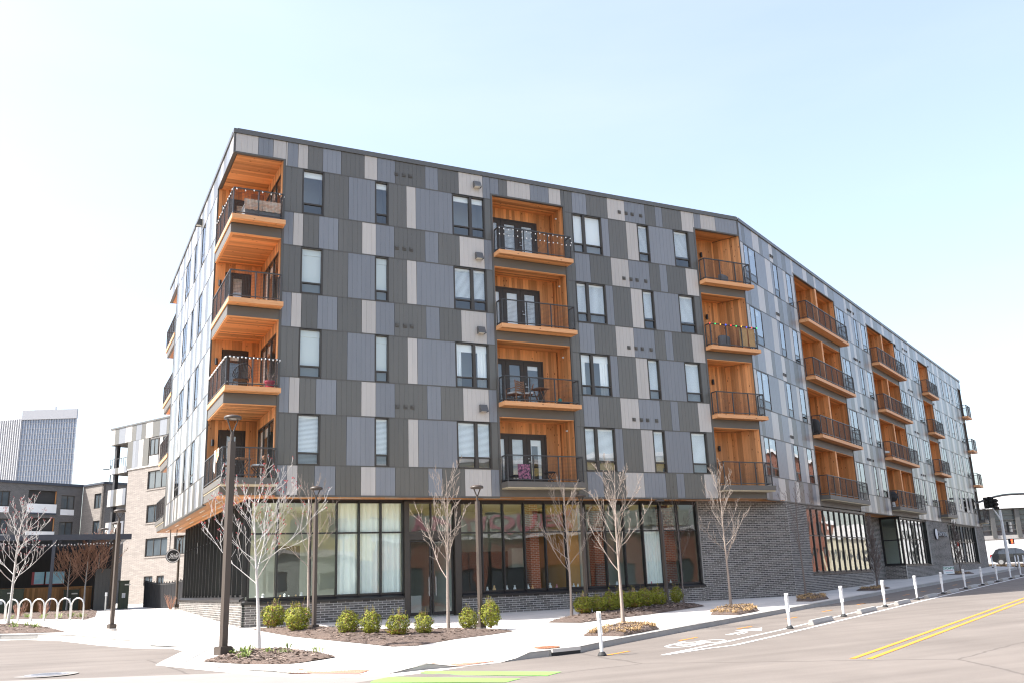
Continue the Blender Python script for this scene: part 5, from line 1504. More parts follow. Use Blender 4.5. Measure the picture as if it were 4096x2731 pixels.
# ---- flexible posts and wheel stops along the cycle lane
pb = MB(); pb.lathe([(0.0, 0.0), (0.105, 0.0), (0.10, 0.025), (0.055, 0.085), (0.0, 0.085)], 20); pbm = pb.mesh('base', M['black'])
pp = MB(); pp.tube([(0, 0, .08), (0, 0, .60)], .040, 12); pp.tube([(0, 0, .60), (0, 0, .62), (0, 0, .94)], [.040, .047, .047], 12); pp.box(FW, -.006, .006, -.056, .056, .45, .96)
ppm = pp.mesh('post', M['white'])
M['reflect'] = principled('reflective_band', (0.62, 0.62, 0.60), rough=0.3, var=0.1, scale=30)
pr = MB(); pr.tube([(0, 0, .70), (0, 0, .78)], .0485, 12, cap=False); pr.tube([(0, 0, .82), (0, 0, .90)], .0485, 12, cap=False); prm = pr.mesh('reflective_bands', M['reflect'])
BOL = [(-21.7, 3.97)] + [(-14.0, 5.56), (-9.13, 5.61), (-4.04, 5.60), (.88, 5.61), (5.59, 5.65), (10.6, 5.68), (15.1, 5.7), (19.8, 5.7), (24.3, 5.75), (28.8, 5.7), (33.3, 5.7)]
ORD = ['first', 'second', 'third', 'fourth', 'fifth', 'sixth', 'seventh', 'eighth', 'ninth', 'tenth', 'eleventh', 'twelfth']
for i, (s_, n_) in enumerate(BOL):
    x, y = xy(s_, n_)
    lab = 'white flexible post standing alone by the drain inlet, nearest the camera' if i == 0 else ORD[i - 1] + ' white flexible post of the row between the lane lines, counted from the left'
    t = empty('flexible_post', (x, y, zroad(x, y) + .006), THB, lab, 'post', 'white flexible posts along the cycle lane'); t.rotation_euler = (0.0, [-.05, -.02, .01, 0, -.02, .01][i % 6], THB)
    for nm, me in (('base', pbm), ('post', ppm), ('reflective_bands', prm)):
        o = bpy.data.objects.new(nm, me); COL.objects.link(o); o.parent = t
ws = MB(); sec = [(-.10, 0), (-.095, .05), (-.055, .14), (.055, .14), (.095, .05), (.10, 0)]
for u_, f in ((-.94, .86), (-.90, 1.0), (.90, 1.0), (.94, .86)): ws.v += [(u_, a * f, b * f) for a, b in sec]
for i in range(3):
    for j in range(5): ws.face((i * 6 + j, i * 6 + 6 + j, i * 6 + 7 + j, i * 6 + 1 + j))
ws.face((0, 1, 2, 3, 4, 5)); ws.face((23, 22, 21, 20, 19, 18))
wsm = ws.mesh('block', M['kerb'])
for i, s_ in enumerate((-11.75, -6.85, -2.0, 2.85, 7.4, 12.3, 17.0, 22.0, 26.6)):
    x, y = xy(s_, 5.72); o = bpy.data.objects.new('wheel_stop', wsm); COL.objects.link(o); o.location = (x, y, zroad(x, y)); o.rotation_euler = (0, -0.0155, THB)
    o['label'] = ORD[i] + ' concrete wheel stop between the white posts, counted from the left'; o['category'] = 'wheel stop'; o['group'] = 'concrete wheel stops along the cycle lane'

# ---- cycle racks
for i in range(7):
    ax, ay = -6.95 + 0.5 * i, 14.55 - .36 * i; bx, by = ax + .47, ay - .34
    t = empty('cycle_rack', ((ax + bx) / 2, (ay + by) / 2, zwalk((ax + bx) / 2, (ay + by) / 2)), atan2(by - ay, bx - ax), ORD[i] + ' galvanised hoop of the cycle rack row, counted from the left', 'cycle rack', 'galvanised cycle hoops')
    mb = MB(); r = .285; pts = [(-r, 0, 0), (-r, 0, .62)] + [(-r * cos(a * pi / 8), 0, .62 + r * sin(a * pi / 8)) for a in range(1, 8)] + [(r, 0, .62), (r, 0, 0)]
    mb.tube(pts, .030, 10); mb.obj('hoop', M['steel'], t, smooth=True)
    mb = MB()
    for sx in (-r, r): mb.lathe([(.07, 0), (.07, .012), (0, .012)], 12, (sx, 0, 0))
    mb.obj('foot_plates', M['steel'], t)

# ------------------------------------------------------------------ neighbouring and distant buildings
M['pbrick'] = brick_tex_mat('pale_brick', (0.275, 0.245, 0.217), (0.215, 0.19, 0.17), (0.14, 0.12, 0.107), 0.30, 0.10)
M['gbrick'] = brick_tex_mat('grey_brick', (0.105, 0.10, 0.098), (0.075, 0.071, 0.070), (0.20, 0.19, 0.18), 0.30, 0.10)
M['rbrick'] = brick_tex_mat('red_brick', (0.24, 0.068, 0.032), (0.19, 0.050, 0.026), (0.28, 0.22, 0.17), 0.24, 0.08)
M['navy'] = principled('navy_metal', (0.040, 0.046, 0.062), rough=0.5, var=0.08)
M['batten'] = principled('dark_batten', (0.016, 0.016, 0.018), rough=0.6)
M['whitew'] = principled('white_wall', (0.74, 0.74, 0.73), rough=0.8, var=0.04)
M['fence'] = cedar_mat('fence_cedar', 2, (0.42, 0.215, 0.085), knots=False)
M['green'] = principled('transformer_green', (0.040, 0.052, 0.030), rough=0.5, var=0.08)
M['poster'] = principled('poster_blue', (0.20, 0.46, 0.66), rough=0.5, var=0.35, scale=1.6, col2=(0.42, 0.66, 0.78))
M['posterr'] = principled('poster_red', (0.32, 0.07, 0.09), rough=0.5, var=0.3, scale=3)
M['towerg'] = principled('hazed_tower_glass', (0.27, 0.32, 0.41), rough=0.12, spec=0.9, var=0.12, scale=0.08)  # colour lightened to stand in for the haze of distance
M['towerw'] = principled('hazed_tower_concrete', (0.50, 0.50, 0.51), rough=0.8)  # grid colour paled too, with the distance haze mixed in
M['farglass'] = principled('far_glass', (0.07, 0.085, 0.095), rough=0.08, spec=0.8, var=0.5, scale=0.5)


def simple_window(F, u0, u1, z0, z1, parent, d=0.0, lights=2, m='frame', pm='farglass'):
    mb = MB(); b = .07
    mb.box(F, u0, u0 + b, d - .03, d + .1, z0, z1); mb.box(F, u1 - b, u1, d - .03, d + .1, z0, z1); mb.box(F, u0 + b, u1 - b, d - .03, d + .1, z1 - b, z1); mb.box(F, u0 + b, u1 - b, d - .05, d + .1, z0, z0 + b)
    for i in range(1, lights):
        x = u0 + (u1 - u0) * i / lights; mb.box(F, x - .035, x + .035, d - .02, d + .1, z0 + b, z1 - b)
    w = mb.obj('window', M[m], parent)
    for i in range(lights):
        a = u0 + (u1 - u0) * i / lights; c = u0 + (u1 - u0) * (i + 1) / lights
        g = MB(); q = [F.p(a, d + .02, z0), F.p(c, d + .02, z0), F.p(c, d + .02, z1), F.p(a, d + .02, z1)]; g.poly(q[::-1] if F.flip else q); g.obj('pane', M[pm], w)
    return w


def wall(F, u0, u1, z0, z1, parent, mat, holes=(), d=0.0, name='wall'):
    """solid wall with rectangular openings (u0, u1, z0, z1)"""
    us = sorted({u0, u1} | {h[i] for h in holes for i in (0, 1)}); zs = sorted({z0, z1} | {h[i] for h in holes for i in (2, 3)}); mb = MB()
    for a, b in zip(us[:-1], us[1:]):
        run = None
        for c, e in zip(zs[:-1], zs[1:]):
            hole = any(h[0] <= a + 1e-6 and b <= h[1] + 1e-6 and h[2] <= c + 1e-6 and e <= h[3] + 1e-6 for h in holes)
            if not hole: mb.box(F, a, b, d, d + .3, c, e)
    return mb.obj(name, M[mat], parent)


# ---- pale brick neighbour with patchwork top storey
PB = empty('pale_apartment_building', (1.4, 60.5, 0.45), label='pale brick apartment building with patchwork panels on its top storey, left of the main block', category='building'); PB.location = (0, 0, 0)
FP = Fr((1.4, 60.5, 0), nB, dB, 0.0)
hol = [(2.55, 5.6, 10.55, 12.2), (6.6, 8.4, 10.55, 12.2), (2.7, 4.9, 7.5, 9.1), (6.2, 8.6, 7.5, 9.1), (2.85, 6.2, 4.5, 6.1), (7.2, 9.4, 4.5, 6.1), (2.95, 4.3, 2.0, 2.8), (4.9, 6.0, 2.0, 2.8)]
wall(FP, -0.7, 16, 0.2, 12.7, PB, 'pbrick', hol)
for i, h in enumerate(hol): simple_window(FP, h[0], h[1], h[2], h[3], PB, .12, 3 if h[1] - h[0] > 2.5 else 2)
for h in hol[:6]:
    mb = MB(); mb.box(FP, h[0] - .05, h[1] + .05, -.06, .0, h[2] - .12, h[2] - .02); mb.obj('sill', M['pbrick'], PB)
u = -4.0; rr = random.Random(3); cyc = 'ldbldbdldbdlbdbd'
k = 0
while u < 14:
    w = rr.choice([.7, .9, 1.1]); mb = MB(); mb.box(FP, u + .01, u + w - .01, -.06, .1, 15.35, 16.85, rr.random()); mb.obj('cladding_panel', PM[cyc[k % 16]], PB)
    k += 1; u += w
u = -1.0
while u < 14:
    w = rr.choice([.5, .7, .9])
    if not any(min(u + w, b) - max(u, a) > .02 for a, b in ((2.6, 4.05), (4.6, 6.0))):
        mb = MB(); mb.box(FP, u + .008, u + w - .008, -.05, .1, 12.72, 15.33, rr.random()); mb.obj('cladding_panel', PM[cyc[(k * 5) % 16]], PB)
    k += 1; u += w
wall(FP, 2.3, 6.3, 12.72, 15.33, PB, 'light', [(2.65, 4.0, 13.65, 15.2), (4.65, 5.9, 13.65, 15.2)], .06)
simple_window(FP, 2.65, 4.0, 13.65, 15.2, PB); simple_window(FP, 4.65, 5.9, 13.65, 15.2, PB)
mb = MB(); mb.box(FP, 2.65, 4.0, -.02, .06, 12.75, 13.62); mb.obj('white_infill_panel', M['whitew'], PB)
mb = MB(); mb.box(FP, -4.05, 16, -.12, .5, 16.85, 17.0); mb.obj('coping', M['coping'], PB)
mb = MB(); mb.box(FP, -.75, 16, -.09, .1, 12.62, 12.75); mb.obj('ledge', M['light'], PB)
mb = MB(); mb.box(FP, -.9, 16, .3, 10, .2, 16.9); mb.obj('inner_block', M['sheath'], PB)
for z0 in (15.3,):
    mb = MB(); mb.box(FP, -4.0, -.9, 0, 3.2, z0, z0 + .08); mb.obj('balcony_soffit', M['fascia'], PB)
for (z0, z1) in ((12.5, 13.95), (9.45, 11.0), (6.4, 7.95)):
    b_ = empty('balcony', parent=PB); n_ = 6
    for i in range(n_):
        a = -3.85 + 3.0 * i / n_; mb = MB(); mb.box(FP, a + .005, a + 3.0 / n_ - .005, -.05, 0, z0, z1 if z0 < 12 else z0 + .55, rr.random()); mb.obj('parapet_panel', PM['lbdl'[i % 4]], b_)
    mb = MB(); mb.box(FP, -3.85, -.85, 0, 3.0, z0, z0 + .15); mb.obj('slab', M['fascia'], b_)
    if z0 > 12:
        mb = MB()
        for i in range(9): a = -3.85 + 3.0 * i / 8; mb.box(FP, a - .015, a + .015, -.03, 0, z0 + .55, z1)
        mb.box(FP, -3.85, -.85, -.035, 0, z1 - .05, z1); mb.obj('railing', M['rail'], b_)
for a, d_ in ((-3.65, .25), (-3.65, 2.9)):
    mb = MB(); mb.box(FP, a, a + .35, d_, d_ + .35, .2, 15.3); mb.obj('column', M['iron'], PB)

# ---- grey brick building
GB = empty('grey_brick_building', label='dark grey brick apartment building with orange balcony recesses behind the restaurant canopy', category='building')
GO = (-2.2, 79.5, 0); FG = Fr(GO, -dB, -nB, 0.0); FG2 = Fr(GO, nB, dB, 0.0)
gh = [(2.87, 5.9, 10.95, 12.35), (2.87, 5.8, 8.1, 9.5), (.85, 2.35, 10.48, 11.97), (.85, 2.35, 7.6, 9.15), (7.78, 9.2, 10.55, 12.1), (7.7, 9.1, 7.7, 9.3), (10.0, 13, 10.95, 12.35), (10, 13, 8.1, 9.5)]
wall(FG, 0, 24, .2, 12.95, GB, 'gbrick', gh)
wall(FG2, 0.05, 4.15, .2, 12.95, GB, 'pbrick', [(2.42, 3.78, 10.4, 12.0), (2.45, 3.82, 7.5, 9.1)])
G3 = Vector(FG2.p(4.15, 0, 0)); FG3 = Fr((G3.x, G3.y, 0), dB, -nB, 0.0)
wall(FG3, 0.0, 12, .2, 12.95, GB, 'gbrick', [(1.0, 1.6, 10.4, 12.0), (1, 1.6, 7.5, 9.1)])
for F, (a, b, c, e), n_ in ((FG, gh[2], 2), (FG, gh[3], 2), (FG, gh[4], 2), (FG, gh[5], 2), (FG2, (2.42, 3.78, 10.4, 12.0), 2), (FG2, (2.45, 3.82, 7.5, 9.1), 2), (FG3, (1.0, 1.6, 10.4, 12.0), 1), (FG3, (1, 1.6, 7.5, 9.1), 1)):
    simple_window(F, a, b, c, e, GB, .12, n_)
for a, b, c, e in (gh[0], gh[1], gh[6], gh[7]):
    rc = empty('balcony', parent=GB)
    mb = MB(); mb.box(FG, a, b, 1.1, 1.2, c - .9, e, .7); mb.box(FG, a - .02, a + .02, .1, 1.4, c - .9, e, .6); mb.box(FG, b - .02, b, .1, 1.4, c - .9, e, .6); mb.box(FG, a, b, .1, 1.4, e, e + .05, .4); mb.obj('cedar_lining', M['cedz'], rc)
    mb = MB(); mb.box(FG, a - .05, b + .05, -.05, .1, c - .95, c - .01); mb.obj('white_parapet', M['whitew'], rc)
    mb = MB(); mb.box(FG, a - .05, b + .05, -.12, .1, c - 1.12, c - .95); mb.obj('deck_edge', M['navy'], rc)
    mb = MB()
    for i in range(4): x = a + .75 + (b - a - .8) * i / 3; mb.box(FG, x - .13, x + .13, 1.02, 1.1, c - .8, e - .45)
    mb.box(FG, a + .6, b - .02, 1.02, 1.1, e - .6, e - .4); mb.obj('door_frame', M['frame'], rc)
    mb = MB(); mb.box(FG, a + .65, b - .05, 1.05, 1.09, c - .8, e - .45); mb.obj('door_pane', M['blind'], rc)
for a, b, c, e in gh[2:6]:
    mb = MB(); mb.box(FG, a, b, -.04, .1, c - .62, c - .02); mb.obj('white_infill_panel', M['whitew'], GB)
mb = MB(); mb.box(FG, -.0, 24, -.18, .4, 12.95, 13.2); mb.box(FG2, .0, 4.3, -.15, .4, 12.951, 13.15); mb.box(FG3, .05, 12, -.15, .4, 12.95, 13.19); mb.obj('cornice', M['navy'], GB)
mb = MB(); mb.box(FG, .3, 24, .3, 9, .2, 12.9); mb.box(FG2, 0.2, 4.0, .3, 8, .2, 12.8); mb.obj('inner_block', M['sheath'], GB)
an = empty('rooftop_mast', (1.2, 95, 12.8), label='thin mast with a crossbar on the roof behind the grey brick building', category='mast')
mb = MB(); mb.tube([(0, 0, -3), (0, 0, 4.6)], .07, 6); mb.obj('pole', M['coping'], an)
mb = MB(); mb.bar((-.9, 0, 4.1), (.9, 0, 4.0), .10); mb.bar((-.5, 0, .3), (1.1, 0, .15), .08); mb.obj('crossbar', M['coping'], an)

# ---- glass tower
TW = empty('office_tower', label='distant office tower with a white grid over blue glass at the far left', category='tower')
FT = Fr((-17.6, 338, 0), Vector((.905, -.425, 0)).normalized(), Vector((.425, .905, 0)).normalized(), 0.0)
FTl = Fr((-17.6, 338, 0), Vector((-.73, .68, 0)).normalized(), Vector((.68, .73, 0)).normalized(), 0.0)
mb = MB(); mb.box(FT, 0.1, 19.3, .2, .5, 0, 64.2); mb.obj('glass_front', M['towerg'], TW)
mb = MB(); mb.box(FTl, 0.1, 30, .2, .5, 0, 65); mb.obj('glass_side', M['towerg'], TW)
for i in range(22):
    mb = MB(); x = i * 19.4 / 21; mb.box(FT, x - .085, x + .085, -.12, .25, 0, 64.2); mb.obj('mullion', M['towerw'], TW)
for i in range(26):
    mb = MB(); x = .3 + i * 1.0; mb.box(FTl, x - .18, x + .18, -.4, .25, 0, 64.6); mb.obj('mullion', M['towerw'], TW)
for i in range(34):
    z = 2 + i * 1.9; mb = MB(); mb.box(FT, 0.1, 19.3, -.0, .24, z - .07, z + .07); mb.obj('spandrel', M['coping'] if 0 else M['towerw'], TW)
for i in range(34):
    z = 2 + i * 1.9; mb = MB(); mb.box(FTl, 0.1, 27, -.05, .24, z - .14, z + .14); mb.obj('spandrel', M['towerw'], TW)
mb = MB(); mb.box(FT, -.1, 19.5, -.35, .6, 64.2, 67.6); mb.obj('plant_storey', M['towerw'], TW)
mb = MB(); mb.box(FT, 3.0, 10.5, 2, 3, 67.0, 69.3); mb.obj('penthouse', M['whitew'], TW)

# ---- restaurant terrace at the left
CN = empty('terrace_canopy', (0, 0, 0), label='dark navy steel canopy over the restaurant terrace at the left', category='canopy')
mb = MB(); mb.box(FW, -14, -.93, 23.8, 24.0, 4.22, 4.52); mb.obj('front_beam', M['navy'], CN)
mb = MB(); mb.box(FW, -14, -.93, 24.0, 33.5, 4.40, 4.52); mb.obj('roof_sheet', M['navy'], CN)
for i in range(9):
    mb = MB(); x = -13.5 + i * 1.5; mb.box(FW, x - .06, x + .06, 24.0, 33.5, 4.12, 4.40); mb.obj('rafter', M['navy'], CN)
for x in (-11.5, -4.87):
    mb = MB(); mb.box(FW, x, x + .17, 23.8, 23.97, .3, 4.22); mb.obj('post', M['navy'], CN)
RW = empty('restaurant_wall', (0, 34, .4), label='black batten wall of the restaurant under the canopy', category='wall'); RW.location = (0, 0, 0)
mb = MB(); mb.box(FW, -14, -1.3, 34, 34.3, .2, 4.4); mb.obj('wall', M['batten'], RW)
for i in range(42):
    mb = MB(); x = -13.9 + i * .3; mb.box(FW, x - .025, x + .025, 33.95, 34.0, .3, 4.3); mb.obj('batten', M['batten'], RW)
for x0, x1, lab in ((-5.82, -5.15, 'light blue poster on the black restaurant wall, left of the canopy post'), (-5.05, -4.0, 'wider light blue poster on the black restaurant wall, right of the canopy post')):
    p = empty('poster', (x0, 33.9, 2.05), label=lab, category='poster'); w = x1 - x0
    mb = MB(); mb.box(FW, .12 if w < .8 else 0, w, 0, .03, 0.04, .78); mb.obj('sheet', M['poster'], p)
    mb = MB(); mb.box(FW, -.02, .12 if w < .8 else 0.0, -.005, .03, 0.04, .78); mb.obj('side_strip', M['posterr'], p)
    mb = MB(); mb.box(FW, -.02, w, -.012, .03, 0.0, .04); mb.obj('bottom_strip', M['posterr'], p)
WF = empty('wooden_fence', (0, 30, .45), label='warm brown vertical board fence before the restaurant terrace', category='fence'); WF.location = (0, 0, 0)
for i in range(62):
    x = -11.5 + i * .145; t = RND.random()
    mb = MB(); mb.box(FW, x + .003, x + .142, 30.0, 30.03, .35, 1.96 - .004 * i, t); mb.obj('board', M['fence'], WF)
mb = MB(); mb.box(FW, -11.5, -2.5, 30.03, 30.1, 1.75, 1.84); mb.box(FW, -11.5, -2.5, 30.03, 30.1, .6, .7); mb.obj('rails', M['fence'], WF)


def cabinet(x0, x1, y, z1, label, d=.9):
    c = empty('transformer_cabinet', (x0, y, .42), label=label, category='cabinet'); w = x1 - x0; h = z1 - .42
    mb = MB(); mb.box(FW, 0, w, 0, d, 0.05, h); mb.obj('body', M['green'], c)
    mb = MB(); mb.box(FW, -.03, w + .03, -.03, d + .03, h, h + .05); mb.obj('lid', M['green'], c)
    mb = MB(); mb.box(FW, w / 2 - .006, w / 2 + .006, -.008, 0, .1, h - .05); mb.obj('door_seam', M['iron'], c)
    mb = MB(); mb.box(FW, w * .28, w * .28 + .18, -.006, 0, h * .42, h * .42 + .26); mb.obj('warning_label', M['whitew'], c)
    mb = MB(); mb.box(FW, w * .5, w * .5 + .32, -.006, 0, h - .22, h - .15); mb.obj('number_plate', M['lens'], c)


cabinet(-7.7, -6.08, 27.0, 1.74, 'dark green transformer cabinet with warning label at the far left behind the hoops')
cabinet(-4.05, -3.25, 27.8, 1.6, 'dark green cabinet behind the russet trees and hoops', .8)
cabinet(-1.25, -.75, 25.6, 1.98, 'tall dark green cabinet beside the pale building wall', .9)
SB = empty('service_enclosure', (-2.5, 27, .4), label='dark panelled service enclosure right of the wooden fence', category='enclosure')
for i in range(6):
    mb = MB(); mb.box(FW, i * .2 + .004, i * .2 + .196, 0, .05, 0, 2.35); mb.obj('panel', M['coping'], SB)
mb = MB(); mb.box(FW, 0, 1.2, .05, 1.4, 0, 2.3); mb.obj('body', M['batten'], SB)
HY = empty('standpipe', (-2.05, 23.2, zwalk(-2.05, 23.2)), label='short grey standpipe with a white cap right of the russet trees', category='standpipe')
mb = MB(); mb.tube([(0, 0, 0), (0, 0, .75)], .05, 10); mb.obj('pipe', M['steel'], HY); mb = MB(); mb.tube([(0, 0, .75), (0, 0, .95)], [.07, .06], 10); mb.obj('cap', M['white'], HY)

# ---- black gate between the end of the block and the neighbour
GT = empty('black_gate', (1.3, 18.2, .42), label='black sheet-metal gate with a dipping top rail left of the brick base', category='gate'); GT.location = (0, 0, 0)
ga, gb = Vector((1.45, 18.6, .40)), Vector((.12, 26.4, .50)); gd = (gb - ga); ng = 16
for i in range(ng):
    p = ga.lerp(gb, i / ng); q = ga.lerp(gb, (i + .96) / ng); f0, f1 = i / ng, (i + .96) / ng
    top = lambda f: 1.52 - .20 * sin(pi * f) ** 1
    mb = MB(); o_ = Vector((-gd.y, gd.x, 0)).normalized() * .015
    for s_ in (-1, 1): mb.v += [tuple(p + o_ * s_), tuple(q + o_ * s_), tuple(q + o_ * s_ + Vector((0, 0, top(f1)))), tuple(p + o_ * s_ + Vector((0, 0, top(f0))))]
    for f in ((0, 1, 2, 3), (7, 6, 5, 4), (0, 4, 5, 1), (1, 5, 6, 2), (2, 6, 7, 3), (3, 7, 4, 0)): mb.face(f)
    mb.obj('gate_panel', M['batten'], GT)
    mb = MB(); mb.bar(p, p + Vector((0, 0, top(f0) + .08)), .045); mb.obj('picket', M['iron'], GT)
mb = MB()
for i in range(ng):
    f0, f1 = i / ng, (i + 1) / ng; mb.bar(ga.lerp(gb, f0) + Vector((0, 0, top(f0) - .06)), ga.lerp(gb, f1) + Vector((0, 0, top(f1) - .06)), .05, .03)
mb.obj('top_rail', M['coping'], GT)

# ---- across the street (seen mirrored in the glass)
def block(name, label, s0, s1, n0, n1, z0, z1, mat, storeys, wz, trim='whitew', cat='building', ww=.7):
    b = empty(name, label=label, category=cat); o = xy(s0, n0); F = Fr((o[0], o[1], 0), dB, nB, 0.0)
    L_ = s1 - s0; hol = []; n_ = max(1, int(L_ / 3.6))
    for z in storeys:
        for i in range(n_):
            a = (i + .5) * L_ / n_; hol.append((a - ww, a + ww, z, z + wz))
    wall(F, 0, L_, z0, z1, b, mat, hol)
    for h in hol: simple_window(F, *h, b, .1, 2)
    mb = MB(); mb.box(F, -.2, L_ + .2, -.25, .3, z1, z1 + .4); mb.obj('cornice', M[trim], b)
    mb = MB(); mb.box(F, 0.05, L_ - .05, .31, n1 - n0, z0, z1); mb.obj('inner_block', M[mat], b)
    return b, F


BS, FS = block('brick_shop', 'low red brick shop mirrored in the storefront glass under a sign board', -21, 14, 24, 34, -.8, 4.25, 'rbrick', (-.3,), 2.5, ww=1.55)
M['board'] = principled('sign_board', (0.42, 0.46, 0.40), rough=0.7, var=0.1); M['pink'] = principled('sign_pink', (0.55, 0.22, 0.27), rough=0.7)
SGN = empty('roof_sign', label='pale sign board with pink capital letters mirrored in the storefront glass', category='sign')
mb = MB(); mb.box(FS, -2, 23, -.35, -.15, 4.67, 5.95); mb.obj('board', M['board'], SGN)
block('plain_building', 'low pale building with a grey-green roof mirrored in the curtained corner windows', -60, -22.5, 24, 34, -.8, 3.4, 'board', (1.0,), 1.5, 'conc')
M['yellow'] = principled('yellow_render', (0.52, 0.40, 0.12), rough=0.8, var=.08)
block('yellow_building', 'yellow rendered building mirrored above the sign board in the storefront glass', -36, 4, 40, 52, -.8, 11.5, 'yellow', (5.6, 8.6), 1.8)
block('red_brick_building', 'tall red brick building mirrored in the street windows nearest the corner', 66, 84, 24, 40, .5, 15, 'rbrick', (2, 5.4, 8.8, 12), 1.9)
M['creamw'] = principled('cream_render', (0.62, 0.56, 0.40), rough=0.8, var=.06)
block('cream_building', 'low cream building with a bold cornice mirrored in the street windows', 86, 122, 24, 34, .6, 5.2, 'creamw', (2.2,), 1.5)
block('brown_building', 'brown brick building mirrored above the cream cornice in the street windows', 88, 128, 36, 48, .6, 9.0, 'rbrick', (6.0,), 1.6)
block('white_building', 'white building mirrored in the far street windows', 126, 200, 24, 36, .8, 8.5, 'whitew', (2.4, 5.4), 1.7)

# ---- far end of the street
CV = empty('bridge_building', label='long glazed grey building raised over the street at the right edge', category='building')
o = xy(128, -22); FC = Fr((o[0], o[1], 0), Vector((.83, -.55, 0)).normalized(), Vector((.55, .83, 0)).normalized(), 0.0)
mb = MB(); mb.box(FC, 0, 60, .6, 6, 5.6, 9.9); mb.obj('glass_band', M['farglass'], CV)
for i in range(16):
    mb = MB(); x = i * 4.0; mb.box(FC, x - .35, x + .35, 0, .8, 5.2, 10.0); mb.obj('pier', M['coping'], CV)
for i in range(6):
    z = 5.6 + i * .85; mb = MB(); mb.box(FC, 0, 60, .35, .7, z - .07, z + .07); mb.obj('transom', M['coping'], CV)
mb = MB(); mb.box(FC, -.5, 60.5, -.4, 8, 10.0, 11.3); mb.obj('white_cornice', M['whitew'], CV)
mb = MB(); mb.box(FC, 0, 60, .2, 8, 5.0, 5.6); mb.obj('underside_beam', M['light'], CV)
mb = MB(); mb.box(FC, -14, 60, -5, -4.6, .6, 4.7); mb.obj('white_front_wall', M['whitew'], CV)
mb = MB(); mb.box(FC, -6, 4, 3, 14, 11.3, 12.6); n = len(mb.v)
mb.v += [FC.p(-8, 3, 11.3), FC.p(6, 3, 11.3), FC.p(6, 20, 11.3), FC.p(-8, 20, 11.3), FC.p(-4, 10, 16.5)]
for f in ((0, 1, 4), (1, 2, 4), (2, 3, 4), (3, 0, 4)): mb.face(tuple(n + i for i in f))
mb.obj('tent_roof', M['whitew'], CV)
mb = MB(); mb.box(FC, 10, 60, 2, 10, 11.3, 12.3); mb.obj('roof_parapet', M['conc'], CV)
sb = MB(); rr = random.Random(5)
c0 = xy(57.5, -13); 
for i in range(1500):
    s_ = rr.uniform(57, 62); n_ = rr.uniform(-12, 6); x, y = xy(s_, n_); z = zroad(x, y) + rr.random() * .16 * min(1, (s_ - 57) / 1.5)
    a = rr.random() * 3.14; l = rr.uniform(.15, .4); sb.poly([(x - cos(a) * l, y - sin(a) * l, z), (x - sin(a) * .05, y + cos(a) * .05, z + .03), (x + cos(a) * l, y + sin(a) * l, z + rr.uniform(-.05, .15)), (x + sin(a) * .05, y - cos(a) * .05, z)], rr.random())
o = sb.obj('straw_mulch', M['straw']); o['kind'] = 'stuff'; o['label'] = 'heap of orange straw mulch across the side street at the far right'; o['category'] = 'mulch'
PW = empty('timber_panel', (*xy(70, -4.6), 1.1), THB + pi / 2, 'dark timber panel standing behind the parked car', 'panel')
for i in range(5):
    mb = MB(); mb.box(FW, i * .42 + .01, i * .42 + .41, 0, .1, 0, 2.0); mb.obj('board', M['fascia'], PW)


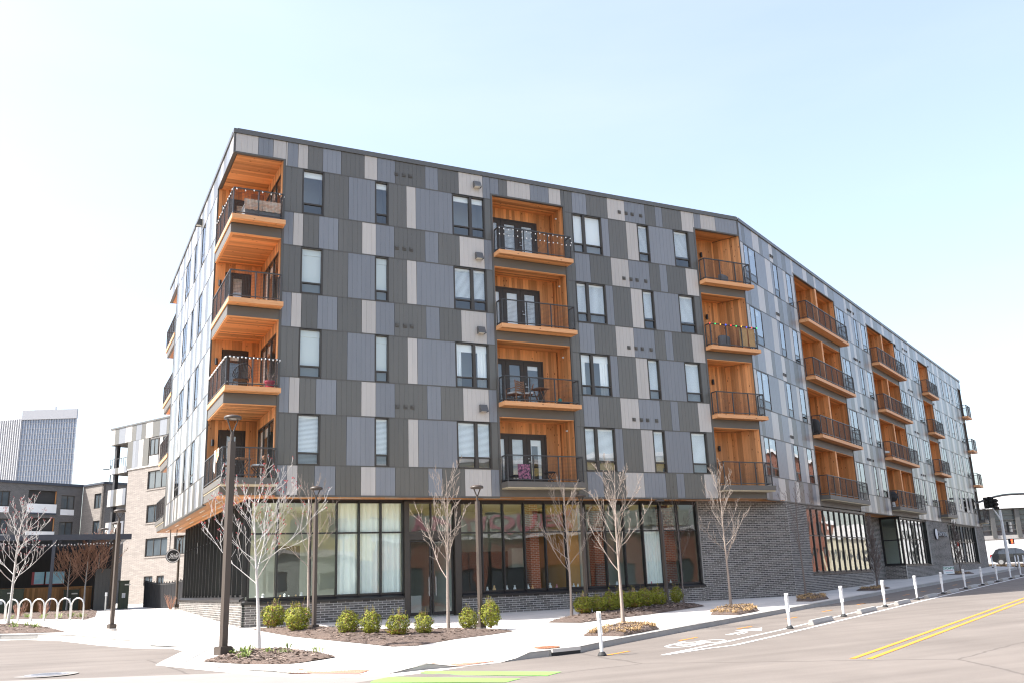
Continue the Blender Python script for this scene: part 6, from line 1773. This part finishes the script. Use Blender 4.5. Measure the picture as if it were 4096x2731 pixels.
# ---- parked car
def car(x, y, z, rz, label):
    t = empty('parked_car', (x, y, z), rz, label, 'car')
    paint = principled('car_paint', (0.012, 0.014, 0.018), rough=0.25, coat=0.6); gl = principled('car_glass', (0.02, 0.025, 0.03), rough=0.05, spec=0.9)
    prof = [(-2.25, .45), (-2.33, .75), (-2.28, 1.05), (-2.05, 1.15), (-1.75, 1.58), (-1.4, 1.66), (.1, 1.66), (.55, 1.55), (1.15, 1.10), (2.05, .98), (2.32, .78), (2.36, .45), (1.85, .28), (-1.85, .28)]
    mb = MB(); k = len(prof); lv = [(-.92, 0), (-.88, 0), (.88, 0), (.92, 0)]
    for yy in (-.9, .9):
        for px, pz in prof:
            f = 1 if pz < 1.1 else 1 - (pz - 1.1) * .32
            mb.v.append((px, yy * f, pz))
    for i in range(k): mb.face((i, (i + 1) % k, k + (i + 1) % k, k + i))
    mb.face(tuple(range(k))[::-1]); mb.face(tuple(range(k, 2 * k))); mb.obj('body', paint, t)
    for sy in (-1, 1):
        for a, b in (((-1.72, 1.12), (-.95, 1.58)), ((-.85, 1.12), (-.02, 1.60)), ((.08, 1.12), (.95, 1.56))):
            mb = MB(); y0 = sy * (.9 * (1 - (1.14 - 1.1) * .32) + .006); y1 = sy * (.9 * (1 - (b[1] - 1.1) * .32) + .006)
            cut = .4 if a[0] > 0 else (.0)
            q = [(a[0] + (.0), y0, a[1]), (b[0], y0, a[1]), (b[0] - cut, y1, b[1]), (a[0] + (.35 if a[0] < -1.5 else 0), y1, b[1])]
            mb.poly(q if sy < 0 else q[::-1]); mb.obj('side_window', gl, t)
        for wx in (-1.42, 1.42):
            mb = MB(); pts = [(wx, sy * .72, .34), (wx, sy * .935, .34)]; mb.tube(pts, .34, 20); w = mb.obj('tyre', M['black'], t)
            mb = MB(); mb.tube([(wx, sy * .93, .34), (wx, sy * .945, .34)], .22, 14); mb.obj('rim', M['steel'], w)
        mb = MB(); mb.box(FW, -2.36, -2.2, sy * .82 - .12, sy * .82 + .1, .82, 1.06); mb.obj('tail_light', principled('tail_red', (.5, .02, .02), rough=.2) if sy < 0 else bpy.data.materials['tail_red'], t)
        mb = MB(); mb.box(FW, 2.18, 2.35, sy * .72 - .14, sy * .72 + .14, .74, .9); mb.obj('headlight', M['lens'], t)
    mb = MB(); mb.poly([(-2.04, -.78, 1.17), (-1.76, -.7, 1.56), (-1.76, .7, 1.56), (-2.04, .78, 1.17)]); mb.obj('rear_window', gl, t)
    mb = MB(); mb.box(FW, -1.5, .2, -.62, -.58, 1.67, 1.71); mb.box(FW, -1.5, .2, .58, .62, 1.67, 1.71); mb.obj('roof_rails', M['steel'], t)


x, y = xy(66.5, .4); car(x, y, zroad(x, y), atan2(nB.y, nB.x) + .12, 'black sport utility car parked across the side street at the far right')

# ---- traffic signal
TS = empty('traffic_signal', (*xy(53.6, 1.5), zwalk(*xy(53.6, 1.5))), 0, 'white traffic signal pole with a curved arm and red hand signal at the far corner', 'traffic signal')
LV = Vector((-.03, -.06, 1)).normalized(); top = 5.0; M['signal'] = principled('signal_housing', (0.035, 0.036, 0.034), rough=.5); M['polew'] = principled('pole_white', (.68, .68, .67), rough=.4)
mb = MB(); mb.tube([(0, 0, 0), (0, 0, .5), (0, 0, top)], [.17, .14, .11], 12); mb.obj('pole', M['polew'], TS)
a = -Vector((rt.x, rt.y, 0)).normalized()
mb = MB(); mb.tube([(0, 0, 3.9), tuple(a * .25 + Vector((0, 0, 4.5))), tuple(a * .85 + Vector((0, 0, 5.6)))], [.07, .07, .05], 8); mb.obj('arm', M['polew'], TS)
c = a * -2.2
mb = MB(); mb.tube([tuple(a * (3.2 - i * .75) + Vector((0, 0, 5.2 + 1.15 * sin(min(1.57, i * .26))))) for i in range(14)], .09, 8); mb.obj('mast_arm', M['coping'], TS)
for j, (off, zz) in enumerate(((1.15, 5.15), (.75, 5.2), (.35, 5.0))):
    p = a * off; mb = MB(); mb.box(FW, p.x - .16, p.x + .16, p.y - .12, p.y + .12, zz, zz + 1.0); h = mb.obj('signal_head', M['signal'], TS)
    for i in range(3):
        mb = MB(); mb.tube([(p.x - .02, p.y - .12, zz + .17 + i * .33), (p.x - .06, p.y - .30, zz + .15 + i * .33)], [.12, .125], 12, cap=False); mb.obj('visor', M['signal'], h)
p = a * -.55
mb = MB(); mb.box(FW, p.x - .15, p.x + .15, p.y - .1, p.y + .1, 2.95, 3.9); h = mb.obj('signal_head', M['signal'], TS)
for i in range(3):
    mb = MB(); mb.box(FW, p.x - .11, p.x + .11, p.y - .25, p.y - .1, 3.0 + i * .31, 3.24 + i * .31); mb.obj('visor', M['lens'], h)
mb = MB(); mb.box(FW, p.x - .25, p.x + .25, p.y - .12, p.y + .12, 1.95, 2.4); h = mb.obj('pedestrian_head', M['signal'], TS)
mb = MB(); mb.box(FW, p.x - .18, p.x + .02, p.y - .14, p.y - .12, 2.02, 2.33); mb.obj('red_hand_lamp', emit_mat('red_hand', (1, .06, .02), 2.2), h)
for i, (s_, n_) in enumerate(((49.6, .8), (52.2, 2.25), (52.9, 2.4), (53.2, 2.75), (53.6, 3.4))):
    x, y = xy(s_, n_); t = empty('flexible_post', (x, y, zwalk(x, y)), THB, ['lone white post at the far corner left of the traffic signal', 'first white post right of the traffic signal', 'second white post right of the traffic signal', 'third white post right of the traffic signal', 'fourth white post right of the traffic signal'][i], 'post', 'white flexible posts at the far corner')
    for nm, me in (('base', pbm), ('post', ppm)):
        o = bpy.data.objects.new(nm, me); COL.objects.link(o); o.parent = t

# ------------------------------------------------------------------ writing
def text_mesh(body, size, mat, mw, ext=0.01, parent=None, name='lettering', shear=0.0, align='CENTER', sx=1.0, bold=0.0):
    cu = bpy.data.curves.new('t', 'FONT'); cu.body = body; cu.size = size; cu.extrude = ext; cu.align_x = align; cu.align_y = 'CENTER'; cu.shear = shear; cu.offset = bold; cu.resolution_u = 3
    to = bpy.data.objects.new('t', cu); COL.objects.link(to)
    me = bpy.data.meshes.new_from_object(to.evaluated_get(bpy.context.evaluated_depsgraph_get())); bpy.data.objects.remove(to)
    me.transform(mw @ Matrix.Diagonal((sx, 1, 1, 1))); me.materials.clear(); me.materials.append(M[mat]); me.update()
    o = bpy.data.objects.new(name, me); COL.objects.link(o)
    if parent is not None: o.parent = parent
    return o


def basis(o, ex, ey):
    ex = Vector(ex).normalized(); ey = Vector(ey).normalized(); ez = ex.cross(ey)
    return Matrix(((ex.x, ey.x, ez.x, o[0]), (ex.y, ey.y, ez.y, o[1]), (ex.z, ey.z, ez.z, o[2]), (0, 0, 0, 1)))


M['ink'] = principled('ink_black', (0.02, 0.02, 0.022), rough=.5); M['inkg'] = principled('ink_green', (0.0, 0.17, 0.085), rough=.6); M['inkr'] = principled('ink_red', (0.4, 0.05, 0.08), rough=.6); M['inkb'] = principled('ink_teal', (0.1, 0.35, 0.42), rough=.6)
# round hanging sign under the soffit at the left
HS = empty('hanging_sign', (0.6, 17.5, 3.03), label='round black hanging sign with a white ring and white script lettering under the soffit', category='sign')


def dsk(r0, r1, y0, y1, k=40):
    mb = MB()
    for i in range(k):
        a, b = 2 * pi * i / k, 2 * pi * (i + 1) / k
        P = lambda r, ang, y: (r * cos(ang), y, r * sin(ang))
        if r0 > 0:
            mb.poly([P(r0, a, y0), P(r1, a, y0), P(r1, b, y0), P(r0, b, y0)]); mb.poly([P(r0, b, y1), P(r1, b, y1), P(r1, a, y1), P(r0, a, y1)])
            mb.poly([P(r0, a, y1), P(r0, a, y0), P(r0, b, y0), P(r0, b, y1)])
        else:
            mb.poly([(0, y0, 0), P(r1, a, y0), P(r1, b, y0)]); mb.poly([(0, y1, 0), P(r1, b, y1), P(r1, a, y1)])
        mb.poly([P(r1, a, y0), P(r1, a, y1), P(r1, b, y1), P(r1, b, y0)])
    return mb


dsk(0, .345, -.05, .05).obj('disc', M['ink'], HS); dsk(.285, .325, -.056, -.049).obj('ring', M['whitew'], HS)
text_mesh('Sola', .27, 'whitew', basis((0.02, -.058, 0.015), (1, 0, 0), (0, 0, 1)), .004, HS, 'script_lettering', shear=.42, bold=.004)
mb = MB(); mb.tube([(.13, -.056, .06), (.17, -.056, .12), (.23, -.056, .135)], [.012, .014, .008], 6); mb.tube([(-.22, -.056, -.11), (-.16, -.056, -.13), (-.12, -.056, -.08)], [.008, .014, .012], 6); mb.obj('swash', M['whitew'], HS)
text_mesh('SALONS', .065, 'whitew', basis((0.05, -.058, -.11), (1, 0, 0), (0, 0, 1)), .004, HS, 'small_lettering', sx=1.1, bold=.002)
for x_ in (-.17, .13):
    mb = MB(); mb.tube([(x_, 0, .28), (x_, 0, 1.3)], .02, 8); mb.obj('hanger_rod', M['ink'], HS)
# same emblem as a ring on the left storefront glass
GE = empty('window_emblem', (1.18, 13.6, 3.2), label='white ring emblem on the left storefront glass between the fins', category='sign')
mb = MB()
for i in range(32):
    a, b = 2 * pi * i / 32, 2 * pi * (i + 1) / 32; mb.poly([(0, -.40 * cos(a), .40 * sin(a)), (0, -.36 * cos(a), .36 * sin(a)), (0, -.36 * cos(b), .36 * sin(b)), (0, -.40 * cos(b), .40 * sin(b))])
mb.obj('ring', M['whitew'], GE)
text_mesh('Sola', .28, 'whitew', basis((-.005, 0, 0), (0, -1, 0), (0, 0, 1)), .001, GE, 'script_lettering', shear=.4)
# wall sign on the street side
WS = empty('wall_sign', (0, 0, 0), label='black capital lettering with a white disc projecting from the street brick pier', category='sign')
o = Vector(FB.p(33.1, -.10, -.97)); wsb = basis(o, dB, (0, 0, 1))
for nm, r0, r1, y0, y1, mt in (('disc', 0, .40, .02, .10, 'ink'), ('disc_face', 0, .37, -.01, .02, 'whitew')):
    d_ = dsk(r0, r1, y0, y1)
    # dsk lies in local x-z with -y outward
    mt4 = Matrix(((dB.x, -nB.x, 0, o.x), (dB.y, -nB.y, 0, o.y), (0, 0, 1, o.z), (0, 0, 0, 1)))
    d_.v = [tuple(mt4 @ Vector(v)) for v in d_.v]; d_.obj(nm, M[mt], WS)
text_mesh('SOLA SALONS', .46, 'ink', basis(FB.p(33.65, -.06, -.97), dB, (0, 0, 1)), .05, WS, align='LEFT', bold=.006)
text_mesh('SOLA SALONS', .46, 'whitew', basis(FB.p(33.64, -.118, -.965), dB, (0, 0, 1)), .004, WS, 'lettering_face', align='LEFT', bold=-.008)
# yard sign
x, y = xy(29.0, 1.35)
YS = empty('yard_sign', (x, y, zwalk(x, y)), 0, 'small white yard sign with green capital letters on wire legs by the far kerb', 'sign')
a = Vector((rt.x, rt.y, 0)).normalized(); b_ = Vector((-a.y, a.x, 0))
Fy = Fr((0, 0, 0), a, b_, 0.0)
mb = MB(); mb.box(Fy, -.37, .37, -.01, .01, .12, .62); mb.obj('board', M['whitew'], YS)
text_mesh('DICAPO', .205, 'inkg', basis(-b_ * .013 + Vector((0, 0, .49)), a, (0, 0, 1)), .001, YS, bold=.006)
mb = MB(); mb.box(Fy, -.30, .30, -.012, -.010, .335, .355); mb.obj('red_line', M['inkr'], YS); mb = MB(); mb.box(Fy, -.22, .26, -.012, -.010, .21, .235); mb.obj('teal_line', M['inkb'], YS)
for sx_ in (-.2, .2):
    mb = MB(); mb.tube([tuple(a * sx_ + Vector((0, 0, 0))), tuple(a * sx_ + Vector((0, 0, .2)))], .006, 5); mb.obj('leg', M['steel'], YS)
# mirrored roof sign across the street
text_mesh('ANTIQUES', 1.55, 'pink', basis(FS.p(8.5, -.40, 5.3), dB, (0, 0, 1)), .03, SGN, sx=1.6, bold=.03)

# ------------------------------------------------------------------ things on the balconies
ZF = [k * H + .54 + Z0 for k in range(4)]
M['fabricw'] = principled('striped_cloth', (0.62, 0.55, 0.46), rough=.95, var=.25, scale=7, col2=(0.62, 0.36, 0.24)); M['fabricg'] = principled('grey_cloth', (0.16, 0.17, 0.18), rough=.95, var=.1)
M['wicker'] = principled('black_wicker', (0.03, 0.03, 0.032), rough=.8); M['teak'] = principled('teak', (0.26, 0.13, 0.065), rough=.7, var=.2, scale=8); M['cush'] = principled('white_cushion', (.68, .70, .70), rough=.95)
M['floral'] = principled('floral_cloth', (0.03, 0.03, 0.06), rough=.9, col2=(.62, .22, .34), scale=14, detail=1); M['tan'] = principled('tan_curtain', (0.62, 0.40, 0.19), rough=.95, var=.1); M['potr'] = principled('red_pot', (.30, .03, .06), rough=.5)


def bulb_string(label, path, zdrop, mats, n, group=None):
    """sagging wire with small bulbs along a railing"""
    P = [Vector(p) for p in path]; L_ = [(b - a).length for a, b in zip(P[:-1], P[1:])]; tot = sum(L_)
    t = empty('string_lights', tuple(P[0]), label=label, category='string lights'); base = P[0]
    pts = []; bl = [MB() for _ in mats]
    for i in range(n + 1):
        d = tot * i / n; k = 0
        while k < len(L_) - 1 and d > L_[k]: d -= L_[k]; k += 1
        q = P[k].lerp(P[k + 1], min(1, d / L_[k])) - base; pts.append(q + Vector((0, 0, -.02)))
        z = -zdrop * (.6 + .4 * ((i * 7) % 3)); c = q + Vector((0, 0, z)); bl[i % len(mats)].lathe([(0, -.035), (.022, -.02), (.026, 0), (.014, .03), (0, .035)], 8, c)
    w = MB(); w.tube(pts, .006, 4); w.obj('wire', M['ink'], t)
    for b, m_ in zip(bl, mats):
        if b.v: b.obj('bulbs', M[m_], t)
    return t


zt_ = lambda k: ZF[k] + 1.02
bulb_string('white globe bulbs hung along the top left corner balcony railing', [(-.06, 3.4, zt_(3)), (-.06, -.48, zt_(3)), (1.80, -.48, zt_(3)), (1.80, -.05, zt_(3))], .06, ['whitew'], 20)
bulb_string('dense white bulbs along the third floor left corner balcony railing', [(-.06, 3.4, zt_(1)), (-.06, -.48, zt_(1)), (1.80, -.48, zt_(1)), (1.80, -.05, zt_(1))], .03, ['whitew'], 46)
bulb_string('pale bulbs zigzagging over the top middle balcony railing', [(10.6, -.56, zt_(3) - .05), (14.02, -.56, zt_(3) - .05), (14.02, -.56, zt_(3) - .38), (10.6, -.56, zt_(3) - .3)], .05, ['whitew'], 34)
for nm, c in (('bulbr', (.8, .05, .04)), ('bulbg', (.03, .5, .12)), ('bulbb', (.05, .08, .9)), ('bulbo', (.9, .3, .05))): M[nm] = emit_mat(nm, c, 1.2)
bulb_string('coloured bulbs along the right corner balcony railing with the tan curtains', [(21.2, -.44, zt_(2)), (23.95, -.44, zt_(2))], .01, ['bulbr', 'bulbg', 'bulbo', 'bulbb'], 9)

bulb_string('fairy lights strung under the front beam of the terrace canopy', [(-7.4, 23.72, 4.12), (-4.9, 23.72, 4.0), (-1.1, 23.72, 4.1)], .05, ['whitew'], 40)


def cushion(t, x0, x1, y0, y1, z0, z1, mat, name='cushion'):
    bm = bmesh.new(); bmesh.ops.create_cube(bm, size=1); bmesh.ops.subdivide_edges(bm, edges=bm.edges[:], cuts=3, use_grid_fill=True)
    for v in bm.verts:
        f = 1 - .22 * max(abs(v.co.x * 2) ** 4, 0) * (abs(v.co.z) * 2) ** 2
        v.co = Vector(((x0 + x1) / 2 + v.co.x * (x1 - x0), (y0 + y1) / 2 + v.co.y * (y1 - y0), (z0 + z1) / 2 + v.co.z * (z1 - z0) * (1 - .35 * (abs(v.co.x * 2) ** 3 + abs(v.co.y * 2) ** 3) / 2)))
    me = bpy.data.meshes.new(name); bm.to_mesh(me); bm.free(); me.materials.append(M[mat]); me.polygons.foreach_set('use_smooth', [True] * len(me.polygons))
    o = bpy.data.objects.new(name, me); COL.objects.link(o); o.parent = t; return o


# sofa seen from behind under a pale throw, top left corner
t = empty('covered_sofa', (.42, -.28, ZF[3]), label='grey sofa under a pale striped throw on the top left corner balcony', category='sofa')
mb = MB(); mb.box(FW, 0, 1.26, 0, .72, .08, .40); mb.box(FW, 0, 1.26, 0, .16, .40, .70)
for a, b in ((0, .13), (1.13, 1.26)): mb.box(FW, a, b, .16, .72, .40, .58)
mb.obj('frame', M['fabricg'], t)
mb = MB(); n = 10
for a, b in ((-.03, .62), (.64, 1.28)):
    prof = [(-.03, .30), (-.035, .50), (-.02, .72), (.08, .76), (.20, .70)]
    for i in range(n):
        for (d0, z0), (d1, z1) in zip(prof[:-1], prof[1:]):
            u0, u1 = a + (b - a) * i / n, a + (b - a) * (i + 1) / n; w = lambda u: .012 * sin(u * 23)
            mb.poly([(u0, d0 + w(u0), z0 + w(u0 * 1.3)), (u1, d0 + w(u1), z0 + w(u1 * 1.3)), (u1, d1 + w(u1), z1), (u0, d1 + w(u0), z1)])
mb.obj('throw', M['fabricw'], t, smooth=True)
for x_ in (.06, 1.2):
    for y_ in (.06, .66): mb = MB(); mb.box(FW, x_ - .03, x_ + .03, y_ - .03, y_ + .03, 0, .08); mb.obj('leg', M['teak'], t)
# wicker tub chair
t = empty('wicker_chair', (.62, .35, ZF[1]), .2, 'black round-backed wicker chair on the third floor left corner balcony', 'chair')
mb = MB(); k = 16
for i in range(k + 1):
    a = pi * (1.08 + .84 * i / k) ; r0, r1 = .24, .36
    hh = .48 + .42 * sin(pi * i / k) ** .6; mb.bar((r0 * cos(a), r0 * sin(a), .42), (r1 * cos(a), r1 * sin(a), hh), .012)
ptsb = [(.36 * cos(pi * (1.08 + .84 * i / k)), .36 * sin(pi * (1.08 + .84 * i / k)), .48 + .42 * sin(pi * i / k) ** .6) for i in range(k + 1)]
mb.tube(ptsb, .016, 6); ptsm = [((.30) * cos(pi * (1.08 + .84 * i / k)), .30 * sin(pi * (1.08 + .84 * i / k)), .45 + .20 * sin(pi * i / k) ** .6) for i in range(k + 1)]; mb.tube(ptsm, .010, 5); mb.obj('backrest', M['wicker'], t)
mb = MB(); mb.lathe([(0, .42), (.27, .42), (.29, .39), (.27, .37), (0, .37)], 18); mb.obj('seat', M['wicker'], t)
for x_, y_ in ((-.2, -.18), (.2, -.18), (-.2, .2), (.2, .2)): mb = MB(); mb.tube([(x_, y_, .39), (x_ * 1.2, y_ * 1.2, 0)], .014, 6); mb.obj('leg', M['iron'], t)
t = empty('flower_pot', (1.52, -.18, ZF[1]), label='crimson flower pot with dry stems on the third floor left corner balcony', category='pot')
mb = MB(); mb.lathe([(0, 0), (.13, 0), (.17, .22), (.19, .22), (.19, .28), (.16, .28), (.15, .2), (0, .2)], 18); mb.obj('pot', M['potr'], t)
mb = MB(); rnd = random.Random(4); tips = []
for j in range(9): branch(mb, (0, 0, .2), (rnd.uniform(-.5, .5), rnd.uniform(-.5, .5), 1), rnd.uniform(.3, .6), .008, rnd, 1, .2, .004)
mb.obj('dry_stems', M['barkg'], t)
t = empty('low_bench', (.85, .05, ZF[1]), label='low pale wooden bench beside the crimson pot', category='bench')
mb = MB()
for i in range(3): mb.box(FW, 0, .55, i * .11, i * .11 + .1, .22, .25)
mb.obj('seat', M['tan'], t)
for x_ in (.03, .49):
    mb = MB(); mb.box(FW, x_, x_ + .03, .02, .31, 0, .22); mb.obj('leg', M['teak'], t)


def bistro_chair(x, y, z, rz, label, cm='cush', fm='iron', sm='teak'):
    t = empty('folding_chair', (x, y, z), rz, label, 'chair')
    mb = MB()
    for i in range(4): mb.box(FW, -.2, .2, -.18 + i * .1, -.10 + i * .1, .44, .46)
    mb.obj('seat', M[sm], t)
    cushion(t, -.19, .19, -.18, .2, .455, .53, cm)
    mb = MB()
    for z_ in (.70, .78): mb.box(FW, -.19, .19, .20, .215, z_, z_ + .06)
    mb.obj('backrest', M[sm], t)
    for s_ in (-1, 1):
        mb = MB(); mb.bar((s_ * .2, .24, .86), (s_ * .2, -.2, 0), .022, .03, (1, 0, 0)); mb.obj('leg', M[fm], t)
        mb = MB(); mb.bar((s_ * .18, -.18, .44), (s_ * .18, .24, 0), .022, .03, (1, 0, 0)); mb.obj('leg', M[fm], t)
    return t


def bistro_table(x, y, z, rz, label, w=.55, fm='iron'):
    t = empty('folding_table', (x, y, z), rz, label, 'table'); mb = MB()
    for i in range(6): mb.box(FW, -w / 2 + i * w / 6 + .006, -w / 2 + (i + 1) * w / 6 - .006, -w / 2, w / 2, .70, .72)
    mb.obj('table_top', M['teak'], t)
    for s_ in (-1, 1):
        mb = MB(); mb.bar((-.2, s_ * .2, 0), (.2, s_ * .2, .70), .02, .03, (0, 1, 0)); mb.obj('leg', M[fm], t)
        mb = MB(); mb.bar((.2, s_ * .18, 0), (-.2, s_ * .18, .70), .02, .03, (0, 1, 0)); mb.obj('leg', M[fm], t)
    return t


bistro_table(.78, .15, ZF[0], .1, 'slatted bistro table on the lowest left corner balcony')
bistro_chair(.30, .15, ZF[0], pi / 2, 'folding bistro chair with white cushion left of the table on the lowest left corner balcony')
bistro_chair(1.25, .18, ZF[0], -pi / 2, 'folding bistro chair with white cushion right of the table on the lowest left corner balcony')
t = empty('hanging_towel', (-.06, .6, ZF[0]), label='white towel hung over the side railing of the lowest left corner balcony', category='towel')
mb = MB()
for i in range(6):
    y0, y1 = i * .05, i * .05 + .05; w = .01 * (i % 2); mb.poly([(-.03 - w, y0, .25 + .02 * i), (-.03 - (.01 - w), y1, .27 + .02 * i), (-.03 - (.01 - w), y1, 1.05), (-.03 - w, y0, 1.05)]); mb.poly([(-.03 - w, y0, 1.05), (-.03 - (.01 - w), y1, 1.05), (.04, y1, 1.05), (.04, y0, 1.05)])
mb.obj('cloth', M['cush'], t)
t = empty('orange_cloth', (-.07, -.1, ZF[0]), label='orange patterned cloth draped on the side railing behind the tall lamp head', category='cloth')
mb = MB()
for i in range(7): mb.poly([(-.02, i * .06, .78 - .03 * i), (-.035, (i + 1) * .06, .75 - .03 * i), (-.03, (i + 1) * .06, 1.04), (-.02, i * .06, 1.04)])
mb.obj('cloth', principled('orange_cloth', (.75, .25, .06), rough=.9, col2=(.8, .6, .4), scale=9), t)
# middle stack
t = empty('garden_armchair', (11.35, .1, ZF[1]), radians(205), 'slatted teak armchair with white cushion on the third floor middle balcony', 'chair')
mb = MB()
for i in range(5): mb.box(FW, -.25, .25, .24 + i * .012, .255 + i * .012, .50 + i * .085, .565 + i * .085)
mb.obj('backrest', M['teak'], t); mb = MB()
for i in range(5): mb.box(FW, -.25, .25, -.24 + i * .1, -.16 + i * .1, .40, .42)
mb.obj('seat', M['teak'], t); cushion(t, -.23, .23, -.23, .22, .42, .50, 'cush')
for s_ in (-1, 1):
    mb = MB(); mb.box(FW, s_ * .27 - .03, s_ * .27 + .03, -.24, .26, .62, .64); mb.obj('armrest', M['teak'], t)
    for y_ in (-.2, .26): mb = MB(); mb.bar((s_ * .27, y_, .62 if y_ < 0 else .95), (s_ * .27, y_ * 1.2, 0), .035, .035); mb.obj('leg', M['teak'], t)
bistro_table(12.55, .15, ZF[1], .3, 'slatted teak folding table on the third floor middle balcony', .62, 'teak')
bistro_chair(12.0, .2, ZF[1], radians(250), 'low teak stool chair with white cushion beside the table on the third floor middle balcony', 'cush', 'teak')
t = empty('garden_bag', (13.45, -.1, ZF[1]), label='dark bag with a teal bottle at the right end of the third floor middle balcony', category='bag')
cushion(t, -.25, .25, -.15, .15, 0, .16, 'wicker', 'bag'); mb = MB(); mb.lathe([(0, .1), (.07, .12), (.08, .26), (.03, .32), (0, .33)], 10, (-.12, 0, 0)); mb.obj('bottle', principled('teal', (.02, .3, .26), rough=.4), t)
t = empty('camp_chair', (11.5, .25, ZF[0]), label='black folding seat with pink and navy floral back on the lowest middle balcony', category='chair')
mb = MB(); mb.box(FW, -.05, .48, -.02, .02, .38, .78); mb.box(FW, -.05, .48, -.05, -.02, .16, .40); mb.obj('floral_back', M['floral'], t); mb = MB(); mb.box(FW, -.18, .50, .02, .5, .30, .36); mb.obj('seat', M['wicker'], t)
for x_ in (-.16, .48):
    for y_ in (0, .48): mb = MB(); mb.bar((x_, y_, .36), (x_ + .03, y_, 0), .025); mb.obj('leg', M['iron'], t)
t = empty('folding_stool', (12.85, .2, ZF[0]), label='small black folding stool by the door of the lowest middle balcony', category='stool')
mb = MB(); mb.lathe([(0, .48), (.24, .48), (.25, .465), (.24, .45), (0, .45)], 20); mb.obj('seat', M['iron'], t)
for s_ in (-1, 1):
    mb = MB(); mb.bar((-.18, s_ * .12, 0), (.18, s_ * .12, .45), .02); mb.obj('leg', M['iron'], t); mb = MB(); mb.bar((.18, s_ * .10, 0), (-.18, s_ * .10, .45), .02); mb.obj('leg', M['iron'], t)
# right corner stack
t = empty('patio_cushion', (22.85, .25, ZF[3]), .3, 'grey scatter cushion leaning on the top right corner balcony', 'cushion'); cushion(t, -.3, .3, -.08, .08, 0.15, .60, 'fabricg'); mb = MB(); mb.box(FW, -.32, .32, -.1, .3, 0, .16); mb.obj('low_seat', M['wicker'], t)
t = empty('lounge_chair', (22.5, .25, ZF[2]), 0, 'grey cushioned lounge seat behind the tan curtains on the right corner balcony', 'chair'); cushion(t, -.3, .3, -.1, .06, .1, .72, 'fabricg', 'back_cushion'); mb = MB(); mb.box(FW, -.34, .34, -.12, .5, .1, .2); mb.obj('seat', M['wicker'], t)
for x_ in (-.3, .3): mb = MB(); mb.box(FW, x_ - .02, x_ + .02, -.1, .46, 0, .1); mb.obj('leg', M['iron'], t)
t = empty('tan_curtain', (23.0, -.34, ZF[2]), label='tan cloth panels hung inside the right corner balcony railing', category='curtain')
for a, b in ((-.05, .42), (.5, .86)):
    mb = MB()
    for i in range(8):
        u0, u1 = a + (b - a) * i / 8, a + (b - a) * (i + 1) / 8; w = .012 * (i % 2); mb.poly([(u0, w, .12), (u1, .012 - w, .12), (u1, .012 - w, .98), (u0, w, .98)])
    mb.obj('panel', M['tan'], t)
# street side
t = empty('hammock_chair', FB.p(22.4, .5, 2 * H + .54), label='rope hanging chair with a white seat on the street side balcony with fairy lights', category='chair'); t.location = FB.p(22.5, .3, H + .54)
mb = MB(); mb.tube([(0, 0, .5), (0, 0, 2.4)], .02, 5); mb.tube([(-.3, 0, .5), (0, 0, 1.6), (.3, 0, .5)], .015, 5); mb.obj('ropes', M['tan'], t); cushion(t, -.35, .35, -.3, .3, .35, .52, 'cush', 'seat')
t = empty('covered_grill', FB.p(8.35, .1, H + .54), THB, 'black covered grill at the left end of a street side balcony', 'grill'); cushion(t, -.3, .3, -.25, .25, .1, .95, 'wicker', 'cover')
for x_ in (-.22, .22): mb = MB(); mb.box(FW, x_ - .02, x_ + .02, -.2, .2, 0, .2); mb.obj('leg', M['iron'], t)
t = empty('egg_chair', FB.p(22.55, .1, .54), THB, 'round black wicker chair with white base on the lowest street side balcony', 'chair')
mb = MB(); mb.lathe([(0, .35), (.25, .4), (.36, .6), (.34, .85), (.2, 1.02)], 16); mb.obj('shell', M['wicker'], t); mb = MB(); mb.lathe([(.2, 0), (.16, .1), (.14, .34), (0, .34)], 14); mb.obj('base', M['whitew'], t)
# small display pieces on the shop window ledge
rnd = random.Random(8)
for i, u_ in enumerate([1.6, 1.85, 2.45, 2.6, 2.75, 3.0, 3.2, 10.5, 10.8, 11.35, 11.7, 12.3, 12.5, 13.3, 13.6, 14.4, 14.6, 16.1, 16.5, 18.2, 19.0, 19.25]):
    s_ = rnd.uniform(.05, .09); x, y, z = FA.p(u_, 1.42, -3.5)
    t = empty('display_piece', (x, y, z), 0, 'small pale ornament, number %s along the shop window ledge from the left' % ['one', 'two', 'three', 'four', 'five', 'six', 'seven', 'eight', 'nine', 'ten', 'eleven', 'twelve', 'thirteen', 'fourteen', 'fifteen', 'sixteen', 'seventeen', 'eighteen', 'nineteen', 'twenty', 'twenty-one', 'twenty-two'][i], 'ornament', 'ornaments along the shop window ledge')
    mb = MB(); mb.lathe([(0, 0), (s_, 0), (s_ * .8, s_), (s_ * .4, s_ * 1.6), (s_ * .6, s_ * 2.2), (0, s_ * 2.6)], 10); mb.obj('vase', M[['whitew', 'whitew', 'tan', 'cush', 'pink'][i % 5 if i > 9 else i % 3]], t)
    mb = MB(); mb.lathe([(0, -.02), (s_ * 1.2, -.02), (s_ * 1.2, 0), (0, 0)], 10); mb.obj('stand', M['ink'], t)
led2 = MB(); led2.box(FA, 1.3, 6.9, 1.26, 1.6, -3.56, -3.52); led2.box(FA, 9.3, 20.7, 1.26, 1.6, -3.56, -3.52); led2.obj('inner_window_ledge', M['whitew'], BLD)
